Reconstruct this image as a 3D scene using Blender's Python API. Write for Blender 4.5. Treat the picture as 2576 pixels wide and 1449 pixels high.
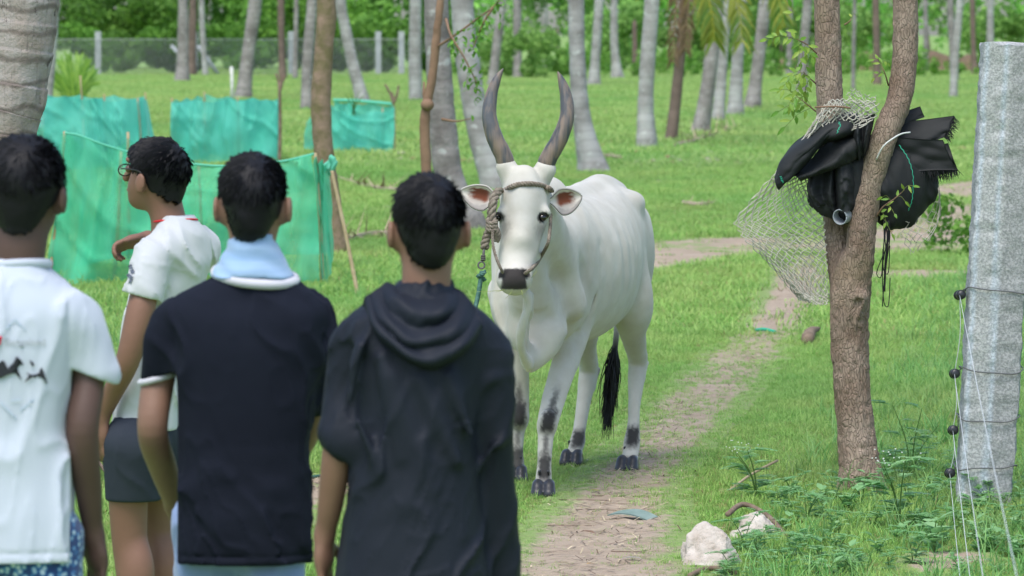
import bpy, math, random
import numpy as np
from mathutils import Vector, Matrix

# ------------------------------------------------------------------ scene, camera, light
sc = bpy.context.scene
for o_ in list(bpy.data.objects):
    bpy.data.objects.remove(o_)
random.seed(7)
RNG = np.random.default_rng(11)
F, CAMH, HY = 13000.0, 2.0, 70.0            # focal length and horizon in photo units (2576 wide)
PITCH = math.atan((724.5 - HY) / F)
cam_d = bpy.data.cameras.new('camera')
cam = bpy.data.objects.new('camera', cam_d)
sc.collection.objects.link(cam)
cam.location = (0, 0, CAMH)
cam.rotation_euler = (math.pi / 2 - PITCH, 0, 0)
cam_d.sensor_width = 36.0
cam_d.lens = 36.0 * F / 2576.0
cam_d.clip_start, cam_d.clip_end = 0.5, 2000.0
cam_d.dof.use_dof = True
cam_d.dof.focus_distance = 20.3
cam_d.dof.aperture_fstop = 10.0
sc.camera = cam

SUN_EL, SUN_ROT = math.radians(62), math.radians(200)
world = bpy.data.worlds.new('World'); sc.world = world; world.use_nodes = True
wn = world.node_tree
sky = wn.nodes.new('ShaderNodeTexSky'); sky.sky_type = 'NISHITA'; sky.sun_disc = False
sky.sun_elevation, sky.sun_rotation = SUN_EL, SUN_ROT
sky.air_density, sky.dust_density, sky.ozone_density = 1.0, 2.0, 1.0
wbg = wn.nodes['Background']; wbg.inputs['Strength'].default_value = 0.135
wn.links.new(sky.outputs['Color'], wbg.inputs['Color'])
sun_d = bpy.data.lights.new('sun', 'SUN'); sun_d.energy = 1.4; sun_d.angle = math.radians(32)
sun_d.color = (1.0, 0.96, 0.90)
sun = bpy.data.objects.new('sun', sun_d); sc.collection.objects.link(sun)
_sd = Vector((math.sin(SUN_ROT) * math.cos(SUN_EL), math.cos(SUN_ROT) * math.cos(SUN_EL), math.sin(SUN_EL)))
sun.rotation_euler = _sd.to_track_quat('Z', 'Y').to_euler()
sc.view_settings.view_transform = 'Standard'
sc.view_settings.look = 'None'
sc.view_settings.exposure = 1.0
sc.view_settings.gamma = 1.0
sc.view_settings.use_curve_mapping = False
sc.cycles.use_denoising = True
sc.cycles.max_bounces = 8
sc.cycles.transparent_max_bounces = 24
sc.cycles.sample_clamp_indirect = 6.0

# ------------------------------------------------------------------ photo unit -> place
_c, _s = math.cos(PITCH), math.sin(PITCH)
def P(vx, vy, d):
    """point at ground distance d on the sight line through (vx, vy)"""
    x = (vx - 1288.0) / F; u = (724.5 - vy) / F
    dy = _c + u * _s; dz = -_s + u * _c
    return np.array([x * d / dy, d, CAMH + dz * d / dy])
def G(vx, vy):
    x = (vx - 1288.0) / F; u = (724.5 - vy) / F
    dy = _c + u * _s; dz = -_s + u * _c
    t = -CAMH / dz
    return np.array([x * t, dy * t, 0.0])
def gd(vy):
    return G(1288, vy)[1]

# ------------------------------------------------------------------ noise
def _hash(ix, iy, iz, seed):
    n = (ix.astype(np.int64) * 374761393 + iy.astype(np.int64) * 668265263 + iz.astype(np.int64) * 2147483647 + seed * 974634721) & 0xFFFFFFFF
    n = ((n ^ (n >> 13)) * 1274126177) & 0xFFFFFFFF
    n = n ^ (n >> 16)
    return (n & 0xFFFF) / 32767.5 - 1.0
def vn(p, seed=0):
    """value noise, p (...,3) -> [-1,1]"""
    p = np.asarray(p, dtype=np.float64)
    i = np.floor(p); f = p - i; f = f * f * (3 - 2 * f)
    i = i.astype(np.int64)
    r = 0
    for dx in (0, 1):
        wx = f[..., 0] if dx else 1 - f[..., 0]
        for dy in (0, 1):
            wy = f[..., 1] if dy else 1 - f[..., 1]
            for dz in (0, 1):
                wz = f[..., 2] if dz else 1 - f[..., 2]
                r = r + wx * wy * wz * _hash(i[..., 0] + dx, i[..., 1] + dy, i[..., 2] + dz, seed)
    return r
def fbm(p, seed=0, o=3):
    p = np.asarray(p, float); r = 0; a = 0.5
    for k in range(o):
        r = r + a * vn(p * (2 ** k) + 17.3 * k, seed + k); a *= 0.5
    return r
def sstep(a, b, x):
    t = np.clip((x - a) / (b - a), 0, 1); return t * t * (3 - 2 * t)

# ------------------------------------------------------------------ implicit surfaces -> mesh
class Field:
    def __init__(s, lo, hi, h):
        s.lo = np.array(lo, float); s.h = h
        n = np.ceil((np.array(hi, float) - s.lo) / h).astype(int) + 1
        s.n = n
        s.ax = [s.lo[i] + h * np.arange(n[i]) for i in range(3)]
        s.f = np.full(n, 1.0, np.float32)
    def _sl(s, lo, hi):
        a = np.clip(np.floor((np.array(lo) - s.lo) / s.h).astype(int), 0, s.n)
        b = np.clip(np.ceil((np.array(hi) - s.lo) / s.h).astype(int) + 1, 0, s.n)
        sl = tuple(slice(int(a[i]), int(b[i])) for i in range(3))
        X = s.ax[0][sl[0]][:, None, None]; Y = s.ax[1][sl[1]][None, :, None]; Z = s.ax[2][sl[2]][None, None, :]
        return sl, X, Y, Z
    def put(s, sl, d, k, mode='u'):
        a = s.f[sl]
        if a.size == 0: return
        d = d.astype(np.float32)
        if mode == 'u':
            if k <= 0: s.f[sl] = np.minimum(a, d); return
            h = np.clip(0.5 + 0.5 * (a - d) / k, 0, 1)
            s.f[sl] = a + (d - a) * h - k * h * (1 - h)
        else:                                  # subtract
            d = -d
            if k <= 0: s.f[sl] = np.maximum(a, d); return
            h = np.clip(0.5 - 0.5 * (a - d) / k, 0, 1)
            s.f[sl] = a + (d - a) * h + k * h * (1 - h)
    def cone(s, a, b, r1, r2, k=0.02, mode='u', sq=None):
        """sq=(axis vector, factor): thickness along axis scaled by factor"""
        a = np.array(a, float); b = np.array(b, float); m = max(k, 0.03) + 2 * s.h + max(r1, r2) * (max(1, sq[1]) if sq else 1)
        sl, X, Y, Z = s._sl(np.minimum(a, b) - m, np.maximum(a, b) + m)
        px, py, pz = X - a[0], Y - a[1], Z - a[2]
        d = b - a; dd = max(d @ d, 1e-9)
        t = np.clip((px * d[0] + py * d[1] + pz * d[2]) / dd, 0, 1)
        qx, qy, qz = px - t * d[0], py - t * d[1], pz - t * d[2]
        q2 = qx * qx + qy * qy + qz * qz
        if sq:
            v = np.array(sq[0], float); v /= np.linalg.norm(v)
            c = qx * v[0] + qy * v[1] + qz * v[2]
            q2 = q2 - c * c + (c / sq[1]) ** 2
            s.put(sl, (np.sqrt(np.maximum(q2, 0)) - (r1 + (r2 - r1) * t)) * min(1, sq[1]), k, mode)
        else:
            s.put(sl, np.sqrt(q2) - (r1 + (r2 - r1) * t), k, mode)
    def chain(s, pts, rs, k=0.02, mode='u', sq=None):
        if mode != 'u' or len(pts) < 3:
            for i in range(len(pts) - 1):
                s.cone(pts[i], pts[i + 1], rs[i], rs[i + 1], k, mode, sq)
            return
        c4 = spline(np.column_stack([np.array(pts, float), rs]), 1 + 7 * (len(pts) - 1)); c4[:, 3] = np.maximum(c4[:, 3], min(rs) * .8)
        m = max(k, 0.03) + 2 * s.h + c4[:, 3].max() * (max(1, sq[1]) if sq else 1)
        sl, X, Y, Z = s._sl(c4[:, :3].min(0) - m, c4[:, :3].max(0) + m)
        if s.f[sl].size == 0: return
        t = Field.__new__(Field); t.h = s.h; t.lo = np.array([X.flat[0], Y.flat[0], Z.flat[0]]); t.n = np.array(s.f[sl].shape); t.ax = [X.ravel(), Y.ravel(), Z.ravel()]; t.f = np.full(t.n, 1.0, np.float32)
        for i in range(len(c4) - 1):
            t.cone(c4[i, :3], c4[i + 1, :3], c4[i, 3], c4[i + 1, 3], 0.0, 'u', sq)
        s.put(sl, t.f, k)
    def ell(s, c, r, R=None, k=0.02, mode='u'):
        c = np.array(c, float); r = np.array(r, float); R = np.eye(3) if R is None else np.array(R)
        m = max(k, 0.03) + 2 * s.h + r.max()
        sl, X, Y, Z = s._sl(c - m, c + m)
        px, py, pz = X - c[0], Y - c[1], Z - c[2]
        q = [(px * R[i][0] + py * R[i][1] + pz * R[i][2]) for i in range(3)]     # rows of R: local axes
        k0 = np.sqrt(sum((q[i] / r[i]) ** 2 for i in range(3)))
        k1 = np.sqrt(sum((q[i] / r[i] ** 2) ** 2 for i in range(3))) + 1e-6
        s.put(sl, k0 * (k0 - 1) / k1, k, mode)
    def loft(s, o, A, secs, k=0.02, n=2.0):
        """o origin, A rows: (along, side, up); secs (t, side centre, halfwidth, bottom, top)"""
        o = np.array(o, float); A = np.array(A, float); secs = np.array(secs, float)
        t0, t1 = secs[0, 0], secs[-1, 0]
        tt = np.linspace(t0, t1, 200)
        cols = [np.convolve(np.pad(np.interp(tt, secs[:, 0], secs[:, j]), 12, 'edge'), np.hanning(27)[1:-1] / np.hanning(27).sum(), 'valid') for j in range(1, 5)]
        corners = []
        for t, c, w, b, u in secs:
            for sy in (-1, 1):
                for z in (b, u): corners.append(o + A[0] * t + A[1] * (c + sy * w) + A[2] * z)
        corners = np.array(corners); m = 0.06
        sl, X, Y, Z = s._sl(corners.min(0) - m, corners.max(0) + m)
        px, py, pz = X - o[0], Y - o[1], Z - o[2]
        q = [(px * A[i][0] + py * A[i][1] + pz * A[i][2]) for i in range(3)]
        q = np.broadcast_arrays(*q)
        g = lambda j: np.interp(q[0], tt, cols[j])
        w = g(1); hb = (g(3) - g(2)) / 2; cz = (g(3) + g(2)) / 2
        rr = (np.abs((q[1] - g(0)) / w) ** n + np.abs((q[2] - cz) / hb) ** n) ** (1 / n)
        d = (rr - 1) * np.minimum(w, hb)
        e = np.maximum(t0 - q[0], q[0] - t1)
        d = np.where(e > 0, np.sqrt(np.maximum(d, 0) ** 2 + e * e), np.maximum(d, e))
        s.put(sl, d, k)
    def warp(s, fn, band=0.05):
        """add fn(points) to the field near the surface"""
        idx = np.argwhere(np.abs(s.f) < band)
        p = s.lo + idx * s.h
        s.f[idx[:, 0], idx[:, 1], idx[:, 2]] += fn(p).astype(np.float32)
    def cut(s, fn):
        """keep where fn(points)<0"""
        idx = np.argwhere(s.f < 4 * s.h)
        p = s.lo + idx * s.h
        v = s.f[idx[:, 0], idx[:, 1], idx[:, 2]]
        s.f[idx[:, 0], idx[:, 1], idx[:, 2]] = np.maximum(v, fn(p)).astype(np.float32)
    def at(s, p):
        i = np.clip(np.round((np.asarray(p) - s.lo) / s.h).astype(int), 0, s.n - 1)
        return s.f[i[..., 0], i[..., 1], i[..., 2]]
    def hit(s, vx, vy, off=0.0):
        """first surface point along the sight line, moved off towards the viewer"""
        dd = np.arange(s.ax[1][0], s.ax[1][-1], s.h * 0.5)
        pts = np.array([P(vx, vy, d) for d in dd])
        v = s.at(pts)
        inside = np.nonzero((v < 0.0) & (pts[:, 0] > s.ax[0][0]) & (pts[:, 0] < s.ax[0][-1]))[0]
        if len(inside) == 0:
            j = int(np.argmin(v)); return P(vx, vy, dd[j] - off)
        return P(vx, vy, dd[inside[0]] - off)
    def mesh(s, smooth=2):
        f = s.f
        sg = f < 0
        c = np.zeros(np.array(f.shape) - 1, np.uint8)
        for dx in (0, 1):
            for dy in (0, 1):
                for dz in (0, 1):
                    c += sg[dx:sg.shape[0] - 1 + dx, dy:sg.shape[1] - 1 + dy, dz:sg.shape[2] - 1 + dz]
        act = np.argwhere((c > 0) & (c < 8))
        vid = np.full(c.shape, -1, np.int64); vid[tuple(act.T)] = np.arange(len(act))
        acc = np.zeros((len(act), 3)); cnt = np.zeros(len(act))
        cs = [(x, y, z) for x in (0, 1) for y in (0, 1) for z in (0, 1)]
        val = {q: f[act[:, 0] + q[0], act[:, 1] + q[1], act[:, 2] + q[2]] for q in cs}
        for q in cs:
            for ax in range(3):
                if q[ax]: continue
                q2 = tuple(1 if i == ax else q[i] for i in range(3))
                a, b = val[q], val[q2]
                m = (a < 0) != (b < 0)
                t = np.where(m, a / np.where(m, a - b, 1), 0)
                p = np.zeros((len(act), 3)); p[:] = q; p[:, ax] = t
                acc += p * m[:, None]; cnt += m
        V = s.lo + (act + acc / np.maximum(cnt, 1)[:, None]) * s.h
        Fs = []
        for ax in range(3):
            b, d = [(1, 2), (2, 0), (0, 1)][ax]
            s0 = [slice(1, -1)] * 3; s1 = [slice(1, -1)] * 3
            s0[ax] = slice(0, -1); s1[ax] = slice(1, None)
            x = sg[tuple(s0)] != sg[tuple(s1)]
            e = np.argwhere(x)
            off = np.ones(3, int); off[ax] = 0
            e = e + off
            inside = sg[tuple(e.T)]
            eb = np.zeros(3, int); eb[b] = 1; ed = np.zeros(3, int); ed[d] = 1
            q = np.stack([vid[tuple((e - eb - ed).T)], vid[tuple((e - ed).T)], vid[tuple(e.T)], vid[tuple((e - eb).T)]], 1)
            q = np.where(inside[:, None], q, q[:, ::-1])
            Fs.append(q)
        Fq = np.concatenate(Fs); Fq = Fq[(Fq >= 0).all(1)]
        for _ in range(smooth):
            a = np.zeros_like(V); n = np.zeros(len(V))
            for i in range(4):
                u, w = Fq[:, i], Fq[:, (i + 1) % 4]
                for j in range(3):
                    a[:, j] += np.bincount(u, V[w, j], len(V)) + np.bincount(w, V[u, j], len(V))
                n += np.bincount(u, minlength=len(V)) + np.bincount(w, minlength=len(V))
            V = 0.5 * V + 0.5 * a / np.maximum(n, 1)[:, None]
        return V, Fq

# ------------------------------------------------------------------ meshes and objects
def mk(name, V, Fc, col=None, smooth=True, uv=None):
    V = np.asarray(V, np.float32).reshape(-1, 3)
    Fc = np.asarray(Fc)
    if Fc.ndim == 1: Fc = np.array([list(q) + [-1] * (4 - len(q)) for q in Fc])
    if Fc.shape[1] == 3: Fc = np.concatenate([Fc, -np.ones((len(Fc), 1), int)], 1)
    tri = Fc[:, 3] < 0
    tot = np.where(tri, 3, 4)
    start = np.concatenate([[0], np.cumsum(tot)[:-1]])
    flat = Fc.reshape(-1); flat = flat[flat >= 0]
    me = bpy.data.meshes.new(name)
    me.vertices.add(len(V)); me.vertices.foreach_set('co', V.ravel())
    me.loops.add(len(flat)); me.loops.foreach_set('vertex_index', flat.astype(np.int32))
    me.polygons.add(len(Fc)); me.polygons.foreach_set('loop_start', start.astype(np.int32))
    me.polygons.foreach_set('loop_total', tot.astype(np.int32))
    me.update(calc_edges=True)
    me.polygons.foreach_set('use_smooth', np.full(len(Fc), smooth))
    if col is not None:
        a = me.color_attributes.new('Col', 'FLOAT_COLOR', 'POINT')
        c = np.ones((len(V), 4), np.float32); c[:, :3] = col
        a.data.foreach_set('color', c.ravel())
    return me
WL = {}
def finish(o, loc, parent, label, cat, group, kind, lab_part=None):
    loc = np.array(loc, float)
    sc.collection.objects.link(o)
    if parent is not None:
        o.parent = parent; o.location = Vector(loc - WL[parent.name])
    else:
        o.location = Vector(loc)
    WL[o.name] = loc
    if label: o['label'] = label
    if cat: o['category'] = cat
    if group: o['group'] = group
    if kind: o['kind'] = kind
    return o
def root(name, loc, label, cat, group=None):
    o = bpy.data.objects.new(name, None); o.empty_display_size = 0.1
    return finish(o, loc, None, label, cat, group, None)
def ob(name, VF, mat, parent=None, label=None, cat=None, group=None, kind=None, loc=None, smooth=True, col=None):
    if isinstance(VF, bpy.types.Mesh):
        me = VF; loc = np.zeros(3) if loc is None else loc
    else:
        V, Fc = VF; V = np.asarray(V, float).reshape(-1, 3)
        if loc is None:
            loc = WL[parent.name] if parent is not None else np.array([(V[:, 0].min() + V[:, 0].max()) / 2, (V[:, 1].min() + V[:, 1].max()) / 2, V[:, 2].min()])
        me = mk(name, V - np.array(loc), Fc, col, smooth)
    if mat is not None and len(me.materials) == 0: me.materials.append(mat)
    return finish(bpy.data.objects.new(name, me), loc, parent, label, cat, group, kind)
def cat_(parts):
    Vs, Fs, n = [], [], 0
    for V, Fc in parts:
        V = np.asarray(V, float).reshape(-1, 3); Fc = np.asarray(Fc)
        if Fc.shape[1] == 3: Fc = np.concatenate([Fc, -np.ones((len(Fc), 1), int)], 1)
        Vs.append(V); Fs.append(np.where(Fc >= 0, Fc + n, -1)); n += len(V)
    return np.concatenate(Vs), np.concatenate(Fs)
def spline(pts, n):
    """Catmull-Rom through pts (any dimension), n samples"""
    p = np.asarray(pts, float)
    if len(p) == 2: return p[0] + (p[1] - p[0]) * np.linspace(0, 1, n)[:, None]
    q = np.concatenate([[2 * p[0] - p[1]], p, [2 * p[-1] - p[-2]]])
    out = []
    for t in np.linspace(0, len(p) - 1, n):
        i = min(int(t), len(p) - 2); u = t - i
        a, b, c, d = q[i], q[i + 1], q[i + 2], q[i + 3]
        out.append(0.5 * (2 * b + (c - a) * u + (2 * a - 5 * b + 4 * c - d) * u * u + (3 * b - a - 3 * c + d) * u ** 3))
    return np.array(out)
def tube(pts, r, seg=8, cap=True, fn=None):
    pts = np.asarray(pts, float); n = len(pts)
    r = np.full(n, r) if np.isscalar(r) else np.asarray(r, float)
    T = np.gradient(pts, axis=0); T /= np.linalg.norm(T, axis=1)[:, None] + 1e-12
    u = np.cross(T[0], [0.3, 0.9, 0.2]); u /= np.linalg.norm(u)
    a = np.linspace(0, 2 * np.pi, seg, endpoint=False)
    V = np.zeros((n, seg, 3))
    for i in range(n):
        u = u - T[i] * (u @ T[i]); u /= np.linalg.norm(u); v = np.cross(T[i], u)
        rr = r[i] if fn is None else r[i] * fn(i, a)
        V[i] = pts[i] + (np.cos(a)[:, None] * u + np.sin(a)[:, None] * v) * np.asarray(rr).reshape(-1, 1)
    idx = np.arange(n * seg).reshape(n, seg)
    q = np.stack([idx[:-1], np.roll(idx[:-1], -1, 1), np.roll(idx[1:], -1, 1), idx[1:]], -1).reshape(-1, 4)
    V = V.reshape(-1, 3)
    if cap:
        V = np.concatenate([V, pts[:1], pts[-1:]]); c0, c1 = n * seg, n * seg + 1
        t0 = np.stack([np.roll(idx[0], -1), idx[0], np.full(seg, c0), np.full(seg, -1)], 1)
        t1 = np.stack([idx[-1], np.roll(idx[-1], -1), np.full(seg, c1), np.full(seg, -1)], 1)
        q = np.concatenate([q, t0, t1])
    return V, q
def sheet(fn, nu, nv, thick=0.0):
    """grid surface fn(u,v)->(...,3); optional thickness"""
    u, v = np.meshgrid(np.linspace(0, 1, nu), np.linspace(0, 1, nv), indexing='ij')
    V = fn(u, v).reshape(-1, 3)
    i = np.arange(nu * nv).reshape(nu, nv)
    q = np.stack([i[:-1, :-1], i[1:, :-1], i[1:, 1:], i[:-1, 1:]], -1).reshape(-1, 4)
    if thick:
        g = V.reshape(nu, nv, 3)
        N = np.cross(np.gradient(g, axis=0), np.gradient(g, axis=1)); N /= np.linalg.norm(N, axis=2, keepdims=True) + 1e-9
        W = (g - N * thick).reshape(-1, 3); n = len(V)
        b = np.concatenate([i[0, :], i[1:, -1], i[-1, -2::-1], i[-2::-1, 0]])
        e = np.stack([b[:-1], b[1:], b[1:] + n, b[:-1] + n], 1)
        V = np.concatenate([V, W]); q = np.concatenate([q, q[:, ::-1] + n, e[:, ::-1]])
    return V, q
def ellipsoid(c, r, nu=14, nv=10, R=None):
    u, v = np.meshgrid(np.linspace(0, 2 * np.pi, nu, endpoint=False), np.linspace(0.02, np.pi - 0.02, nv), indexing='ij')
    p = np.stack([np.cos(u) * np.sin(v), np.sin(u) * np.sin(v), np.cos(v)], -1) * np.array(r)
    if R is not None: p = p @ np.array(R)
    i = np.arange(nu * nv).reshape(nu, nv)
    j = np.roll(i, -1, 0)
    q = np.stack([i[:, :-1], i[:, 1:], j[:, 1:], j[:, :-1]], -1).reshape(-1, 4)
    return p.reshape(-1, 3) + np.array(c), q

# ------------------------------------------------------------------ materials
def nd(nt, typ, **kw):
    n = nt.nodes.new('ShaderNode' + typ)
    for k, v in kw.items():
        if k in ('operation', 'data_type', 'blend_type', 'attribute_name', 'noise_dimensions', 'feature', 'layer_name', 'wave_type', 'bands_direction'):
            setattr(n, k, v)
        else:
            n.inputs[k].default_value = v
    return n
def mat(name, base=(0.5, 0.5, 0.5), rough=0.8, attr=False, noise=None, bump=None, spec=0.3, sheen=0.0, trans=None, rnd=0.0, alpha=None, extra=None, stretch=None, alphan=None):
    """noise=(scale, other colour, contrast); bump=(scale, strength, distance); trans=translucent weight; rnd=per-object value jitter"""
    m = bpy.data.materials.new(name); m.use_nodes = True
    nt = m.node_tree; L = nt.links.new
    b = nt.nodes['Principled BSDF']; out = nt.nodes['Material Output']
    b.inputs['Roughness'].default_value = rough; b.inputs['Specular IOR Level'].default_value = spec
    if sheen: b.inputs['Sheen Weight'].default_value = sheen
    tc = nd(nt, 'TexCoord'); mp = nd(nt, 'Mapping')
    if stretch: mp.inputs['Scale'].default_value = stretch
    L(tc.outputs['Object'], mp.inputs['Vector'])
    if attr:
        a = nd(nt, 'VertexColor', layer_name='Col'); c = a.outputs['Color']
    else:
        r = nd(nt, 'RGB'); r.outputs[0].default_value = (*base, 1); c = r.outputs[0]
    if noise:
        t = nd(nt, 'TexNoise', Scale=noise[0], Detail=5.0, Roughness=0.6); L(mp.outputs[0], t.inputs['Vector'])
        rp = nd(nt, 'MapRange'); k = noise[2] if len(noise) > 2 else 0.15
        rp.inputs[1].default_value = 0.5 - k; rp.inputs[2].default_value = 0.5 + k
        L(t.outputs['Fac'], rp.inputs[0])
        mx = nd(nt, 'Mix', data_type='RGBA'); 
        if attr: mx.blend_type = 'MULTIPLY'; mx.inputs['Factor'].default_value = 1
        L(rp.outputs[0], mx.inputs['Factor']); L(c, mx.inputs[6]); mx.inputs[7].default_value = (*noise[1], 1)
        c = mx.outputs[2]
    if rnd:
        oi = nd(nt, 'ObjectInfo'); mr = nd(nt, 'MapRange')
        mr.inputs[3].default_value = 1 - rnd; mr.inputs[4].default_value = 1 + rnd
        L(oi.outputs['Random'], mr.inputs[0])
        hs = nd(nt, 'HueSaturation'); L(mr.outputs[0], hs.inputs['Value']); L(c, hs.inputs['Color']); c = hs.outputs[0]
    if extra: c = extra(nt, c, mp)
    L(c, b.inputs['Base Color'])
    if bump:
        t = nd(nt, 'TexNoise', Scale=bump[0], Detail=6.0, Roughness=0.65); L(mp.outputs[0], t.inputs['Vector'])
        bp = nd(nt, 'Bump', Strength=bump[1], Distance=bump[2]); L(t.outputs['Fac'], bp.inputs['Height']); L(bp.outputs[0], b.inputs['Normal'])
    sh = b.outputs[0]
    if trans:
        tr = nd(nt, 'BsdfTranslucent'); L(c, tr.inputs['Color'])
        ms = nd(nt, 'MixShader'); ms.inputs[0].default_value = trans; L(sh, ms.inputs[1]); L(tr.outputs[0], ms.inputs[2]); sh = ms.outputs[0]
    if alpha is not None:
        tp = nd(nt, 'BsdfTransparent'); ms = nd(nt, 'MixShader'); ms.inputs[0].default_value = alpha
        if alphan:                                     # weave opens and bunches in streaks
            t = nd(nt, 'TexNoise', Scale=alphan[0], Detail=4.0, Distortion=0.6); mq = nd(nt, 'Mapping'); mq.inputs['Scale'].default_value = alphan[1]; mq.inputs['Rotation'].default_value = (0, alphan[3], 0)
            L(tc.outputs['Object'], mq.inputs['Vector']); L(mq.outputs[0], t.inputs['Vector'])
            rr_ = nd(nt, 'MapRange'); rr_.inputs[1].default_value = 0.36; rr_.inputs[2].default_value = 0.64; rr_.inputs[3].default_value = alpha - alphan[2]; rr_.inputs[4].default_value = min(1, alpha + alphan[2])
            L(t.outputs['Fac'], rr_.inputs[0]); L(rr_.outputs[0], ms.inputs[0])
        L(tp.outputs[0], ms.inputs[1]); L(sh, ms.inputs[2]); sh = ms.outputs[0]
    L(sh, out.inputs['Surface'])
    return m
# ------------------------------------------------------------------ ground, paths
def ground_extra(nt, c, mp):
    L = nt.links.new
    t = nd(nt, 'TexNoise', Scale=0.35, Detail=6.0, Roughness=0.6); L(mp.outputs[0], t.inputs['Vector'])
    r = nd(nt, 'MapRange'); r.inputs[1].default_value = 0.52; r.inputs[2].default_value = 0.68; L(t.outputs['Fac'], r.inputs[0])
    m = nd(nt, 'Mix', data_type='RGBA'); L(r.outputs[0], m.inputs['Factor']); L(c, m.inputs[6]); m.inputs[7].default_value = (0.27, 0.30, 0.12, 1)
    return m.outputs[2]
M_ground = mat('turf_soil', (0.17, 0.30, 0.08), 0.95, noise=(9.0, (0.23, 0.35, 0.11), 0.2), bump=(30, 0.6, 0.02), spec=0.1, extra=ground_extra)
M_dirt = mat('dry_path_earth', (0.40, 0.335, 0.275), 0.95, noise=(3.0, (0.31, 0.25, 0.20), 0.2), bump=(45, 0.8, 0.012), spec=0.1)
xs = np.concatenate([np.linspace(-700, -30, 6), np.linspace(-20, 20, 21), np.linspace(30, 700, 6)])
ys = np.concatenate([[-300, -50, 0], np.linspace(10, 60, 26), np.linspace(70, 300, 24), [400, 700, 1300]])
gx, gy = np.meshgrid(xs, ys, indexing='ij')
gi = np.arange(gx.size).reshape(gx.shape)
gq = np.stack([gi[:-1, :-1], gi[1:, :-1], gi[1:, 1:], gi[:-1, 1:]], -1).reshape(-1, 4)
ob('ground', (np.stack([gx, gy, 0 * gx], -1).reshape(-1, 3), gq), M_ground, kind='structure', loc=(0, 0, 0))

def strip(vps, hw, n=420, m=25, z=0.004, seed=0, rag=0.25):
    """worn track: wide sheet whose earth colour fades out raggedly to turf soil at both sides"""
    g = np.array([G(*q)[:2] for q in vps]); c = spline(np.column_stack([g, hw]), n)
    T = np.gradient(c[:, :2], axis=0); T /= np.linalg.norm(T, axis=1)[:, None]
    N = np.column_stack([-T[:, 1], T[:, 0]])
    j = np.linspace(-1, 1, m)
    p = c[:, None, :2] + N[:, None, :] * (j[None, :] * 1.9 * c[:, 2:3])[..., None]
    zz = z + 0.006 * (1 + 0.5 * RNG.normal(size=(n, m))); zz[:, [0, -1]] = -0.006; zz[[0, -1], :] = -0.006
    V = np.concatenate([p, zz[..., None]], -1).reshape(-1, 3)
    e = np.tile(1 - np.abs(j) * 1.9 / 1.25, (n, 1)) + 0.35 * fbm(np.concatenate([p * 3.0, 0 * zz[..., None]], -1), 90 + seed)
    t = np.linspace(0, 1, n)[:, None]; e = e - 0.8 * (1 - np.minimum(1, np.minimum(t, 1 - t) * 14))
    col = np.repeat(np.clip(e, 0, 1).reshape(-1, 1), 3, 1)
    i = np.arange(n * m).reshape(n, m)
    q = np.stack([i[:-1, :-1], i[1:, :-1], i[1:, 1:], i[:-1, 1:]], -1).reshape(-1, 4)
    return (V, q), c, col
def dirt_extra(nt, c, mp):
    L = nt.links.new
    a = nd(nt, 'VertexColor', layer_name='Col'); sp_ = nd(nt, 'SeparateColor'); L(a.outputs['Color'], sp_.inputs[0])
    t = nd(nt, 'TexNoise', Scale=11.0, Detail=6.0, Roughness=0.7); L(mp.outputs[0], t.inputs['Vector'])
    ad = nd(nt, 'Math', operation='ADD'); L(sp_.outputs[0], ad.inputs[0]); L(t.outputs['Fac'], ad.inputs[1])
    r = nd(nt, 'MapRange'); r.inputs[1].default_value = 0.50; r.inputs[2].default_value = 0.80; L(ad.outputs[0], r.inputs[0])
    m = nd(nt, 'Mix', data_type='RGBA'); L(r.outputs[0], m.inputs['Factor']); m.inputs[6].default_value = (0.21, 0.30, 0.10, 1); L(c, m.inputs[7]); return m.outputs[2]
M_dirt = mat('dry_path_earth', (0.41, 0.335, 0.26), 0.95, noise=(3.0, (0.31, 0.245, 0.18), 0.2), bump=(45, 0.8, 0.012), spec=0.1, extra=dirt_extra)
PATHS = []
vf, c, cc_ = strip([(1455, 1560), (1480, 1440), (1530, 1320), (1580, 1220), (1660, 1120), (1750, 1020), (1850, 920), (1935, 830), (1990, 760), (2012, 700), (2040, 645)],
              [0.36, 0.29, 0.21, 0.16, 0.16, 0.17, 0.17, 0.16, 0.15, 0.18, 0.3], seed=1)
PATHS.append(c); ob('path', vf, M_dirt, kind='structure', col=cc_)
vf, c, cc_ = strip([(1480, 690), (1650, 655), (1780, 628), (1900, 610), (2050, 622), (2200, 628), (2310, 580), (2390, 520), (2450, 468), (2620, 450)],
              [0.5, 0.6, 0.75, 0.65, 0.8, 0.75, 0.5, 0.35, 0.4, 0.5], seed=2, z=0.008, rag=0.3)
PATHS.append(c); ob('path', vf, M_dirt, kind='structure', col=cc_)
vf, c, cc_ = strip([(560, 1400), (700, 1270), (800, 1225), (930, 1215), (1100, 1260)], [0.10, 0.16, 0.26, 0.2, 0.12], seed=3, z=0.004)
PATHS.append(c); ob('path', vf, M_dirt, kind='structure', col=cc_)
vf, c, cc_ = strip([(2230, 700), (2330, 690), (2400, 697)], [0.4, 0.5, 0.3], seed=4, n=60)
PATHS.append(c); ob('path', vf, M_dirt, kind='structure', col=cc_)
vf, c, cc_ = strip([(2330, 1440), (2390, 1405), (2440, 1420)], [0.07, 0.1, 0.06], seed=5, n=60, z=0.005)
PATHS.append(c); ob('path', vf, M_dirt, kind='structure', col=cc_)
def path_dist(x, y):
    """distance outside the nearest path edge (negative inside)"""
    best = np.full(x.shape, 99.0)
    for c in PATHS:
        for i in range(0, len(c), 4):
            best = np.minimum(best, np.hypot(x - c[i, 0], y - c[i, 1]) - c[i, 2])
    return best

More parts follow.
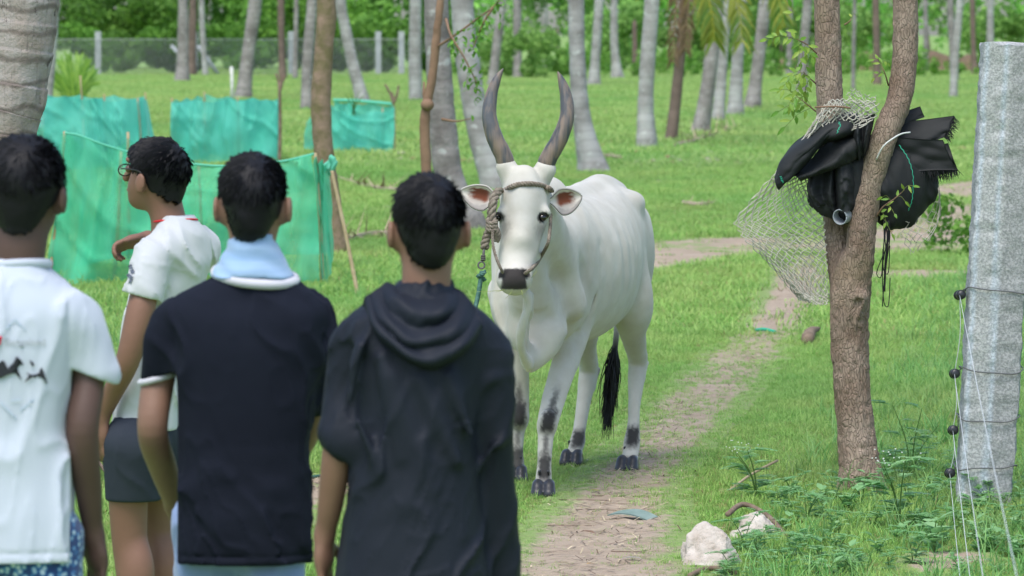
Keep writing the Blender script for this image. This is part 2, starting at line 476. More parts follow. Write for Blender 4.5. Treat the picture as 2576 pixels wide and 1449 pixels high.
# ------------------------------------------------------------------ grass
def tuft(n, rad, hmin, hmax, w, col0, col1, lean=0.6, seg=3, seed=0, dry=0.0):
    r = np.random.default_rng(seed)
    Vs, Fs, Cs = [], [], []; k = 0
    for i in range(n):
        a = r.uniform(0, 6.283); d = rad * math.sqrt(r.uniform()); b = np.array([d * math.cos(a), d * math.sin(a), -0.005])
        h = r.uniform(hmin, hmax); la = r.uniform(0, 6.283); ln = lean * r.uniform(0.2, 1.2) * h
        dr = np.array([math.cos(la), math.sin(la), 0]); sd = np.array([-dr[1], dr[0], 0]) * w * r.uniform(0.6, 1.2) * 0.5
        t = r.uniform(); cc = np.array(col0) * (1 - t) + np.array(col1) * t
        if r.uniform() < dry: cc = np.array([0.40, 0.33, 0.15]) * r.uniform(0.7, 1.2)
        for j in range(seg):
            u = j / seg; p = b + dr * ln * u * u + np.array([0, 0, h * u * (1 - 0.25 * u * lean)])
            ww = 1 - 0.55 * u
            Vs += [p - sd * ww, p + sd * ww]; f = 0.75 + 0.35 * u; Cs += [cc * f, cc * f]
        Vs.append(b + dr * ln + np.array([0, 0, h * (1 - 0.25 * lean)])); Cs.append(cc * 1.1)
        for j in range(seg - 1): Fs.append([k + 2 * j, k + 2 * j + 1, k + 2 * j + 3, k + 2 * j + 2])
        Fs.append([k + 2 * seg - 2, k + 2 * seg - 1, k + 2 * seg, -1]); k += 2 * seg + 1
    return np.array(Vs), np.array(Fs), np.array(Cs)
def grass_extra(nt, c, mp):
    L = nt.links.new
    oi = nd(nt, 'ObjectInfo')
    for sc__, lo, hi, colr in ((0.45, .50, .66, (0.46, 0.52, 0.17, 1)), (1.9, .52, .70, (0.42, 0.50, 0.16, 1)), (0.22, .50, .62, (0.17, 0.41, 0.09, 1))):
        mq = nd(nt, 'Mapping'); mq.inputs['Scale'].default_value = (1, .45, 1); L(oi.outputs['Location'], mq.inputs['Vector'])
        t = nd(nt, 'TexNoise', Scale=sc__, Detail=4.0, Roughness=.6); L(mq.outputs[0], t.inputs['Vector'])
        r = nd(nt, 'MapRange'); r.inputs[1].default_value = lo; r.inputs[2].default_value = hi; r.inputs[4].default_value = .5; L(t.outputs['Fac'], r.inputs[0])
        m = nd(nt, 'Mix', data_type='RGBA'); L(r.outputs[0], m.inputs['Factor']); L(c, m.inputs[6]); m.inputs[7].default_value = colr; c = m.outputs[2]
    return c
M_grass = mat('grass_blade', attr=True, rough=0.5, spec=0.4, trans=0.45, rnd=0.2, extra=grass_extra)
GA, GB = (0.20, 0.42, 0.08), (0.42, 0.60, 0.17)
def tuft_set(cname, specs):
    co = bpy.data.collections.new(cname)
    for i, (a, kw) in enumerate(specs):
        V, Fc, C = tuft(*a, seed=100 + i, **kw)
        me = mk('grass_tuft', V, Fc, C, smooth=False); me.materials.append(M_grass)
        o = bpy.data.objects.new('grass_tuft_%02d' % i, me); co.objects.link(o)
    return co
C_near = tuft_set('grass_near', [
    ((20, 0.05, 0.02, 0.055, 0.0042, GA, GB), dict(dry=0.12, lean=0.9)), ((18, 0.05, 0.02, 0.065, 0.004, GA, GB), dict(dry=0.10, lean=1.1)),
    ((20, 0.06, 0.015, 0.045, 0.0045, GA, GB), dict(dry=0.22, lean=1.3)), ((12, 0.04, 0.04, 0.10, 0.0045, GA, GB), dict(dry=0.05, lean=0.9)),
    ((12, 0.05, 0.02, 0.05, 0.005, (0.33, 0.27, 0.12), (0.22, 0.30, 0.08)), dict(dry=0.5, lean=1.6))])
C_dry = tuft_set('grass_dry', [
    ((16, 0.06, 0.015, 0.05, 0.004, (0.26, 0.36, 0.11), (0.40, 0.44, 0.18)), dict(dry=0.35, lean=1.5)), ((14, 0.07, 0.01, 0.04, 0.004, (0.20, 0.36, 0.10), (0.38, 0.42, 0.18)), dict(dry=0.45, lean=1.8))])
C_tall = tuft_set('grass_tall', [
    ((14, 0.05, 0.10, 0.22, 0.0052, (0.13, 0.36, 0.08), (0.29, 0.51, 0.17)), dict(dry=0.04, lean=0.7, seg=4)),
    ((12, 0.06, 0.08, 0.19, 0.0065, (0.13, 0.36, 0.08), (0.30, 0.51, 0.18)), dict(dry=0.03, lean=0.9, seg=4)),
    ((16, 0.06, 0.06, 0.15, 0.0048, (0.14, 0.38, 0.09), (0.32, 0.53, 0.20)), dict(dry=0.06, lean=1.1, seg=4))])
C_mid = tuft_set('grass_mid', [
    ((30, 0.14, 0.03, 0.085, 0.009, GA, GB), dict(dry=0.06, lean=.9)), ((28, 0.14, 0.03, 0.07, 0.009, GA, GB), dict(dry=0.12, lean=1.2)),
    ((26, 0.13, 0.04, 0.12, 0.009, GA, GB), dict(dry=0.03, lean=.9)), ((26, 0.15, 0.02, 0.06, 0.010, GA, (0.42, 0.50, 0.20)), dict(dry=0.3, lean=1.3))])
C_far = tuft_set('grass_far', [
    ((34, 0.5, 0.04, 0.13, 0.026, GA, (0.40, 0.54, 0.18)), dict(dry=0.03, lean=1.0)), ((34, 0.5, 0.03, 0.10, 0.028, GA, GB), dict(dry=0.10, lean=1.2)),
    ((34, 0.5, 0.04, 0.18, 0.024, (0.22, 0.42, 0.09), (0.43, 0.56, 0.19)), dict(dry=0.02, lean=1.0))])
def scatter(name, pts, scl, coll, label):
    n = len(pts)
    me = bpy.data.meshes.new(name); me.vertices.add(n); me.vertices.foreach_set('co', np.asarray(pts, np.float32).ravel())
    a = me.attributes.new('rot', 'FLOAT_VECTOR', 'POINT'); v = np.zeros((n, 3), np.float32); v[:, 2] = RNG.uniform(0, 6.283, n)
    a.data.foreach_set('vector', v.ravel())
    a = me.attributes.new('scl', 'FLOAT', 'POINT'); a.data.foreach_set('value', np.asarray(scl, np.float32))
    a = me.attributes.new('pick', 'INT', 'POINT'); a.data.foreach_set('value', RNG.integers(0, len(coll.objects), n).astype(np.int32))
    o = bpy.data.objects.new(name, me); finish(o, (0, 0, 0), None, label, 'grass', None, 'stuff')
    ng = bpy.data.node_groups.new(name + '_scatter', 'GeometryNodeTree')
    ng.interface.new_socket('Geometry', in_out='INPUT', socket_type='NodeSocketGeometry')
    ng.interface.new_socket('Geometry', in_out='OUTPUT', socket_type='NodeSocketGeometry')
    N = ng.nodes.new; L = ng.links.new
    gi_, go = N('NodeGroupInput'), N('NodeGroupOutput')
    iop = N('GeometryNodeInstanceOnPoints'); ci = N('GeometryNodeCollectionInfo')
    ci.inputs['Collection'].default_value = coll; ci.inputs['Separate Children'].default_value = True; ci.inputs['Reset Children'].default_value = True
    def na(t, nm):
        x = N('GeometryNodeInputNamedAttribute'); x.data_type = t; x.inputs['Name'].default_value = nm
        return [s for s in x.outputs if s.enabled and s.name == 'Attribute'][0]
    L(gi_.outputs[0], iop.inputs['Points']); L(ci.outputs[0], iop.inputs['Instance'])
    iop.inputs['Pick Instance'].default_value = True
    L(na('INT', 'pick'), iop.inputs['Instance Index']); L(na('FLOAT_VECTOR', 'rot'), iop.inputs['Rotation']); L(na('FLOAT', 'scl'), iop.inputs['Scale'])
    L(iop.outputs[0], go.inputs[0])
    md = o.modifiers.new('scatter', 'NODES'); md.node_group = ng
    return o
def frustum_pts(n, d0, d1, margin=0.6):
    y = np.sqrt(RNG.uniform(d0 * d0, d1 * d1, n)); x = RNG.uniform(-1, 1, n) * (0.0992 * y + margin)
    return x, y
# right-hand verge where the grass stands tall
def tallness(x, y):
    right = x - np.interp(y, [17, 20, 22.5, 26, 31, 36, 44], [0.45, 0.85, 1.05, 1.5, 2.2, 2.7, 3.3])
    left = -0.35 - x + 0.0 * y
    return sstep(-0.1, 0.7, right) * sstep(44, 38, y) + 0.30 * sstep(0.0, 0.5, left) * sstep(24, 28, y) * sstep(48, 40, y)
x, y = frustum_pts(115000, 17.0, 34.0, 1.9)
pd = path_dist(x, y) + 0.22 * fbm(np.stack([x * 4, y * 2.0, 0 * x], -1), 21) + np.interp(y, [18, 22, 24, 30], [-.05, 0, .09, .10])
keep = RNG.uniform(size=len(x)) < np.clip(0.10 + 0.90 * sstep(-0.14, 0.08, pd), 0, 1)
sz = (0.5 + 0.5 * sstep(0.0, 0.55, pd)) * RNG.uniform(0.75, 1.25, len(x)) * (1 + 0.35 * fbm(np.stack([x * 1.5, y * 0.8, 0 * x], -1), 31))
xs_, ys_ = frustum_pts(16000, 17.5, 32.0); pdx = path_dist(xs_, ys_) + .2 * fbm(np.stack([xs_ * 5, ys_ * 2, 0 * xs_], -1), 29)
scatter('trodden_grass', np.stack([xs_, ys_, 0 * xs_ + .004], -1)[(pdx < .25) & (pdx > -.20)], RNG.uniform(.3, .7, int(((pdx < .25) & (pdx > -.20)).sum())), C_dry, 'worn yellowish grass creeping over the edges of the path')
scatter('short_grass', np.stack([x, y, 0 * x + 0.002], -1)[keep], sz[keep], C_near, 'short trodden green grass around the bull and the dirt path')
x, y = frustum_pts(46000, 17.0, 46.0, 1.9)
tl = tallness(x, y) * (0.6 + 0.8 * fbm(np.stack([x * 1.2, y * 0.7, 0 * x], -1), 33)) * sstep(0.0, 0.25, path_dist(x, y))
keep = RNG.uniform(size=len(x)) < tl * 0.62
scatter('tall_grass', np.stack([x, y, 0 * x + 0.002], -1)[keep], RNG.uniform(0.55, 1.15, keep.sum()), C_tall, 'taller lush green grass on the verge around the tree and post')
x, y = frustum_pts(80000, 33.0, 75.0, 2.2)
keep = RNG.uniform(size=len(x)) < np.clip(0.03 + sstep(-0.1, 0.4, path_dist(x, y) + 0.5 * fbm(np.stack([x, y * 0.3, 0 * x], -1), 41)), 0, 1)
scatter('meadow_grass', np.stack([x, y, 0 * x + 0.002], -1)[keep], RNG.uniform(0.7, 1.3, keep.sum()), C_mid, 'bright green grass of the meadow behind the bull')
x, y = frustum_pts(48000, 72.0, 250.0, 4.0)
scatter('far_grass', np.stack([x, y, 0 * x + 0.002], -1), RNG.uniform(0.6, 1.3, len(x)), C_far, 'yellow green grass under the far palms')
# ------------------------------------------------------------------ palms
def palm_extra(nt, c, mp):
    L = nt.links.new
    w = nd(nt, 'TexWave', wave_type='BANDS', bands_direction='Z', Scale=2.1, Distortion=2.5, Detail=2.0); w.inputs['Detail Scale'].default_value = 1.5
    L(mp.outputs[0], w.inputs['Vector'])
    r = nd(nt, 'MapRange'); r.inputs[1].default_value = 0.0; r.inputs[2].default_value = 0.35; r.inputs[3].default_value = 0.18; r.inputs[4].default_value = 0.0
    L(w.outputs['Fac'], r.inputs[0])
    m = nd(nt, 'Mix', data_type='RGBA'); L(r.outputs[0], m.inputs['Factor']); L(c, m.inputs[6]); m.inputs[7].default_value = (0.10, 0.085, 0.075, 1)
    t = nd(nt, 'TexNoise', Scale=7.0, Detail=4.0); L(mp.outputs[0], t.inputs['Vector'])
    r2 = nd(nt, 'MapRange'); r2.inputs[1].default_value = 0.62; r2.inputs[2].default_value = 0.72; r2.inputs[4].default_value = 0.5; L(t.outputs['Fac'], r2.inputs[0])
    m2 = nd(nt, 'Mix', data_type='RGBA'); L(r2.outputs[0], m2.inputs['Factor']); L(m.outputs[2], m2.inputs[6]); m2.inputs[7].default_value = (0.62, 0.66, 0.62, 1)
    return m2.outputs[2]
M_palm = mat('palm_bark', (0.35, 0.33, 0.315), 0.9, noise=(3.0, (0.17, 0.155, 0.145), 0.16), bump=(22, 0.8, 0.03), spec=0.15, extra=palm_extra)
M_palm_brown = mat('brown_palm_bark', (0.22, 0.165, 0.135), 0.9, noise=(3.0, (0.12, 0.09, 0.075), 0.2), bump=(16, 0.5, 0.02), spec=0.15)
M_palm_pale = mat('pale_palm_bark', (0.42, 0.42, 0.405), 0.9, noise=(2.5, (0.24, 0.23, 0.22), 0.14), bump=(16, 0.5, 0.02), spec=0.15, extra=palm_extra)
M_frond = mat('palm_leaflet', attr=True, rough=0.45, spec=0.4, trans=0.35)
def frond(L_, n=34, ll=0.8, w=0.035, droop=1.0, col=(0.10, 0.22, 0.03), col2=(0.30, 0.33, 0.05), seed=0, sag=0.5):
    """frond along +x, curving down; returns V,F,C"""
    r = np.random.default_rng(seed)
    t = np.linspace(0, 1, 14)
    ang = 0.7 - droop * 1.9 * t
    dx = np.cumsum(np.cos(ang)) * L_ / 14; dz = np.cumsum(np.sin(ang)) * L_ / 14
    ax = np.stack([dx, 0 * dx, dz], -1)
    V, Fq = tube(ax, np.linspace(0.03, 0.006, 14) * (L_ / 3.0), 5)
    C = np.tile(np.array([0.28, 0.30, 0.09]), (len(V), 1))
    Vs, Fs, Cs = [V], [Fq], [C]; k = len(V)
    for i in range(n):
        u = 0.12 + 0.87 * i / n
        p = np.array([np.interp(u, t, ax[:, j]) for j in range(3)])
        j0 = min(int(u * 13), 12); T = ax[j0 + 1] - ax[j0]; T /= np.linalg.norm(T)
        l = ll * (math.sin(math.pi * min(1, u * 0.85 + 0.12)) ** 0.6) * r.uniform(0.85, 1.1)
        for sgn in (-1, 1):
            d = T * 0.55 + np.array([0, sgn * 0.8, 0]); d /= np.linalg.norm(d)
            e = p + d * l + np.array([0, 0, -sag * l * r.uniform(0.6, 1.3)]); m_ = p + d * l * 0.5 + np.array([0, 0, -0.12 * l])
            wv = np.array([0, 0, 1.0]) * w * 0.5 + T * w * 0.5
            q = r.uniform(); cc = np.array(col) * (1 - q) + np.array(col2) * q
            Vs.append(np.array([p - wv * .5, p + wv * .5, m_ - wv, m_ + wv, e])); Fs.append(np.array([[k, k + 1, k + 3, k + 2], [k + 2, k + 3, k + 4, -1]]))
            Cs.append(np.tile(cc, (5, 1))); k += 5
    return np.concatenate(Vs), np.concatenate([np.asarray(f) for f in Fs]), np.concatenate(Cs)
def xf(V, yaw=0, pitch=0, s=1.0, t=(0, 0, 0), roll=0):
    R = np.array((Matrix.Rotation(yaw, 3, 'Z') @ Matrix.Rotation(pitch, 3, 'Y') @ Matrix.Rotation(roll, 3, 'X')))
    return (np.asarray(V) * s) @ R.T + np.array(t)
def crown_mesh(nf, L_, seed):
    r = random.Random(seed); Vs, Fs, Cs, k = [], [], [], 0
    for i in range(nf):
        V, Fc, C = frond(L_ * r.uniform(0.85, 1.1), n=24, ll=0.75, droop=r.uniform(0.6, 1.2), seed=seed * 50 + i)
        V = xf(V, yaw=i * 2.4, pitch=-r.uniform(-0.3, 0.6))
        Vs.append(V); Fs.append(np.where(Fc >= 0, Fc + k, -1)); Cs.append(C); k += len(V)
    me = mk('crown', np.concatenate(Vs), np.concatenate(Fs), np.concatenate(Cs), smooth=False); me.materials.append(M_frond)
    return me
CROWNS = [crown_mesh(13, 3.4, s) for s in (1, 2)]
def palm(vpts, wpx, label, m=M_palm, height=8.5, crown=True, flare=1.5, seed=0, name='coconut_palm', group='palms of the grove', d=None, rings=True, hi=False):
    """vpts: (x,y) on the photo from base to the top edge"""
    d = gd(vpts[0][1]) if d is None else d
    s = F / d
    pts = [P(a, b, d) for a, b in vpts]
    base = pts[0].copy(); base[2] = 0.0
    r = root(name, base, label, 'palm tree', group)
    top = pts[-1]; dirv = pts[-1] - pts[-2]; dirv = dirv / max(dirv[2], 0.2); dirv[:2] *= 0.6
    b0 = base - np.array([0, 0, 0.25])
    ctrl = [b0] + [base] + pts[1:] + [top + dirv * (height - top[2]) * 0.5, top + dirv * (height - top[2]) * 0.95]
    c = spline(ctrl, 1000 if hi else 150)
    rad = wpx / 2 / s
    z = c[:, 2]
    rr = rad * (1 + (flare - 1) * np.exp(-np.maximum(z, 0) / 0.45)) * np.interp(z, [0, 2.5, height], [1.0, 0.98, 0.7])
    rs = np.random.default_rng(seed)
    if rings:
        rr = rr * (1 + 0.035 * np.abs(np.sin(z * 14 + 2 * vn(np.stack([z * 0.7, 0 * z, 0 * z + seed], -1), 5))) + 0.03 * vn(np.stack([z * 5, 0 * z, 0 * z + seed], -1), 7))
    ph = rs.uniform(0, 6, 3)
    if hi:
        zz = z * 8.5 + .25 * vn(np.stack([z * 3, 0 * z, 0 * z], -1), 9); st = zz - np.floor(zz); rr = rr * (1 + .035 * (st ** 3) - .02 * np.exp(-((st - .02) / .06) ** 2))
    V, Fq = tube(c, rr, 60 if hi else 14, fn=lambda i, a: 1 + 0.05 * np.sin(a * 2 + ph[0] + z[i]) + 0.03 * np.sin(a * 3 + ph[1] - 2 * z[i]) + (0.10 * np.sin(a * 4 + ph[2]) * max(0, 1 - z[i] / 0.5)))
    if hi:
        tn = np.stack([V[:, 0] * 9, V[:, 1] * 9, V[:, 2] * 3], -1); V = V + (fbm(tn * 3, 19)[:, None] * .008 + np.minimum(0, vn(tn * 1.2, 23) + .72)[:, None] * .05) * np.array([1, 1, 0]) * np.sign(V - base)
    ob('trunk', (V, Fq), m, r)
    if crown:
        cr = bpy.data.objects.new('crown', CROWNS[seed % 2]); finish(cr, c[-1], r, None, None, None, None); cr.rotation_euler = (0, 0, rs.uniform(0, 6))
    return r, d
def near_extra(nt, c, mp):
    L = nt.links.new; tc = [n for n in nt.nodes if n.type == 'TEX_COORD'][0]
    w = nd(nt, 'TexWave', wave_type='BANDS', bands_direction='Z', Scale=2.7, Distortion=3.0, Detail=3.0); w.inputs['Detail Scale'].default_value = 2.0; L(tc.outputs['Object'], w.inputs['Vector'])
    r = nd(nt, 'MapRange'); r.inputs[1].default_value = .0; r.inputs[2].default_value = .22; r.inputs[3].default_value = .7; r.inputs[4].default_value = 0; L(w.outputs['Fac'], r.inputs[0])
    m = nd(nt, 'Mix', data_type='RGBA'); L(r.outputs[0], m.inputs['Factor']); L(c, m.inputs[6]); m.inputs[7].default_value = (.13, .105, .09, 1)
    t = nd(nt, 'TexNoise', Scale=9.0, Detail=8.0, Roughness=.75); mq = nd(nt, 'Mapping'); mq.inputs['Scale'].default_value = (1.5, 1.5, .8); L(tc.outputs['Object'], mq.inputs['Vector']); L(mq.outputs[0], t.inputs['Vector'])
    r2 = nd(nt, 'MapRange'); r2.inputs[1].default_value = .60; r2.inputs[2].default_value = .66; r2.inputs[4].default_value = .9; L(t.outputs['Fac'], r2.inputs[0])
    m2 = nd(nt, 'Mix', data_type='RGBA'); L(r2.outputs[0], m2.inputs['Factor']); L(m.outputs[2], m2.inputs[6]); m2.inputs[7].default_value = (.045, .035, .03, 1)
    v = nd(nt, 'TexNoise', Scale=40.0, Detail=4.0); mv = nd(nt, 'Mapping'); mv.inputs['Scale'].default_value = (1.6, 1.6, .12); L(tc.outputs['Object'], mv.inputs['Vector']); L(mv.outputs[0], v.inputs['Vector'])
    r3 = nd(nt, 'MapRange'); r3.inputs[1].default_value = .56; r3.inputs[2].default_value = .72; r3.inputs[4].default_value = .5; L(v.outputs['Fac'], r3.inputs[0])
    m3 = nd(nt, 'Mix', data_type='RGBA'); L(r3.outputs[0], m3.inputs['Factor']); L(m2.outputs[2], m3.inputs[6]); m3.inputs[7].default_value = (.15, .13, .12, 1); return m3.outputs[2]
M_palm_near = mat('ringed_palm_bark', (0.37, 0.345, 0.325), .9, noise=(4.0, (0.30, 0.24, 0.195), .14), bump=(40, .8, .015), spec=.12, extra=near_extra)
palm([(-75, 1180), (-20, 700), (12, 330), (65, 0)], 165, 'thick ringed grey palm trunk filling the upper left corner', seed=1, flare=1.25, hi=True, m=M_palm_near)
palm([(98, 330), (116, 230), (134, 0)], 34, 'pale smooth palm trunk just right of the thick ringed trunk', m=M_palm_pale, seed=2)
palm([(459, 207), (460, 120), (461, 0)], 27, 'grey palm with bulging foot near the left wire fence', seed=3)
palm([(482, 192), (484, 90), (486, 0)], 19, 'dark brown palm directly behind the grey palm with bulging foot', m=M_palm_brown, seed=4)
palm([(517, 193), (510, 90), (507, 0)], 14, 'thin pale palm stem right of the dark brown palm on the left', m=M_palm_pale, seed=5, flare=1.2)
palm([(612, 250), (625, 130), (642, 0)], 33, 'grey palm leaning right above the middle green net pen', seed=6)
palm([(711, 200), (708, 100), (707, 0)], 17, 'slim dark palm between leaning grey palm and mossy tree', m=M_palm_brown, seed=7)
palm([(742, 201), (744, 90), (746, 0)], 12, 'very thin pale palm just left of the mossy tree', seed=8, flare=1.2)
palm([(772, 278), (774, 150), (785, 0)], 25, 'pale palm half hidden behind the mossy brown tree', seed=9)
palm([(915, 264), (885, 150), (866, 60), (856, 0)], 27, 'pale palm leaning left behind the small green net pen', m=M_palm_pale, seed=10, flare=1.4)
palm([(1046, 255), (1044, 130), (1045, 0)], 31, 'straight pale palm left of the thin brown forked stem', m=M_palm_pale, seed=11, flare=1.2)
palm([(1182, 586), (1130, 450), (1112, 300), (1103, 150), (1098, 0)], 66, 'large scarred palm trunk behind the thin brown stem', seed=12, flare=1.35)
palm([(1248, 482), (1205, 330), (1180, 180), (1163, 0)], 56, 'lichen spotted palm trunk left of the bull\'s horns', m=M_palm_pale, seed=13, flare=1.3)
palm([(1207, 165), (1207, 80), (1207, 0)], 15, 'far thin palm right of the lichen spotted trunk', seed=14)
palm([(1238, 218), (1250, 110), (1262, 0)], 22, 'palm leaning right seen behind the bull\'s left hand horn tip', seed=15)
palm([(1304, 198), (1301, 100), (1301, 0)], 21, 'upright far palm standing between the two horn tips', seed=16)
palm([(1372, 172), (1369, 90), (1370, 0)], 17, 'pale far palm rising from shrubs beside the right horn tip', m=M_palm_pale, seed=17)
palm([(1492, 437), (1462, 290), (1453, 150), (1450, 0)], 42, 'pale palm with splayed foot right of the bull\'s horns', m=M_palm_pale, seed=18, flare=1.9)
palm([(1493, 217), (1500, 110), (1508, 0)], 24, 'far palm just right of the splayed foot palm', m=M_palm_pale, seed=19)
palm([(1553, 199), (1545, 100), (1545, 0)], 20, 'far palm with flared foot left of the whitish palm', m=M_palm_pale, seed=20, flare=1.8)
palm([(1627, 376), (1624, 264), (1632, 120), (1640, 0)], 36, 'whitish straight palm in the middle of the meadow', m=M_palm_pale, seed=21, flare=1.7)
R_brown, D_brown = palm([(1689, 354), (1703, 220), (1714, 100), (1721, 0)], 27, 'brown palm with dead fronds hanging from its top', m=M_palm_brown, seed=22, height=2.65, crown=False, flare=1.2)
palm([(1761, 336), (1783, 200), (1795, 90), (1803, 0)], 34, 'grey palm below the drooping fronds, leaning right', seed=23, flare=1.55)
palm([(1806, 308), (1815, 200), (1823, 80), (1828, 0)], 25, 'pale palm directly behind the grey palm under the fronds', m=M_palm_pale, seed=24)
palm([(1849, 292), (1855, 150), (1866, 0)], 29, 'white palm third in the row right of the brown palm', m=M_palm_pale, seed=25)
palm([(1893, 275), (1908, 150), (1924, 0)], 31, 'grey palm last of the close row left of the forked tree', seed=26)
palm([(2018, 236), (2022, 120), (2032, 0)], 23, 'faint palm close behind the forked tree\'s left stem', seed=27)
palm([(2207, 218), (2205, 100), (2203, 0)], 17, 'dark far palm seen between the forked tree\'s two stems', m=M_palm_brown, seed=28)
palm([(2146, 230), (2148, 100), (2150, 0)], 10, 'thin pale stem seen between the forked tree\'s two stems', seed=29, flare=1.1)
palm([(2398, 249), (2404, 130), (2415, 0)], 19, 'slim pale palm between the forked tree and the granite post', m=M_palm_pale, seed=30, flare=1.1)
palm([(2402, 205), (2396, 110), (2390, 0)], 18, 'grey palm behind the slim pale palm near the granite post', seed=31)
palm([(2492, 205), (2491, 90), (2491, 0)], 18, 'pale palm rising straight above the granite post', m=M_palm_pale, seed=32)
palm([(2452, 190), (2448, 90), (2446, 0)], 14, 'dark far palm just left of the granite post', m=M_palm_brown, seed=33)
palm([(1598, 186), (1596, 60)], 12, 'short dark palm stump left of the whitish palm', m=M_palm_brown, seed=34, height=2.2, crown=False)
palm([(528, 172), (528, 0)], 11, 'far pale palm above the bushes on the left', m=M_palm_pale, seed=35)
palm([(940, 168), (946, 80), (952, 0)], 13, 'far palm above the round bush behind the wire fence', seed=36)
palm([(1985, 190), (1988, 0)], 14, 'far palm left of the forked tree seen through its leaves', seed=37)
palm([(2330, 182), (2328, 0)], 12, 'thin far palm right of the forked tree', seed=38)

# dead and living fronds of the brown palm
def hang_frond(name, pts2, d, ll, n, col, col2, w, seed, parent, m=M_frond, stiff=False):
    """rachis through photo points; leaflets spread and hang on both sides"""
    r = np.random.default_rng(seed)
    ax = spline([P(a, b, d + e) for a, b, e in pts2], 20)
    V, Fq = tube(ax, np.linspace(0.03, 0.008, 20), 5); C = np.tile(np.array(col2) * 1.2, (len(V), 1))
    Vs, Fs, Cs = [V], [Fq], [C]; k = len(V)
    for i in range(n):
        u = i / n; j = min(int(u * 19), 18); p = ax[j] + (ax[j + 1] - ax[j]) * (u * 19 - j)
        T = ax[j + 1] - ax[j]; T /= np.linalg.norm(T)
        S = np.cross(T, [0, 1, 0]); S /= np.linalg.norm(S) + 1e-9
        for sg in (-1, 1):
            l = ll * (1 - 0.45 * u) * r.uniform(0.8, 1.15)
            dv = S * sg * r.uniform(0.5, 0.85) + T * 0.6 + np.array([0, r.uniform(-.5, .5), -0.25]); dv /= np.linalg.norm(dv)
            if stiff: dv = S * sg * .5 + T * .9 + np.array([0, r.uniform(-.3, .3), 0]); dv /= np.linalg.norm(dv)
            e = p + dv * l + np.array([0, 0, -(0.02 if stiff else .25) * l]); mm = p + dv * l * 0.5
            wv = np.cross(dv, [0, 1, 0]); wv = wv / (np.linalg.norm(wv) + 1e-9) * w * 0.5
            q = r.uniform(); cc = (np.array(col) * (1 - q) + np.array(col2) * q)
            Vs.append(np.array([p - wv * .5, p + wv * .5, mm - wv, mm + wv, e])); Fs.append(np.array([[k, k + 1, k + 3, k + 2], [k + 2, k + 3, k + 4, -1]])); Cs.append(np.tile(cc, (5, 1))); k += 5
    return ob(name, (np.concatenate(Vs), np.concatenate(Fs)), m, parent, col=np.concatenate(Cs), smooth=False)
GR, YG, BR = (0.09, 0.20, 0.02), (0.32, 0.33, 0.04), (0.16, 0.10, 0.05)
for q in ([(1722, -60, 0), (1760, -75, -.6), (1788, 20, -1.0), (1797, 105, -1.1)], [(1722, -60, 0), (1790, -110, -.9), (1850, -20, -1.5), (1868, 108, -1.7)],
          [(1722, -60, 0), (1800, -160, -.3), (1930, -80, -.6), (1975, 70, -.8)], [(1722, -60, 0), (1700, -130, .4), (1650, -80, .7), (1630, -20, .8)]):
    hang_frond('frond', q, D_brown, 0.62, 46, GR, YG, 0.05, int(q[1][0]), R_brown)
for q in ([(1722, -40, .1), (1705, -30, 0), (1697, 70, -.1), (1692, 160, -.1)], [(1724, -40, .1), (1735, -20, -.2), (1728, 60, -.3), (1722, 130, -.3)]):
    hang_frond('dead_frond', q, D_brown, 0.35, 26, BR, (0.24, 0.17, 0.09), 0.04, int(q[1][0]), R_brown)

# young palm standing in the left pen
yp = root('young_palm', G(190, 300), 'young coconut palm with fanned green leaves behind the left net pen', 'palm tree')
dy_ = gd(300)
for i, (ex, ey, e) in enumerate([(150, 150, .2), (172, 138, -.3), (200, 140, .3), (222, 150, -.2), (238, 175, .2), (135, 185, -.2), (120, 205, .1), (240, 205, .2)]):
    hang_frond('frond', [(188, 285, 0), (188 + (ex - 188) * .45, 225 + (ey - 200) * .4, e * .5), (ex, ey, e)], dy_, 0.34, 20, (0.13, 0.30, 0.04), (0.30, 0.48, 0.08), 0.03, 60 + i, yp, stiff=True)

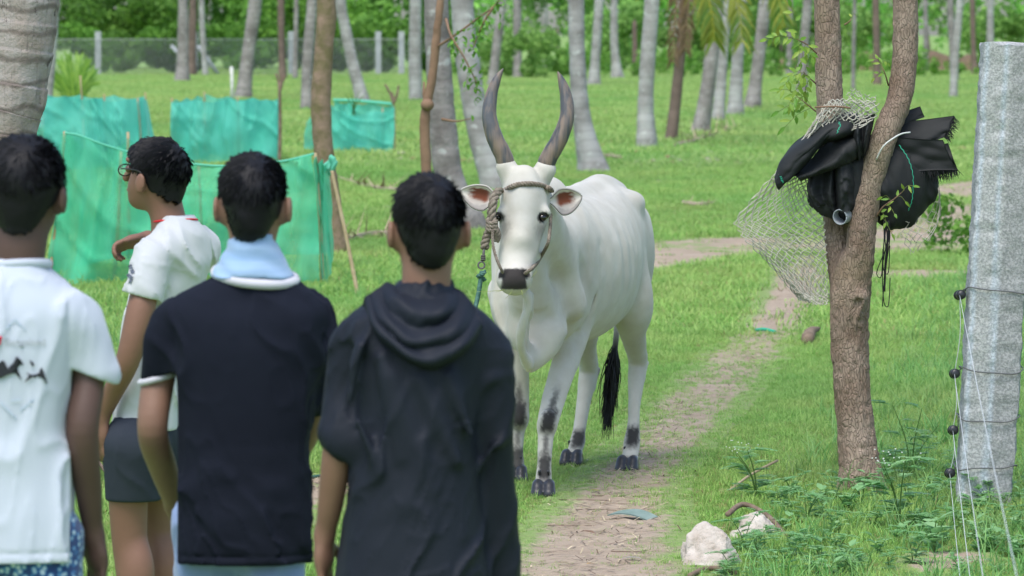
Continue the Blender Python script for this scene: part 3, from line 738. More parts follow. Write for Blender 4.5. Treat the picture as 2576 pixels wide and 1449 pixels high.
# ------------------------------------------------------------------ bark trees
def bark_extra(nt, c, mp):
    L = nt.links.new
    v = nd(nt, 'TexVoronoi', feature='DISTANCE_TO_EDGE', Scale=75.0)
    mp2 = nd(nt, 'Mapping'); mp2.inputs['Scale'].default_value = (1.2, 1.2, 0.32); tc = [n for n in nt.nodes if n.type == 'TEX_COORD'][0]
    tn = nd(nt, 'TexNoise', Scale=9.0, Detail=3.0); L(tc.outputs['Object'], tn.inputs['Vector'])
    ad = nd(nt, 'Mix', data_type='RGBA'); ad.blend_type = 'LINEAR_LIGHT'; ad.inputs['Factor'].default_value = 0.045; L(tc.outputs['Object'], ad.inputs[6]); L(tn.outputs['Color'], ad.inputs[7])
    L(ad.outputs[2], mp2.inputs['Vector']); L(mp2.outputs[0], v.inputs['Vector'])
    r = nd(nt, 'MapRange'); r.inputs[1].default_value = 0.0; r.inputs[2].default_value = 0.20; r.inputs[3].default_value = 0.30; r.inputs[4].default_value = 0.0; L(v.outputs['Distance'], r.inputs[0])
    m = nd(nt, 'Mix', data_type='RGBA'); L(r.outputs[0], m.inputs['Factor']); L(c, m.inputs[6]); m.inputs[7].default_value = (0.16, 0.12, 0.095, 1)
    b = nt.nodes['Principled BSDF']
    bp = nd(nt, 'Bump', Strength=0.7, Distance=0.008)
    rr = nd(nt, 'MapRange'); rr.inputs[2].default_value = 0.12; L(v.outputs['Distance'], rr.inputs[0]); L(rr.outputs[0], bp.inputs['Height']); L(bp.outputs[0], b.inputs['Normal'])
    t = nd(nt, 'TexNoise', Scale=2.4, Detail=4.0); L(tc.outputs['Object'], t.inputs['Vector'])
    g = nd(nt, 'MapRange'); g.inputs[1].default_value = 0.52; g.inputs[2].default_value = 0.72; g.inputs[4].default_value = 0.55; L(t.outputs['Fac'], g.inputs[0])
    m2 = nd(nt, 'Mix', data_type='RGBA'); L(g.outputs[0], m2.inputs['Factor']); L(m.outputs[2], m2.inputs[6]); m2.inputs[7].default_value = (0.19, 0.185, 0.095, 1)
    return m2.outputs[2]
M_bark = mat('neem_bark', (0.36, 0.285, 0.225), 0.95, noise=(5.0, (0.21, 0.15, 0.11), 0.14), spec=0.1, extra=bark_extra)
M_bark2 = mat('mossy_bark', (0.27, 0.195, 0.14), 0.95, noise=(9.0, (0.17, 0.145, 0.075), 0.12), bump=(24, 0.8, 0.02), spec=0.1)
M_stem = mat('brown_stem_bark', (0.27, 0.175, 0.115), 0.85, noise=(6.0, (0.18, 0.115, 0.075), 0.2), bump=(20, 0.4, 0.01), spec=0.15)
M_leaf = mat('leaf_green', attr=True, rough=0.45, spec=0.4, trans=0.4)
def leaf(p, dirv, l, w, col, up=(0, 0, 1), curl=0.12):
    dirv = np.array(dirv, float); dirv /= np.linalg.norm(dirv) + 1e-9
    s = np.cross(dirv, up); s /= np.linalg.norm(s) + 1e-9; n = np.cross(s, dirv)
    p = np.array(p, float)
    V = [p, p + dirv * l * .35 + s * w * .5 + n * l * .04, p + dirv * l * .35 - s * w * .5 + n * l * .04, p + dirv * l * .38, p + dirv * l * .7 + s * w * .35, p + dirv * l * .7 - s * w * .35, p + dirv * l * .72 - n * l * .03, p + dirv * l - n * l * curl]
    Fq = [[0, 1, 3, -1], [0, 3, 2, -1], [1, 4, 6, 3], [3, 6, 5, 2], [4, 7, 6, -1], [6, 7, 5, -1]]
    return np.array(V), np.array(Fq), np.tile(col, (8, 1))
def leafy(items):
    Vs, Fs, Cs, k = [], [], [], 0
    for V, Fq, C in items:
        Vs.append(V); Fs.append(np.where(np.asarray(Fq) >= 0, np.asarray(Fq) + k, -1)); Cs.append(C); k += len(V)
    return (np.concatenate(Vs), np.concatenate(Fs)), np.concatenate(Cs)
# forked neem tree
D_t = gd(1242)
nt_ = root('forked_tree', G(2168, 1242), 'rough barked tree forking into two stems, black tarp wedged in it', 'tree')
f = Field((1.15, 21.75, -0.12), (1.95, 22.75, 2.75), 0.0062)
q = lambda a, b, e=0.0: P(a, b, D_t + e)
f.chain([q(2178, 1300), q(2168, 1235), q(2158, 1120), q(2146, 1000), q(2139, 900), q(2137, 800), q(2139, 730), q(2150, 660)], [0.135, 0.102, 0.084, 0.079, 0.080, 0.083, 0.086, 0.070], 0.04)
for a_ in range(6):
    an = a_ * 1.05 + 0.3
    f.cone(q(2166, 1195), q(2170, 1262) + np.array([0.12 * math.cos(an), 0.12 * math.sin(an), 0]), 0.05, 0.025, 0.05)
f.chain([q(2137, 790, .03), q(2118, 690, .07), q(2108, 600, .10), q(2098, 460, .12), q(2089, 300, .12), q(2084, 150, .12), q(2080, 0, .12), q(2076, -110, .12)], [0.064, 0.058, 0.056, 0.057, 0.058, 0.057, 0.056, 0.055], 0.02)
f.chain([q(2140, 800, -.02), q(2162, 660, -.03), q(2170, 560, -.04), q(2187, 470, -.04), q(2206, 400, -.04), q(2234, 320, -.03), q(2262, 250, -.02), q(2276, 150, 0), q(2278, 40, 0), q(2274, -110, 0)], [0.066, 0.062, 0.060, 0.058, 0.057, 0.056, 0.055, 0.055, 0.054, 0.053], 0.02)
f.cone(q(2152, 790, -.09), q(2163, 750, -.09), 0.02, 0.03, 0.03)     # bulge under the fork
f.cone(q(2148, 850, -.105), q(2158, 760, -.10), 0.008, 0.014, 0.02, 's')
def barkw(p):
    a = np.stack([p[:, 0] * 62, p[:, 1] * 62, p[:, 2] * 22], -1)
    r1 = np.abs(vn(a, 51)); r2 = np.abs(vn(a * 2.1 + 5, 52))
    return 0.008 * (0.35 - r1) * np.where(p[:, 2] < 1.15, 1.25, 0.7) + 0.004 * (0.3 - r2)
f.warp(lambda p: -barkw(p) * -1.0, 0.03)
ob('trunk', f.mesh(1), M_bark, nt_)
# upper limbs and crown above the frame
for a, b in (((2076, -100, .12), (-0.5, 0.3, 2.2)), ((2274, -100, 0), (0.6, 0.2, 2.0))):
    p0 = q(*a); ob('limb', tube(spline([p0 - np.array([0, 0, 0.1]), p0 + np.array(b) * .4, p0 + np.array(b)], 12), np.linspace(0.056, 0.03, 12), 9), M_stem, nt_)
its = []
rr_ = np.random.default_rng(5)
for i in range(1500):
    c0 = (q(2076, -100, .12) + np.array([-0.5, 0.3, 2.4])) if i % 2 else (q(2274, -100) + np.array([0.6, 0.2, 2.2]))
    p_ = c0 + rr_.normal(size=3) * np.array([0.75, 0.75, 0.5])
    dv = rr_.normal(size=3); its.append(leaf(p_, dv, 0.09, 0.035, np.array([0.09, 0.20, 0.03]) * rr_.uniform(0.7, 1.3)))
vf, C = leafy(its); ob('crown', vf, M_leaf, nt_, col=C, smooth=False)
def neem_twig(pts, d, leaves, seed, parent, thick=0.004, l=0.05):
    r = np.random.default_rng(seed)
    ax = spline([P(a, b, d + e) for a, b, e in pts], 24)
    ob('twig', tube(ax, np.linspace(thick, 0.0012, 24), 5), M_stem, parent)
    its = []
    for (u, dx, dy, n) in leaves:                        # compound leaf: rachis offset in photo units
        j = min(int(u * 23), 22); p = ax[j]; e = p + np.array([dx / 500, r.uniform(-.05, .05), -dy / 500])
        mid = (p + e) / 2 + np.array([0, 0, 0.015])
        rach = spline([p, mid, e], 12)
        V, Fq = tube(rach, 0.0012, 3); its.append((V, Fq, np.tile([0.20, 0.25, 0.06], (len(V), 1))))
        for k in range(max(3, int(n * .62))):
            t = 0.25 + 0.75 * k / max(1, int(n * .62) - 1); jj = min(int(t * 11), 10); pp = rach[jj]; T = rach[jj + 1] - rach[jj]
            T /= np.linalg.norm(T) + 1e-9; S = np.cross(T, [0.2, -1, 0.3]); S /= np.linalg.norm(S)
            sg = 1 if k % 2 else -1
            dv = T * .55 + S * sg * .8 + np.array([0, r.uniform(-.3, .3), -0.15]) if k < int(n * .62) - 1 else T
            g = r.uniform(); cc = np.array([0.12, 0.30, 0.03]) * (1 - g) + np.array([0.33, 0.46, 0.07]) * g
            its.append(leaf(pp, dv, l * r.uniform(0.7, 1.15), l * 0.36, cc, up=(r.uniform(-.4, .4), -1, 0.5)))
    vf, C = leafy(its); ob('leaves', vf, M_leaf, parent, col=C, smooth=False)
neem_twig([(2055, 135, 0), (2030, 112, -.05), (2004, 98, -.08)], D_t, [(0.5, -75, -18, 11), (0.95, -70, 0, 11), (0.9, -20, -75, 8), (0.95, 15, 30, 7), (0.6, -10, 45, 8), (0.95, 5, 85, 9), (0.5, 10, 30, 7), (0.2, -20, 55, 8)], 1, nt_)
neem_twig([(2052, 280, 0), (2030, 262, -.03), (2002, 240, -.06)], D_t, [(0.2, -30, -30, 7), (0.4, -45, 12, 8), (0.6, -60, 20, 9), (0.7, -10, -45, 7), (0.95, -40, -15, 8), (0.95, -25, 25, 8), (0.3, -60, 45, 9)], 2, nt_)
neem_twig([(2052, 210, .02), (2035, 195, -.03), (2020, 180, -.06)], D_t, [(0.9, -40, 10, 8), (0.7, -25, 35, 8), (0.95, -45, 30, 8), (0.95, 5, 50, 8), (0.4, -10, 30, 6)], 3, nt_)
neem_twig([(2125, 62, 0), (2137, 54, -.03), (2142, 46, -.03)], D_t, [(0.9, 12, -8, 4)], 4, nt_, l=0.03)
neem_twig([(2235, 215, 0), (2226, 185, -.08), (2215, 160, -.08)], D_t, [(0.5, -22, 10, 5), (0.9, -16, -14, 5), (0.95, 14, -4, 5)], 5, nt_, l=0.035)
neem_twig([(2205, 545, -.06), (2222, 520, -.12), (2250, 500, -.15), (2275, 478, -.15)], D_t, [(0.2, 15, 25, 5), (0.4, 20, 20, 5), (0.6, -18, -8, 4), (0.7, 22, 8, 4), (0.95, 24, -14, 5), (0.1, 30, 45, 6)], 6, nt_, l=0.035)

# mossy tree by the pens
mt = root('mossy_tree', G(845, 645), 'straight mossy brown tree trunk rising behind the front green net', 'tree')
dm = gd(645)
c = spline([P(850, 700, dm), P(846, 640, dm), P(833, 500, dm), P(815, 390, dm), P(808, 250, dm), P(815, 120, dm), P(822, 0, dm), P(825, -250, dm), P(820, -900, dm)], 120)
z = c[:, 2]
V, Fq = tube(c, np.interp(z, [0, .3, 2, 5], [0.115, 0.088, 0.087, 0.06]), 18)
V = V + (fbm(V * np.array([18, 18, 9]), 61)[:, None]) * 0.02 * np.array([1, 1, 0])
ob('trunk', (V, Fq), M_bark2, mt)
its = []
for i in range(900):
    p_ = c[-1] + rr_.normal(size=3) * np.array([1.0, 1.0, 0.7]) + np.array([0, 0, 0.6]); its.append(leaf(p_, rr_.normal(size=3), 0.12, 0.06, np.array([0.08, 0.18, 0.03]) * rr_.uniform(0.7, 1.3)))
vf, C = leafy(its); ob('crown', vf, M_leaf, mt, col=C, smooth=False)
# thin brown forked stem
ds = 38.0
bs = root('thin_stem_tree', G(1080, 70 + 26000 / 38.0), 'thin brown stem with a pruned knot in front of the scarred palm', 'tree')
c = spline([P(1082, 780, ds), P(1078, 640, ds), P(1074, 450, ds), P(1068, 330, ds), P(1073, 265, ds), P(1088, 190, ds), P(1098, 90, ds), P(1108, 0, ds), P(1118, -200, ds), P(1100, -700, ds)], 110)
V, Fq = tube(c, np.interp(np.linspace(0, 1, 110), [0, .35, .5, 1], [0.045, 0.038, 0.036, 0.02]), 10)
V = V + fbm(V * 20, 62)[:, None] * 0.008
ob('trunk', (V, Fq), M_stem, bs)
ob('knot', cat_([ellipsoid(P(1075, 264, ds - .03), (0.05, 0.05, 0.045)), tube([P(1070, 260, ds), P(1066, 235, ds), P(1067, 205, ds)], [0.016, 0.012, 0.006], 6), tube([P(1075, 275, ds), P(1060, 285, ds)], [0.02, 0.012], 6)]), M_stem, bs)
def side_twig(pts, nl, seed, parent, d, sz=0.06):
    r = np.random.default_rng(seed); ax = spline([P(a, b, d + e) for a, b, e in pts], 20)
    ob('twig', tube(ax, np.linspace(0.012, 0.003, 20), 5), M_stem, parent)
    its = []
    for i in range(nl):
        j = r.integers(5, 20); p = ax[j] + r.normal(size=3) * 0.03; its.append(leaf(p + np.array([0, 0, -.02]), np.array([r.normal(), r.normal(), r.normal() - 0.6]), sz * r.uniform(.7, 1.2), sz * .45, np.array([0.12, 0.29, 0.03]) * r.uniform(0.8, 1.4)))
    vf, C = leafy(its); ob('leaves', vf, M_leaf, parent, col=C, smooth=False)
side_twig([(1100, 118, 0), (1140, 92, -.2), (1190, 55, -.3), (1240, 18, -.4), (1262, -10, -.4)], 46, 1, bs, ds)
side_twig([(1122, 48, -.1), (1135, 90, -.3), (1165, 140, -.4), (1195, 200, -.4), (1200, 230, -.4)], 70, 2, bs, ds)
side_twig([(1240, 18, -.4), (1215, 60, -.4), (1190, 120, -.4)], 60, 3, bs, ds)
side_twig([(1112, 300, 0), (1150, 305, -.1), (1185, 298, -.2)], 2, 4, bs, ds)

# ------------------------------------------------------------------ far wood, bushes, wire fence
def leaf_cloud(n, rx, ry, h, size, dark, light, seed, lumps=9, trunk=True):
    r = np.random.default_rng(seed)
    cs = np.stack([r.uniform(-.75, .75, lumps) * rx, r.uniform(-.75, .75, lumps) * ry, r.uniform(0.2, 0.85, lumps) * h], -1)
    rad = r.uniform(0.28, 0.5, lumps) * min(rx, h * 0.6)
    li = r.integers(0, lumps, n)
    v = r.normal(size=(n, 3)); v /= np.linalg.norm(v, axis=1)[:, None]
    p = cs[li] + v * (rad[li] * r.uniform(0.55, 1.0, n) ** 0.5)[:, None]
    p[:, 2] = np.abs(p[:, 2]) + 0.02
    d = v + r.normal(size=(n, 3)) * 0.6; d /= np.linalg.norm(d, axis=1)[:, None]
    a = np.cross(d, r.normal(size=(n, 3))); a /= np.linalg.norm(a, axis=1)[:, None] + 1e-9
    b = np.cross(d, a); s = size * r.uniform(0.6, 1.3, n)[:, None]
    V = np.stack([p - a * s * .5, p + b * s * .28, p + a * s * .5, p - b * s * .28], 1).reshape(-1, 3)
    Fq = np.arange(4 * n).reshape(n, 4)
    t = np.clip(r.uniform(size=n) * 0.8 + 0.2 * (li % 3 == 0), 0, 1)[:, None]
    C = np.repeat(np.array(dark) * (1 - t) + np.array(light) * t, 4, axis=0)
    return V, Fq, C
M_bgleaf = mat('background_leaf', attr=True, rough=0.6, spec=0.25, trans=0.35, rnd=0.25)
M_bgstem = mat('background_trunk', (0.20, 0.165, 0.13), 0.9, noise=(5, (0.12, 0.10, 0.08)), spec=0.1)
CL = []
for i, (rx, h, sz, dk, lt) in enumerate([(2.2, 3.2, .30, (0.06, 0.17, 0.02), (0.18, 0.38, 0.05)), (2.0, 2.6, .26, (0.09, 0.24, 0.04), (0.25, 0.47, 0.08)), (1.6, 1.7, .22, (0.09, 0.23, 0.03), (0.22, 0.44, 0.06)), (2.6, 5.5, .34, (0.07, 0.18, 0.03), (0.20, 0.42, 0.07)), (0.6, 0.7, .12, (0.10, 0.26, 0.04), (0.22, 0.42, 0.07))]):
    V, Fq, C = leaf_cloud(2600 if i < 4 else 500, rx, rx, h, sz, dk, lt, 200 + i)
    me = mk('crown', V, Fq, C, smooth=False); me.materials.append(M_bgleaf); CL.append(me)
CL2 = []  # crowns for centre and right, distant haze put in as paler leaf colours
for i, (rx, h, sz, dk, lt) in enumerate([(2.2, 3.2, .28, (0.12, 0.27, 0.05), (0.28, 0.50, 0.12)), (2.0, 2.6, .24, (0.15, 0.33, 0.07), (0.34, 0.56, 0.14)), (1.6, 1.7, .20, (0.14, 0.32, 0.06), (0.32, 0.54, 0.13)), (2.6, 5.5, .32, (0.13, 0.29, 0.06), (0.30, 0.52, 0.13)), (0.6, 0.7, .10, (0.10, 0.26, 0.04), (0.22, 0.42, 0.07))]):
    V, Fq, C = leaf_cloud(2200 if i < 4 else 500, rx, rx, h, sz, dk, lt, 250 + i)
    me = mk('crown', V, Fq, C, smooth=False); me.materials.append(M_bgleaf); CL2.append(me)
TR = mk('trunk', *tube(spline([(0, 0, -.1), (0.1, 0, 0.8), (0, .1, 2.0)], 8), np.linspace(.14, .07, 8), 7)); TR.materials.append(M_bgstem)
def bush(vx, d, k, sc_, label, name='bush', cat='bush', group='trees and bushes at the back of the grove', trunk=False):
    g = np.array([(vx - 1288) / F * d, d, 0.0])
    r = root(name, g, label, cat, group)
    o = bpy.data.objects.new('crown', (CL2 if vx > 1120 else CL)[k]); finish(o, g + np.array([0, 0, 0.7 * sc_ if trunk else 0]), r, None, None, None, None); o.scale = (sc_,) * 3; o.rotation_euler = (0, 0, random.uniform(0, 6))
    if trunk:
        o = bpy.data.objects.new('trunk', TR); finish(o, g, r, None, None, None, None)
    return r
bgs = [(185, 240, 0, 1.1, 'leafy tree right of the pale trunk at upper left'), (290, 244, 3, .9, 'dark dense tree above the left wire fence'), (380, 240, 0, 1.1, 'dark tree left of the grey palm with bulging foot'),
       (560, 236, 1, .8, 'bright yellow green bush behind the thin palms on the left'), (640, 245, 3, .9, 'dark tree behind the grey palm leaning right'), (760, 242, 0, 1.1, 'dark tree behind the mossy trunk'),
       (890, 240, 0, 1.0, 'dark tree behind the pale palm leaning left'), (975, 234, 1, 1.0, 'round bright bush above the wire fence post'), (1085, 245, 3, 1.0, 'dark tree hidden behind the scarred palm'),
       (1225, 205, 1, .75, 'bright bush under the palm leaning behind the left horn'), (1340, 200, 1, .75, 'dark green bush between the horn tips'), (1420, 210, 2, .8, 'low shrub left of the splayed foot palm'),
       (1530, 240, 3, .8, 'leafy tree behind the far palm with flared foot'), (1600, 235, 0, 1.0, 'green tree behind the whitish palm'), (1750, 238, 1, 1.0, 'green bush behind the drooping fronds'),
       (1960, 240, 3, .9, 'tall bush left of the forked tree'), (2170, 240, 1, 1.1, 'bright tree seen between the forked stems'), (2330, 243, 3, .9, 'green tree right of the forked tree'), (2470, 240, 1, 1.1, 'green tree above the granite post'), (2560, 236, 0, 1.0, 'green tree at the right edge of the grove'),
       (1400, 243, 3, .9, 'tree in the gap above the bull\'s head'), (1850, 244, 0, 1.1, 'tree behind the row of palms right of the brown palm'), (2060, 245, 0, 1.1, 'tree behind the forked tree\'s left stem'), (470, 246, 3, 1.0, 'tree behind the dark brown palm on the left')]
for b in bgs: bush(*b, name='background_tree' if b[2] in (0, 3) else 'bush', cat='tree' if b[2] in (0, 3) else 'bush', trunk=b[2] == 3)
for i, vx in enumerate(np.linspace(120, 1080, 12)):
    bush(vx + random.uniform(-20, 20), 219 + random.uniform(0, 5), 0, random.uniform(.55, .75), 'dark leafy hedge bush close behind the wire fence', group='hedge behind the wire fence')
bush(2432, gd(648), 4, 0.75, 'low dark green bush by the path left of the granite post', group=None)
# the woodland that closes the view, one mass
rw = np.random.default_rng(77); Vs, Fs, Cs, k = [], [], [], 0
for i in range(26):
    V, Fq, C = leaf_cloud(900, 3.0, 2.0, rw.uniform(6, 9), 0.5, (0.07, 0.19, 0.04), (0.22, 0.45, 0.09), 300 + i, lumps=14)
    V = V + np.array([-44 + i * 3.5 + rw.uniform(-1, 1), 258 + rw.uniform(-5, 5), 0]); Vs.append(V); Fs.append(Fq + k); Cs.append(C * rw.uniform(0.7, 1.3) * (1.45 if V[:, 0].mean() > -3 else 1.0)); k += len(V)  # centre and right masses lightened: haze mixed into the leaf colour
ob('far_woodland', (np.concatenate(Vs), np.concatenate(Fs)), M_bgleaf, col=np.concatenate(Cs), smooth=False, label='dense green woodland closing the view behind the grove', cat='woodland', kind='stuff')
# weedy undergrowth at the foot of the wood
Vs, Fs, Cs, k = [], [], [], 0
for i in range(60):
    vx = rw.uniform(1120, 2576); d = rw.uniform(205, 238)
    V, Fq, C = leaf_cloud(260, 1.3, 1.0, rw.uniform(0.4, 1.0) * (1.3 if vx > 1150 else 0.8), 0.16, (0.08, 0.21, 0.03), (0.19, 0.38, 0.06), 400 + i, lumps=6)
    V = V + np.array([(vx - 1288) / F * d, d, 0]); Vs.append(V); Fs.append(Fq + k); Cs.append(C); k += len(V)
ob('undergrowth', (np.concatenate(Vs), np.concatenate(Fs)), M_bgleaf, col=np.concatenate(Cs), smooth=False, label='bright weedy undergrowth along the far edge of the meadow', cat='undergrowth', kind='stuff')
M_conc = mat('weathered_concrete', (0.46, 0.48, 0.50), 0.9, noise=(6, (0.33, 0.35, 0.36)), spec=0.15)
M_wire = mat('galvanised_wire', (0.42, 0.44, 0.45), 0.5, spec=0.5)
M_earth = mat('earth_bank', (0.22, 0.15, 0.11), 0.95, noise=(1.5, (0.14, 0.12, 0.06)), bump=(3, .6, .1), spec=0.1)
dfn = gd(190)
fen = root('wire_fence', np.array([(600 - 1288) / F * dfn, dfn, 0]), 'wire mesh fence on grey concrete posts at the back left', 'fence')
def box(c, sx, sy, sz, yaw=0.0):
    V = np.array([[x, y, z] for x in (-.5, .5) for y in (-.5, .5) for z in (0, 1)]) * np.array([sx, sy, sz])
    V = xf(V, yaw) + np.array(c)
    return V, np.array([[0, 1, 3, 2], [4, 6, 7, 5], [0, 4, 5, 1], [2, 3, 7, 6], [0, 2, 6, 4], [1, 5, 7, 3]])
fx = lambda vx: np.array([(vx - 1288) / F * dfn, dfn, 0.0])
for vx in (60, 248, 490, 733, 952, 1010): ob('post', box(fx(vx), 0.24, 0.2, 1.85), M_conc, fen, smooth=False)
for a, b in ((425, 488), (552, 500)):
    p0, p1 = fx(a), fx(b); p1[2] = 1.25; p0[1] -= .15; p1[1] -= .15
    if a < b: p0, p1 = fx(488) + [0, -.15, 0.3], fx(432) + [0, -.15, 1.25]
    ob('brace', tube([p0, p1], 0.09, 6), M_conc, fen)
its = []
x0, x1 = fx(40)[0], fx(1012)[0]
for i in np.arange(x0, x1, 0.16):
    for sg in (-1, 1):
        a = np.array([i, dfn - .12 + sg * .01, 0.02]); b = a + np.array([sg * 1.5, 0, 1.5]); its.append(tube([a, b], 0.006, 3, cap=False))
for zz in (0.05, 1.52): its.append(tube([[x0, dfn - .14, zz], [x1, dfn - .14, zz]], 0.012, 3, cap=False))
ob('wire_mesh', cat_(its), M_wire, fen)
bk = np.array([[(vx - 1288) / F * 236, 236 + 0.6 * math.sin(i * 1.7), 0] for i, vx in enumerate(np.linspace(1960, 2700, 40))])
ob('earth_bank', sheet(lambda u, v: np.stack([np.interp(u, np.linspace(0, 1, 40), bk[:, 0]), 236 + (v - .5) * 3, 0.95 * np.sin(np.pi * v) * (0.8 + 0.4 * vn(np.stack([u * 25, v * 0, 0 * u], -1), 71)) - 0.02], -1), 80, 9), M_earth, kind='structure')
# ------------------------------------------------------------------ the bull
BO = np.array([0.242, 22.93, 0.0]); BFW = np.array([-.305, -.952, 0.0]); BFW /= np.linalg.norm(BFW)
BLF = np.array([-BFW[1], BFW[0], 0.0]); UP = np.array([0, 0, 1.0])
def BP(x, y, z): return BO + BFW * x + BLF * y + UP * z
bull = root('bull', BO, 'white bull with tall curved grey horns facing the viewer', 'bull')
f = Field((-0.42, 21.22, -0.03), (0.98, 24.15, 1.52), 0.0085)
f.loft(BO, [BFW, BLF, UP], [
    (-.90, -.02, .07, .98, 1.10), (-.86, -.02, .13, .88, 1.19), (-.76, -.02, .19, .78, 1.26), (-.62, -.015, .215, .72, 1.305), (-.45, -.01, .24, .67, 1.318), (-.25, .0, .272, .615, 1.285),
    (0.0, .015, .290, .60, 1.265), (.22, .035, .268, .61, 1.27), (.42, .04, .225, .61, 1.30), (.58, .045, .195, .60, 1.28), (.72, .045, .165, .60, 1.18), (.82, .04, .11, .66, 1.05)], 0.03, n=2.15)
B = lambda *a: BP(*a)
# hip bones, spine, shoulder masses, hump
for s_ in (-1, 1):
    f.ell(B(-.52, -.015 + s_ * .168, 1.21), (.085, .05, .045), [BFW, BLF, UP], 0.055)
    f.ell(B(-.78, -.02 + s_ * .12, 1.12), (.07, .05, .06), [BFW, BLF, UP], 0.06)
    f.ell(B(.46, .045 + s_ * .140, .96), (.16, .075, .24), [BFW, BLF, UP], 0.05)
    f.ell(B(.58, .045 + s_ * .125, .80), (.10, .065, .12), [BFW, BLF, UP], 0.05)
    f.ell(B(-.62, -.015 + s_ * .130, .94), (.19, .085, .25), [BFW, BLF, UP], 0.06)
f.ell(B(.47, .035, 1.285), (.19, .075, .07), [BFW, BLF, UP], 0.06)
f.cone(B(-.30, .36, 1.02), B(-.40, .31, .92), .04, .02, 0.06, 's')       # flank hollow
# neck
f.chain([B(.50, .05, 1.05), P(1352, 620, 22.12), P(1332, 545, 21.86), P(1322, 500, 21.76)], [.205, .16, .125, .11], 0.05)
f.chain([B(.60, .045, .86), P(1342, 760, 22.05), P(1325, 660, 21.88)], [.165, .105, .07], 0.05)
f.chain([P(1368, 560, 21.95), P(1398, 660, 22.12), P(1428, 760, 22.22)], [.05, .07, .08], 0.05)
# brisket and dewlap
f.ell(P(1352, 835, 22.08), (.12, .13, .10), None, 0.06)
f.chain([P(1372, 850, 22.02), P(1352, 890, 21.98), P(1336, 922, 21.95)], [.075, .05, .022], 0.03)
f.chain([P(1322, 735, 21.68), P(1330, 765, 21.68), P(1318, 805, 21.70), P(1309, 850, 21.74), P(1314, 885, 21.80), P(1330, 918, 21.88)], [.020, .014, .015, .018, .020, .022], 0.012)
f.chain([P(1330, 745, 21.76), P(1326, 800, 21.84), P(1322, 860, 21.88), P(1332, 900, 21.94)], [.024, .022, .024, .035], 0.03)
f.cone(P(1345, 790, 21.86), P(1340, 880, 21.88), .022, .018, .03, 's')
# legs
def leg(pts, rs, k=0.03): f.chain([P(*p) for p in pts], [1.07 * r_ for r_ in rs], k)
FL = [(1432, 740, 22.6), (1436, 830, 22.52), (1424, 900, 22.42), (1398, 985, 22.27), (1378, 1060, 22.17), (1373, 1098, 22.14), (1370, 1160, 22.10), (1368, 1200, 22.08), (1366, 1226, 22.05)]
leg(FL, [.11, .078, .058, .046, .042, .032, .028, .034, .033], .025)
FR = [(1288, 740, 22.85), (1292, 830, 22.85), (1299, 910, 22.85), (1306, 990, 22.84), (1306, 1052, 22.82), (1302, 1085, 22.82), (1300, 1140, 22.80), (1300, 1172, 22.79), (1297, 1192, 22.77)]
leg(FR, [.10, .072, .054, .043, .040, .031, .027, .033, .033], .025)
HL = [(1535, 640, 23.30), (1585, 760, 23.30), (1592, 835, 23.36), (1604, 905, 23.50), (1600, 950, 23.48), (1596, 1010, 23.42), (1594, 1065, 23.38), (1591, 1108, 23.34), (1584, 1150, 23.28)]
leg(HL, [.145, .10, .056, .042, .037, .029, .026, .034, .034], .025)
HR = [(1440, 640, 23.62), (1462, 780, 23.58), (1470, 865, 23.66), (1481, 925, 23.80), (1475, 965, 23.78), (1466, 1030, 23.72), (1457, 1085, 23.67), (1453, 1112, 23.64), (1444, 1143, 23.60)]
leg(HR, [.14, .095, .052, .042, .037, .030, .027, .033, .034], .025)
for (a, b) in (((1626, 912, 23.62), (1606, 955, 23.52)), ((1502, 930, 23.90), (1482, 975, 23.80))):   # point of the hock
    f.cone(P(*a), P(*b), .016, .026, 0.03)
f.ell(P(1378, 1062, 22.13), (.043, .04, .055), None, 0.02); f.ell(P(1307, 1050, 22.79), (.042, .04, .052), None, 0.02)
# head
f.ell(P(1319, 505, 21.68), (.098, .115, .108), None, 0.03)
f.cone(P(1318, 545, 21.66), P(1304, 640, 21.58), .104, .074, 0.03)
f.cone(P(1304, 640, 21.58), P(1295, 695, 21.52), .072, .066, 0.03)
f.ell(P(1294, 704, 21.50), (.072, .070, .056), None, 0.025)
f.cone(P(1336, 590, 21.80), P(1298, 712, 21.56), .082, .046, 0.04)
f.ell(P(1295, 727, 21.52), (.047, .055, .022), None, 0.012)
f.cone(P(1316, 450, 21.66), P(1308, 600, 21.535), .06, .045, 0.04)
for s_, ex in ((-1, 1263), (1, 1373)):
    f.ell(P(ex, 536, 21.615), (.022, .03, .024), None, 0.025)
f.cone(P(1285, 448, 21.70), P(1274, 420, 21.695), .045, .044, 0.015); f.cone(P(1358, 452, 21.70), P(1372, 426, 21.695), .045, .045, 0.015)
f.cone(P(1285, 462, 21.70), P(1360, 466, 21.70), .030, .030, 0.015)
for ex, ey in ((1251, 546), (1366, 547)): f.ell(P(ex, ey, 21.60), (.021, .02, .017), None, 0.012, 's')
for ex in (1263, 1322): f.ell(P(ex, 688, 21.445), (.013, .022, .018), None, 0.012, 's')
def skinfold(p):
    w = np.exp(-((p[:, 1] - 22.05) / .35) ** 2) * sstep(1.15, .9, p[:, 2]) * sstep(.45, .6, p[:, 2])
    a = 1 - 2 * np.abs(vn(np.stack([p[:, 0] * 17 + p[:, 2] * 5, p[:, 1] * 5, p[:, 2] * 3.2], -1), 85))
    rib = np.sin((p @ BFW) * 58) * np.exp(-(((p - BO) @ BFW + .02) / .26) ** 2) * sstep(.72, .85, p[:, 2]) * sstep(1.18, 1.02, p[:, 2])
    return -.010 * w * a - .0042 * rib
f.warp(lambda p: 0.0025 * fbm(p * 22, 81) + 0.006 * fbm(p * np.array([8, 8, 5]), 82) + skinfold(p), 0.03)
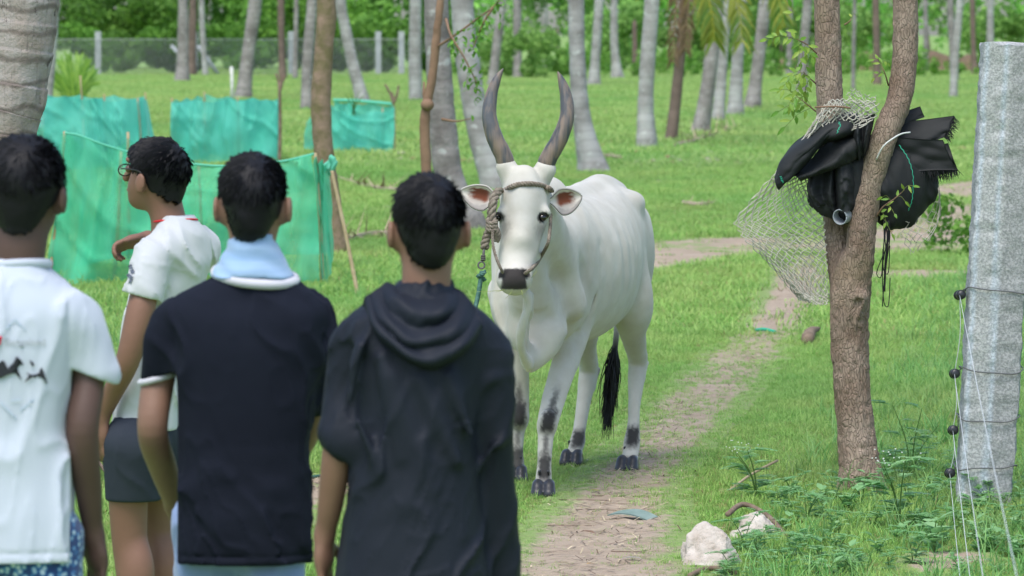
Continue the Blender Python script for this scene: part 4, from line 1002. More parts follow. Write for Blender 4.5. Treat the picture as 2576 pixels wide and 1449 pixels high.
f.chain([B(-.70, .02, 1.262), B(-.45, .02, 1.295), B(-.2, .025, 1.27), B(.30, .035, 1.265)], [.03, .035, .03, .03], .06)         # spine line
f.cone(P(1492, 620, 22.5), P(1480, 830, 22.45), .018, .014, .03, 's')    # crease behind the shoulder
BULLF = f
V, Fq = f.mesh(2)
n1 = fbm(V * 110, 83); n2 = fbm(V * 9, 84)
col = np.tile(np.array([0.57, 0.555, 0.505]), (len(V), 1)) * (1 + 0.10 * n2)[:, None]
def blend(mask, c):
    global col
    mask = np.clip(mask, 0, 1)[:, None]; col = col * (1 - mask) + np.array(c) * mask
def near(p, r, soft, sc3=(1, 1, 1)):
    d = np.linalg.norm((V - np.array(p)) / np.array(sc3), axis=1) + 0.012 * n1
    return 1 - sstep(r - soft, r + soft, d)
GREY, BLK = (0.30, 0.27, 0.24), (0.022, 0.021, 0.022)
for p, r, s3, a in (((1440, 690, 22.3), .12, (1, 1, 1.6), .22), ((1275, 800, 22.4), .10, (1, 1, 1.5), .22), ((1420, 780, 22.2), .09, (1.2, 1, 1), .2), ((1520, 830, 23.0), .12, (1.6, 1, .5), .18), ((1400, 620, 22.0), .10, (1, 1.5, 2), .16), ((1625, 700, 23.4), .12, (1, 1.5, 1.6), .2), ((1600, 850, 23.4), .08, (1, 1, 1.6), .2), ((1460, 930, 23.6), .08, (1, 1, 1.8), .2), ((1330, 820, 21.9), .09, (1, 1, 1.2), .15)):
    blend(1.7 * a * near(P(*p), r, r * .9, s3), (0.36, 0.325, 0.285))
blend(0.6 * near(P(1318, 505, 21.55), .10, .06), (0.42, 0.42, 0.395))
blend(0.35 * near(P(1330, 610, 21.55), .05, .05, (1, 1, 1.6)), (0.40, 0.40, 0.38))
for ex, ey in ((1264, 572), (1368, 580)): blend(0.6 * near(P(ex, ey, 21.56), .028, .022, (1, 3.0, 1.5)), (0.12, 0.11, 0.10))
for ex, ey in ((1251, 546), (1366, 547)): blend(near(P(ex, ey, 21.59), .030, .006, (1, 1.3, .75)), BLK)
# nose leather
fr = V[:, 1] < 21.53
cx = P(1293, 702, 21.45); u_ = V[:, 0] - cx[0]; w_ = V[:, 2] - cx[2]
nose = (1 - sstep(.044, .053, np.abs(u_) + 0.18 * (-(w_)) * -1 + 0.004 * n1)) * (1 - sstep(.040, .047, np.abs(w_) + .004 * n1)) * fr
blend(nose, (0.034, 0.030, 0.030))
for ex in (1262, 1323): blend(near(P(ex, 689, 21.46), .022, .007), (0.012, 0.011, 0.011))
# dark knees, fetlocks, white pasterns, dark coronets
def legmask(L_, k0, k1, a, soft=.03, c=BLK, rr=.10, w=.03):
    """dark between photo rows k0..k1 along leg L_, on the front of the leg"""
    pts = np.array([P(*p) for p in L_]); za = P(L_[4][0], k0, L_[4][2])[2]; zb = P(L_[4][0], k1, L_[4][2])[2]
    ax = np.stack([np.interp(V[:, 2], pts[::-1, 2], pts[::-1, j]) for j in range(2)], -1)
    dist = np.linalg.norm(V[:, :2] - ax, axis=1)
    fr_ = (1 - sstep(w - .010, w + .012, np.abs(V[:, 0] - ax[:, 0]) + .012 * n1)) * (V[:, 1] < ax[:, 1] + .01)
    m_ = sstep(zb - soft, zb + soft, V[:, 2] + .014 * n1) * (1 - sstep(za - soft, za + soft, V[:, 2] + .014 * n1))
    blend(a * m_ * (dist < rr) * fr_, c)
legmask(FL, 985, 1050, .8, .04, w=.014); legmask(FL, 1030, 1086, .97, .02, w=.030); legmask(FL, 1088, 1150, .8, .02, w=.010); legmask(FL, 1138, 1208, .95, .03, w=.026); legmask(FL, 1228, 1260, .97, .006, w=.08)
legmask(FR, 965, 1030, .8, .04, w=.014); legmask(FR, 1010, 1072, .97, .02, w=.03); legmask(FR, 1075, 1130, .7, .03, w=.01); legmask(FR, 1125, 1180, .9, .02)
legmask(HL, 1066, 1116, .97, .02, w=.028); legmask(HL, 1140, 1165, .97, .005, w=.08)
legmask(HR, 1075, 1120, .95, .02, w=.028); legmask(HR, 1138, 1160, .97, .005, w=.08)
M_hide = mat('white_hide', attr=True, rough=0.75, spec=0.2, sheen=0.15, bump=(180, 0.25, 0.004), noise=(9.0, (0.86, 0.84, 0.80), 0.2))
ob('body', (V, Fq), M_hide, bull, col=col)
# horns
def horn_extra(nt, c, mp):
    L = nt.links.new
    t = nd(nt, 'TexNoise', Scale=26.0, Detail=5.0); m3 = nd(nt, 'Mapping'); m3.inputs['Scale'].default_value = (1.6, 1.6, 0.22)
    tc = [n for n in nt.nodes if n.type == 'TEX_COORD'][0]; L(tc.outputs['Object'], m3.inputs['Vector']); L(m3.outputs[0], t.inputs['Vector'])
    r = nd(nt, 'MapRange'); r.inputs[1].default_value = 0.40; r.inputs[2].default_value = 0.62; L(t.outputs['Fac'], r.inputs[0])
    m = nd(nt, 'Mix', data_type='RGBA'); L(r.outputs[0], m.inputs['Factor']); L(c, m.inputs[6]); m.inputs[7].default_value = (0.20, 0.155, 0.12, 1); return m.outputs[2]
M_horn = mat('horn', (0.10, 0.105, 0.115), 0.45, noise=(5.0, (0.055, 0.058, 0.065), 0.2), spec=0.4, bump=(60, 0.25, 0.004), extra=horn_extra)
for pts in ([(1276, 430, 21.70), (1267, 393, 21.69), (1244, 345, 21.69), (1231, 292, 21.70), (1236, 240, 21.72), (1250, 200, 21.73), (1266, 172, 21.73)],
            [(1366, 434, 21.70), (1381, 396, 21.69), (1408, 348, 21.69), (1426, 295, 21.70), (1424, 243, 21.72), (1414, 207, 21.73), (1403, 180, 21.73)]):
    c = spline([P(*p) for p in pts], 60); t = np.linspace(0, 1, 60)
    rr = np.interp(t, [0, .10, .35, .6, .8, .93, 1], [.030, .038, .035, .029, .020, .010, .002])
    rr = rr * (1 + 0.012 * np.sin(t * 60) * (t < .45))
    ob('horn', tube(c, rr, 20), M_horn, bull)
# ears
M_ear = mat('ear_skin', attr=True, rough=0.8, spec=0.2, sheen=0.2)
def ear(base, tip, w, label=None):
    b, t_ = P(*base), P(*tip); ax = t_ - b; Lh = np.linalg.norm(ax); ax /= Lh
    dn = np.cross(ax, [0, 1, 0]); dn /= np.linalg.norm(dn)
    if dn[2] > 0: dn = -dn
    def fn(u, v):
        a = (v - .5) * 2
        wid = w * np.clip(np.sin(np.pi * np.clip(u * .88 + .12, 0, 1)) ** .75, 0.05, 1) * (0.35 + .65 * sstep(0, .35, u))
        skew = np.where(a > 0, 1.25, 0.75)
        cup = .030 * (1 - a * a) * np.sin(np.pi * np.clip(u * .9 + .1, 0, 1)) + .012 * sstep(.5, 0, u)
        p = b + ax * (u * Lh)[..., None] + dn * (a * wid * skew)[..., None]
        return p + np.array([0, 1.0, 0]) * (cup + 0.02 * u)[..., None]
    (Vs, Fs) = sheet(fn, 26, 19, 0.007 if ax[0] < 0 else -0.007)
    u, v = np.meshgrid(np.linspace(0, 1, 26), np.linspace(0, 1, 19), indexing='ij'); u = u.ravel(); a = ((v - .5) * 2).ravel()
    nz = fbm(np.stack([u * 9, a * 6, 0 * u], -1), 91)
    C = np.tile([0.62, 0.58, 0.52], (len(u), 1))
    inner = sstep(.12, .3, u) * (1 - sstep(.62, .80, u + .14 * nz)) * (1 - sstep(.42, .75, np.abs(a + .12) + .25 * nz))
    C = C * (1 - inner[:, None]) + np.array([0.17, 0.050, 0.026]) * inner[:, None]
    low = sstep(.35, .75, a + .3 * nz) * sstep(.1, .3, u) * .8; C = C * (1 - low[:, None]) + np.array([0.20, 0.19, 0.185]) * low[:, None]
    rim = np.maximum(sstep(.88, 1, np.abs(a)), sstep(.93, 1, u)); C = C * (1 - .85 * rim[:, None]) + np.array([0.05, 0.045, 0.04]) * .85 * rim[:, None]
    C = np.concatenate([C, np.tile([0.66, 0.64, 0.59], (len(u), 1))])
    # both sides of the sheet: the cup opens to the viewer
    return ob('ear', (Vs, Fs), M_ear, bull, col=C)
ear((1252, 498, 21.70), (1157, 481, 21.74), 0.052)
ear((1383, 505, 21.70), (1465, 494, 21.74), 0.054)
# eyes
M_eye = mat('dark_eye', (0.008, 0.007, 0.006), 0.08, spec=0.7)
M_lid = mat('dark_lid', (0.03, 0.026, 0.025), 0.6)
for ex, ey, sgn in ((1253, 547, -1), (1364, 547, 1)):
    ob('eye', ellipsoid(P(ex, ey, 21.622 if sgn < 0 else 21.602), (.0185, .0185, .0165), 18, 14), M_eye, bull)
    ob('eyelid', tube(spline([P(ex - 13, ey + 3, 21.60), P(ex - 2, ey - 10, 21.592), P(ex + 13, ey - 2, 21.605)], 12), np.array([.003, .0045, .006, .0065, .007, .007, .007, .007, .0065, .006, .0045, .003]), 6), M_lid, bull)
# hooves, two claws each
M_hoof = mat('hoof_horn', (0.035, 0.037, 0.043), 0.35, noise=(30, (0.03, 0.03, 0.034)), spec=0.4, bump=(60, .2, .003))
for (L_, gx_, gy_, dirx) in ((FL, 1367, 1250, -.05), (FR, 1298, 1212, -.05), (HL, 1578, 1187, -.16), (HR, 1438, 1171, -.16)):
    g0 = G(gx_, gy_); fld = Field(g0 + [-.12, -.14, -.01], g0 + [.12, .14, .13], 0.005)
    dv = np.array([dirx, -1, 0]); dv /= np.linalg.norm(dv); sd = np.array([-dv[1], dv[0], 0])
    an = P(*L_[-1]); 
    for s_ in (-1, 1):
        o_ = g0 + sd * s_ * .025
        fld.chain([o_ - dv * .022 + UP * .052, o_ + dv * .006 + UP * .046, o_ + dv * .030 + UP * .012], [.024, .025, .026], 0.012)
        fld.chain([o_ - dv * .035 + UP * .025, o_ + dv * .030 + UP * .014], [.026, .026], 0.012)
        fld.cone(g0 + sd * s_ * .018 - dv * .050 + UP * .105, g0 + sd * s_ * .022 - dv * .068 + UP * .085, .008, .004, 0.003)
    fld.cone(g0 + dv * .09 + UP * .1, g0 + dv * .03 - UP * .01, .0035, .0035, .002, 's')
    fld.cut(lambda p: -p[:, 2] + 0.001)
    ob('hoof', fld.mesh(1), M_hoof, bull)
# tail: switch hanging behind the hind legs
M_tailhair = mat('black_tail_hair', (0.012, 0.012, 0.013), 0.5, spec=0.4)
tc_ = spline([B(-.84, .02, 1.16), B(-.93, .02, 1.02), P(1556, 700, 23.92), P(1552, 820, 23.9), P(1547, 880, 23.9), P(1541, 960, 23.9)], 50)
cgrey = np.tile([0.60, 0.58, 0.54], (50 * 8 + 2, 1)); zt = np.repeat(tc_[:, 2], 8); zt = np.concatenate([zt, tc_[[0, -1], 2]])
mk_ = sstep(.66, .5, zt)[:, None]; cgrey = cgrey * (1 - mk_) + np.array([.03, .03, .03]) * mk_
ob('tail', tube(tc_, np.interp(np.linspace(0, 1, 50), [0, .2, .6, 1], [.032, .022, .014, .012]), 8), M_hide, bull, col=cgrey)
its = []; r_ = np.random.default_rng(9)
for i in range(420):
    t0 = r_.uniform(.72, 1.0); p0 = tc_[int(t0 * 49)]; a = r_.uniform(0, 6.28); rr = r_.uniform(0, .034)
    ln = r_.uniform(.35, .95)
    tip = P(1524 + r_.normal() * 8, 1060 + r_.uniform(-60, 48), 23.9 + r_.normal() * .03) if r_.uniform() < .3 else P(1534 + r_.normal() * 9, 1010 + r_.uniform(-50, 40), 23.9 + r_.normal() * .03)
    m1 = p0 + (tip - p0) * .4 + np.array([math.cos(a) * rr, math.sin(a) * rr, 0])
    its.append(tube(spline([p0, m1, tip], 7), np.array([.003, .0035, .0035, .003, .0025, .002, .0008]), 3, cap=False))
ob('tail_tuft', cat_(its), M_tailhair, bull)

# ------------------------------------------------------------------ halter and ropes
M_rope = mat('hemp_rope', (0.27, 0.235, 0.19), 0.9, noise=(60, (0.15, 0.125, 0.10)), bump=(140, .5, .004), spec=0.1)
M_ropeg = mat('green_rope', (0.035, 0.10, 0.075), 0.8, noise=(70, (0.10, 0.20, 0.17)), bump=(150, .6, .004), spec=0.2)
M_iron = mat('dull_iron', (0.10, 0.095, 0.09), 0.45, spec=0.6)
def braid(pts, r, pitch, strands=3, n=None, amp=.62, seg=6):
    pts = np.asarray(pts); Ls = np.linalg.norm(np.diff(pts, axis=0), axis=1).sum(); n = n or int(Ls / pitch * 10) + 12
    c = spline(pts, n); T = np.gradient(c, axis=0); T /= np.linalg.norm(T, axis=1)[:, None]
    u = np.cross(T, [.1, -1, .2]); u /= np.linalg.norm(u, axis=1)[:, None]; w = np.cross(T, u)
    s = np.linspace(0, Ls, n) / pitch * 2 * np.pi
    return cat_([tube(c + (np.cos(s + k * 2 * np.pi / strands)[:, None] * u + np.sin(s + k * 2 * np.pi / strands)[:, None] * w) * r * amp, r * .62, seg) for k in range(strands)])
hal = root('rope_halter', P(1300, 735, 21.45), 'grey rope halter knotted beside the bull\'s face', 'rope')
h_ = lambda a, b, o=.012: f.hit(a, b, o)
band = [P(1249, 500, 21.62), P(1252, 484, 21.59)] + [h_(a, b) for a, b in ((1268, 479), (1285, 470), (1305, 464), (1330, 462), (1355, 465), (1372, 470))] + [P(1381, 474, 21.64), P(1388, 480, 21.72)]
ob('head_band', braid(band, .0095, .05), M_rope, hal)
kn = [P(1257, 478, 21.58), P(1246, 492, 21.55), P(1240, 512, 21.53), P(1236, 535, 21.53), P(1235, 555, 21.53), P(1232, 575, 21.52), P(1226, 592, 21.52), P(1221, 608, 21.52), P(1219, 625, 21.52)]
ob('side_braid', braid(kn, .016, .075), M_rope, hal)
ob('side_braid', braid([P(1243, 505, 21.52), P(1238, 545, 21.51), P(1246, 575, 21.50), P(1251, 592, 21.51), P(1247, 605, 21.52)], .014, .06), M_rope, hal)
rnga = np.linspace(0, 5.5, 14)
ob('knot', cat_([braid([P(1238 + 11 * math.cos(a), 556 + k * 9 + 6 * math.sin(a), 21.50 - .012 * math.sin(a)) for a in rnga], .008, .04) for k in range(3)]), M_rope, hal)
ob('nose_rope', braid([P(1241, 572, 21.49), P(1239, 600, 21.47), P(1243, 630, 21.45), P(1252, 658, 21.43), P(1260, 676, 21.425), P(1265, 686, 21.45)], .0055, .03), M_rope, hal)
ob('nose_rope', braid([P(1386, 540, 21.72), P(1384, 575, 21.63), P(1379, 610, 21.56)] + [h_(a, b, .008) for a, b in ((1364, 640), (1352, 660))] + [P(1340, 674, 21.43), P(1328, 683, 21.42), P(1321, 688, 21.45)], .0065, .03), M_rope, hal)
lead = root('lead_rope', P(1211, 690, 21.5), 'dark green lead rope with iron swivel hanging beside the bull\'s face', 'rope')
ob('swivel', cat_([tube(spline([P(1219, 618, 21.52), P(1217, 634, 21.51), P(1216, 646, 21.51)], 10), .006, 6)] + [tube([P(1215.5 + 5 * math.cos(a), 644 + k * 5 + 1.5 * math.sin(a), 21.51 + .008 * math.sin(a)) for a in np.linspace(0, 6.28, 10)], .0032, 5) for k in range(3)]), M_iron, lead)
ob('ring', tube([P(1211 + 8 * math.cos(a), 667 + 8.5 * math.sin(a), 21.51) for a in np.linspace(0, 6.29, 24)], .0042, 6), M_iron, lead)
ob('rope_knot', braid([P(1211 + 8 * math.cos(a), 682 + 4 * a + 3 * math.sin(a), 21.505 - .012 * math.sin(a)) for a in np.linspace(0, 6, 18)], .008, .03), M_ropeg, lead)
ob('rope', braid([P(1212, 684, 21.51), P(1208, 712, 21.50), P(1203, 742, 21.48), P(1195, 775, 21.45), P(1175, 850, 21.3), P(1130, 1000, 20.9), P(1060, 1180, 20.3), G(980, 1330) + [0, 0, .012]], .0085, .035, n=260), M_ropeg, lead)
M_straw = mat('straw', (0.35, 0.40, 0.12), .7)
for a, b, c_, d_, w in ((1268, 728, 1245, 735, 'short grass stalk at the left corner of the bull\'s mouth'), (1312, 730, 1316, 748, 'short grass stalk hanging below the bull\'s chin'), (1288, 733, 1270, 752, 'bent grass stalk under the bull\'s lower lip'), (1336, 700, 1352, 680, 'grass stalk at the right corner of the bull\'s mouth'), (1270, 729, 1196, 734, 'long thin grass stalk reaching left from the bull\'s mouth')):
    ob('grass_stalk', tube([P(a, b, 21.43), P((a + c_) / 2, (b + d_) / 2 + 1, 21.42), P(c_, d_, 21.43)], [.0012, .001, .0005], 3), M_straw, label=w, cat='grass stalk', group='grass stalks in the bull\'s mouth')
# ------------------------------------------------------------------ the boys
M_hair = mat('black_hair', (0.008, 0.008, 0.010), 0.55, spec=0.18)
def skin(name, c): return mat(name, c, 0.55, noise=(7, tuple(x * .82 for x in c), .2), spec=0.35, bump=(150, .08, .002))
def cloth(name, c, nz=None, rough=.9, sheen=.3, **k): return mat(name, c, rough, noise=(4, nz or tuple(x * .93 for x in c), .2), spec=0.15, sheen=sheen, bump=(400, .15, .002), **k)
def rotz(a): return np.array([[math.cos(a), math.sin(a), 0], [-math.sin(a), math.cos(a), 0], [0, 0, 1]])   # rows: right, front, up for yaw a
def axes(yaw, tilt=0.0, roll=0.0):
    M = Matrix.Rotation(yaw, 3, 'Z') @ Matrix.Rotation(tilt, 3, 'X') @ Matrix.Rotation(roll, 3, 'Y')
    M = np.array(M); return M.T                        # rows: right, front, up
def add_head(f, c, A, w=.076):
    r, fr, u = A
    at = lambda a, b, d: c + r * a + fr * b + u * d
    f.ell(at(0, -.008, .004), (w - .003, .088, .086), A, .02)
    f.ell(at(0, .035, -.055), (w * .80, .062, .062), A, .03)          # face
    f.ell(at(0, .055, -.100), (.033, .030, .022), A, .03)             # chin
    f.ell(at(0, .088, .022), (.05, .02, .014), A, .02)                # brow
    f.cone(at(0, .098, .005), at(0, .122, -.040), .010, .014, .012)   # nose
    f.ell(at(0, .094, -.072), (.026, .012, .008), A, .008)            # lips
    f.cone(at(-.02, .103, -.067), at(.02, .103, -.067), .003, .003, .004, 's')
    for s in (-1, 1):
        f.ell(at(s * .032, .098, -.008), (.015, .012, .010), A, .008, 's')
        f.ell(at(s * (w + .004), -.002, -.034), (.011, .020, .034), A, .010)
        f.ell(at(s * (w + .018), -.012, -.032), (.008, .019, .033), A, .008)
def hair_mesh(c, A, w=.076, seed=0, grow=1.0, spikes=5200, nape=-.105, fringe=.0):
    r, fr, u = A
    f = Field(c - .16, c + .17, .0048)
    at = lambda a, b, d: c + r * a + fr * b + u * d
    f.ell(at(0, -.012, .006), ((w + .006) * grow, .099, .093 * grow), A, .0)
    f.ell(at(0, -.038, -.05), (w * .74, .066, .072), A, .02)
    f.ell(at(0, .03, .055), (.056, .062, .036), A, .03)
    def loc(p): q = p - c; return q @ r, q @ fr, q @ u
    def cutf(p):
        a, b, d = loc(p)
        lim = np.interp(b, [-.12, -.07, -.035, -.012, .015, .05, .085, .12], [nape, nape + .005, -.070, -.022, -.012, .028, .048, .058])
        lim = lim + .010 * vn(p * 55, seed) + np.where(b < -.03, .22 * np.abs(a), 0)
        return (lim - d) * .7
    f.warp(lambda p: .006 * fbm(p * 16, seed + 1) + .003 * fbm(p * 45, seed + 2), .03)
    f.cut(cutf)
    V, Fq = f.mesh(1)
    parts = [(V, Fq)]
    g = np.random.default_rng(seed)
    q = V - c; N = q @ np.diag([1, 1, 1.0]); N = N / np.linalg.norm(N, axis=1)[:, None]
    wh = at(.02, -.055, .085)                                          # crown whorl
    idx = g.choice(len(V), spikes)
    Vs, Fs, k = [], [], 0
    for i in idx:
        if (V[i] - c) @ u < .01 and abs((V[i] - c) @ r) > .055: continue
        n = N[i]; fl = V[i] - wh; fl = fl - n * (fl @ n); fl /= np.linalg.norm(fl) + 1e-6
        d = fl * .95 + n * g.uniform(.03, .28) + g.normal(size=3) * .15; d /= np.linalg.norm(d)
        hh_ = (V[i] - c) @ u; L = g.uniform(.012, .034) * (1.0 if hh_ > .0 else .55); s = np.cross(d, n); s /= np.linalg.norm(s) + 1e-6; p = V[i] - n * .002
        Vs += [p - s * .0022, p + s * .0022, p + d * L * .6 + s * .0014, p + d * L - n * L * .25]; Fs.append([k, k + 1, k + 2, k + 3]); k += 4
    parts.append((np.array(Vs), np.array(Fs)))
    return cat_(parts)
def hand(f, wrist, dirv, side, s=1.0, curl=.5, back=None, palm=.085):
    """relaxed hand: palm + four fingers + thumb; side = vector towards the thumb; back = outward normal of the back of the hand"""
    d = np.array(dirv, float); d /= np.linalg.norm(d); sd = np.array(side, float); sd -= d * (sd @ d); sd /= np.linalg.norm(sd)
    n = np.cross(d, sd) if back is None else np.array(back, float)
    n = n - d * (n @ d) - sd * (n @ sd); n /= np.linalg.norm(n)
    w = np.array(wrist); pc = w + d * palm * .55 * s
    f.ell(pc, (palm * .60 * s, .038 * s, .017 * s), [d, sd, n], .015)
    f.cone(w, pc, .024 * s, .02 * s, .02, sq=(n, .75))
    for i, L in enumerate((.068, .076, .071, .055)):
        o = w + d * palm * .95 * s + sd * (.027 - i * .018) * s
        a = curl * (.8 + .12 * i); p1 = o + (d * math.cos(a * .6) - n * math.sin(a * .6)) * L * .45 * s
        p2 = p1 + (d * math.cos(a * 1.6) - n * math.sin(a * 1.6)) * L * .33 * s; p3 = p2 + (d * math.cos(a * 2.5) - n * math.sin(a * 2.5)) * L * .28 * s
        f.chain([o - d * .02 * s, p1, p2, p3], [.0092 * s, .0088 * s, .008 * s, .0068 * s], .003)
    o = w + d * palm * .25 * s + sd * .026 * s
    f.chain([o, o + (d * .6 + sd * .7 - n * .3) * .032 * s, o + (d * 1.35 + sd * .95 - n * .55) * .044 * s], [.013 * s, .0105 * s, .008 * s], .008)
def legs(f, bx, y, hipz, spread=.09, stance=(0, 0), rs=(.085, .055, .038), yaw=0.0):
    """two legs to the ground with feet; bx,y ground centre"""
    A = axes(yaw)
    out = []
    for s, st in zip((-1, 1), stance):
        hip = np.array([bx, y, hipz]) + A[0] * s * spread * .9
        foot = np.array([bx, y, 0.085]) + A[0] * s * spread * 1.1 + A[1] * st
        knee = (hip + foot) / 2 + A[1] * .03 + np.array([0, 0, .01])
        f.chain([hip, knee, foot], [rs[0], rs[1], rs[2]], .03)
        f.ell((knee + foot) / 2 - A[1] * .018 + np.array([0, 0, .06]), (.045, .05, .10), None, .03)
        f.chain([foot - A[1] * .03 - np.array([0, 0, .05]), foot + A[1] * .13 - np.array([0, 0, .06])], [.036, .028], .02)
        out.append((hip, knee, foot))
    return out
def shoe(A, foot, m, parent):
    f = Field(foot - [.14, .2, .1], foot + [.14, .2, .1], .007)
    f.chain([foot - A[1] * .045 - [0, 0, .045], foot + A[1] * .06 - [0, 0, .05], foot + A[1] * .15 - [0, 0, .056]], [.043, .042, .034], .02)
    f.cut(lambda p: .003 - p[:, 2]); ob('sandal', f.mesh(1), m, parent)
M_sandal = mat('dark_sandal', (0.05, 0.045, 0.04), .7)
M_eyew = mat('eye_white_brown', (0.10, 0.06, 0.04), .2, spec=.5)
def eyes(c, A, parent):
    for s in (-1, 1): ob('eye', ellipsoid(c + A[0] * s * .032 + A[1] * .088 - A[2] * .006, (.0125,) * 3, 10, 8), M_eyew, parent)
def foldw(seed, amp, f1=(16, 16, 4.5), f2=(34, 34, 12), ang=0.0):
    def fn(p):
        q = p.copy(); q[:, 0] = p[:, 0] + ang * p[:, 2]
        wq = q * np.array(f1); wq = wq + .5 * np.stack([vn(q * 9, seed + 5), vn(q * 9, seed + 6), vn(q * 5, seed + 7)], -1)
        a = np.maximum(0, 1 - np.abs(vn(wq, seed)) * 2.6) ** 1.5; b = np.maximum(0, 1 - np.abs(vn(q * np.array(f2) + 3, seed + 1)) * 3) ** 2
        m = .5 + .9 * vn(q * 4, seed + 9)
        return -amp * (a * 1.1 * np.clip(m + .4, 0, 1.3) + b * .55 * np.clip(m, 0, 1) - .25)
    return fn
def half(pl, n):                                       # keep the side the normal points away from
    n = np.array(n, float) / np.linalg.norm(n); return lambda p: (p - np.array(pl)) @ n

# ============ boy C: black T-shirt with white trim, blue cloth round the neck
d0 = 12.15; J = lambda a, b, e=0.0: P(a, b, d0 + e)
cx = J(606, 1000)[0]
pc = root('person', [cx, d0, 0], 'person in black T-shirt with white trim, pale blue cloth round the neck', 'person', None)
hc = J(637, 492, .0); A = axes(math.radians(-4), .05)
f = Field((cx - .30, d0 - .33, -.01), (cx + .33, d0 + .36, 1.76), .0055)
add_head(f, hc, A, .068)
f.chain([J(637, 540, .01), J(634, 650, -.005), J(628, 740, .01)], [.056, .053, .052], .03)
f.chain([J(620, 840), J(615, 1050), J(600, 1250)], [.105, .105, .11], .05, sq=((0, 1, 0), .7))
f.chain([J(425, 850, .0), J(398, 960, .03), J(384, 1085, .0), J(408, 1170, .10), J(440, 1265, .20)], [.036, .039, .036, .034, .025], .03)
hand(f, J(442, 1272, .21), (.35, .5, -.6), (.5, .2, .5), .95, .7)
f.chain([J(785, 850, .03), J(792, 960, .07), J(772, 1075, .12), J(740, 1140, .18), J(700, 1200, .22)], [.036, .038, .036, .032, .024], .03)
hand(f, J(700, 1210, .22), (-.7, .3, -.4), (-.2, .3, .9), .95, .7)
cxh = J(601, 0)[0]; lg = legs(f, cxh, d0, .84, .08, (.10, -.10), (.07, .055, .038))
M_skC = skin('brown_skin', (0.25, 0.142, 0.098))
ob('body', f.mesh(1), M_skC, pc)
ob('hair', hair_mesh(hc, A, .068, 301), M_hair, pc); eyes(hc, A, pc)
f = Field((cx - .30, d0 - .26, .72), (cx + .30, d0 + .28, 1.52), .0055)
f.loft((0, 0, 0), [UP, (1, 0, 0), (0, 1, 0)], [(J(0, b)[2], (J(l, b)[0] + J(r, b)[0]) / 2, (J(r, b)[0] - J(l, b)[0]) / 2, d0 - t, d0 + t2) for b, l, r, t, t2 in
    ((1412, 415, 787, .125, .125), (1300, 428, 783, .12, .12), (1150, 440, 775, .112, .115), (1000, 437, 796, .115, .12), (880, 425, 812, .12, .12), (800, 412, 826, .112, .115), (772, 402, 832, .10, .11), (750, 426, 808, .09, .10), (722, 486, 765, .085, .09), (702, 530, 742, .082, .085), (686, 556, 722, .075, .08), (668, 575, 704, .06, .07))], .02, n=2.4)
f.chain([J(450, 812, .0), J(414, 845, .0), J(397, 955, .03)], [.048, .046, .043], .03)
f.chain([J(785, 812, .02), J(796, 850, .03), J(798, 1000, .07)], [.048, .046, .045], .03)
f.warp(foldw(311, .008, (11, 11, 3), ang=.35), .03)
f.warp(lambda p: -.008 * np.exp(-((p[:, 2] - .92) / .10) ** 2) * vn(np.stack([p[:, 0] * 9, p[:, 1] * 5, p[:, 2] * 26], -1), 315), .03)
f.warp(lambda p: .0035 * np.exp(-((p[:, 2] - J(0, 1412)[2] - .022) / .004) ** 2) + .003 * np.exp(-((p[:, 0] - J(440, 0)[0]) / .005) ** 2) * (p[:, 2] > J(0, 1412)[2] + .33), .03)
f.cut(half(J(0, 1412), (0, 0, -1))); cl = J(400, 945, .02); f.cut(lambda p: np.where(p[:, 0] < J(443, 0)[0], half(cl, (.28, 0, -1))(p) , -1.0))
shC = f
M_blk = cloth('black_jersey', (0.007, 0.009, 0.017), (0.010, 0.013, 0.023), sheen=0)
M_wht = cloth('white_trim', (0.58, 0.58, 0.63))
tee = ob('t_shirt', f.mesh(1), M_blk, pc)
sc_ = np.array([[math.cos(a), math.sin(a)] for a in np.linspace(0, 2 * np.pi, 28)])
cc = J(398, 950, .03); ax1 = np.array([.96, 0, .27]); ax2 = np.array([0, 1, 0])
ob('sleeve_trim', tube([cc + ax1 * .043 * a + ax2 * .044 * b for a, b in sc_], .0085, 8), M_wht, tee)
ob('collar', tube([J(642, 692, .0) + np.array([.094 * a, .088 * b - .002, .014 * b - .010 * a - .002]) for a, b in sc_], .0125, 8), M_wht, tee)
M_tow = cloth('pale_blue_cloth', (0.22, 0.36, 0.56), (0.32, 0.46, 0.64), stretch=(1, 1, 10))
f = Field(J(637, 640) - [.16, .16, .12], J(637, 640) + [.16, .16, .12], .0048)
f.loft((0, 0, 0), [UP, (1, 0, 0), (0, 1, 0)], [(J(0, b)[2], J(c_, b)[0], w / 1070, d0 - t, d0 + t) for b, c_, w, t in ((697, 634, 112, .100), (668, 634, 90, .088), (632, 636, 70, .078), (602, 637, 60, .072), (586, 637, 55, .066))], .01)
f.loft((0, 0, 0), [UP, (1, 0, 0), (0, 1, 0)], [(J(0, 698)[2], J(637, 0)[0], .086, d0 - .085, d0 + .085), (J(0, 578)[2], J(637, 0)[0], .046, d0 - .058, d0 + .058)], 0) if False else None
f.warp(lambda p: .0022 * np.sin(p[:, 2] * 120 + 7 * vn(p * 9, 5) + p[:, 0] * 60) - .001, .02)
f.cone(J(637, 560), J(637, 605), .052, .052, .01, 's')
ob('neck_cloth', f.mesh(1), M_tow, pc)
M_jean = cloth('pale_blue_denim', (0.27, 0.36, 0.60), (0.20, 0.28, 0.50))
f = Field((cx - .26, d0 - .28, .06), (cx + .26, d0 + .30, .92), .007)
f.ell([cxh, d0, .83], (.145, .10, .11), None, .03)
for (h_, k_, t_) in lg: f.chain([h_, k_, t_ + [0, 0, .03]], [.082, .074, .062], .03)
f.warp(foldw(321, .006, (12, 12, 8)), .03); f.cut(lambda p: .10 - p[:, 2])
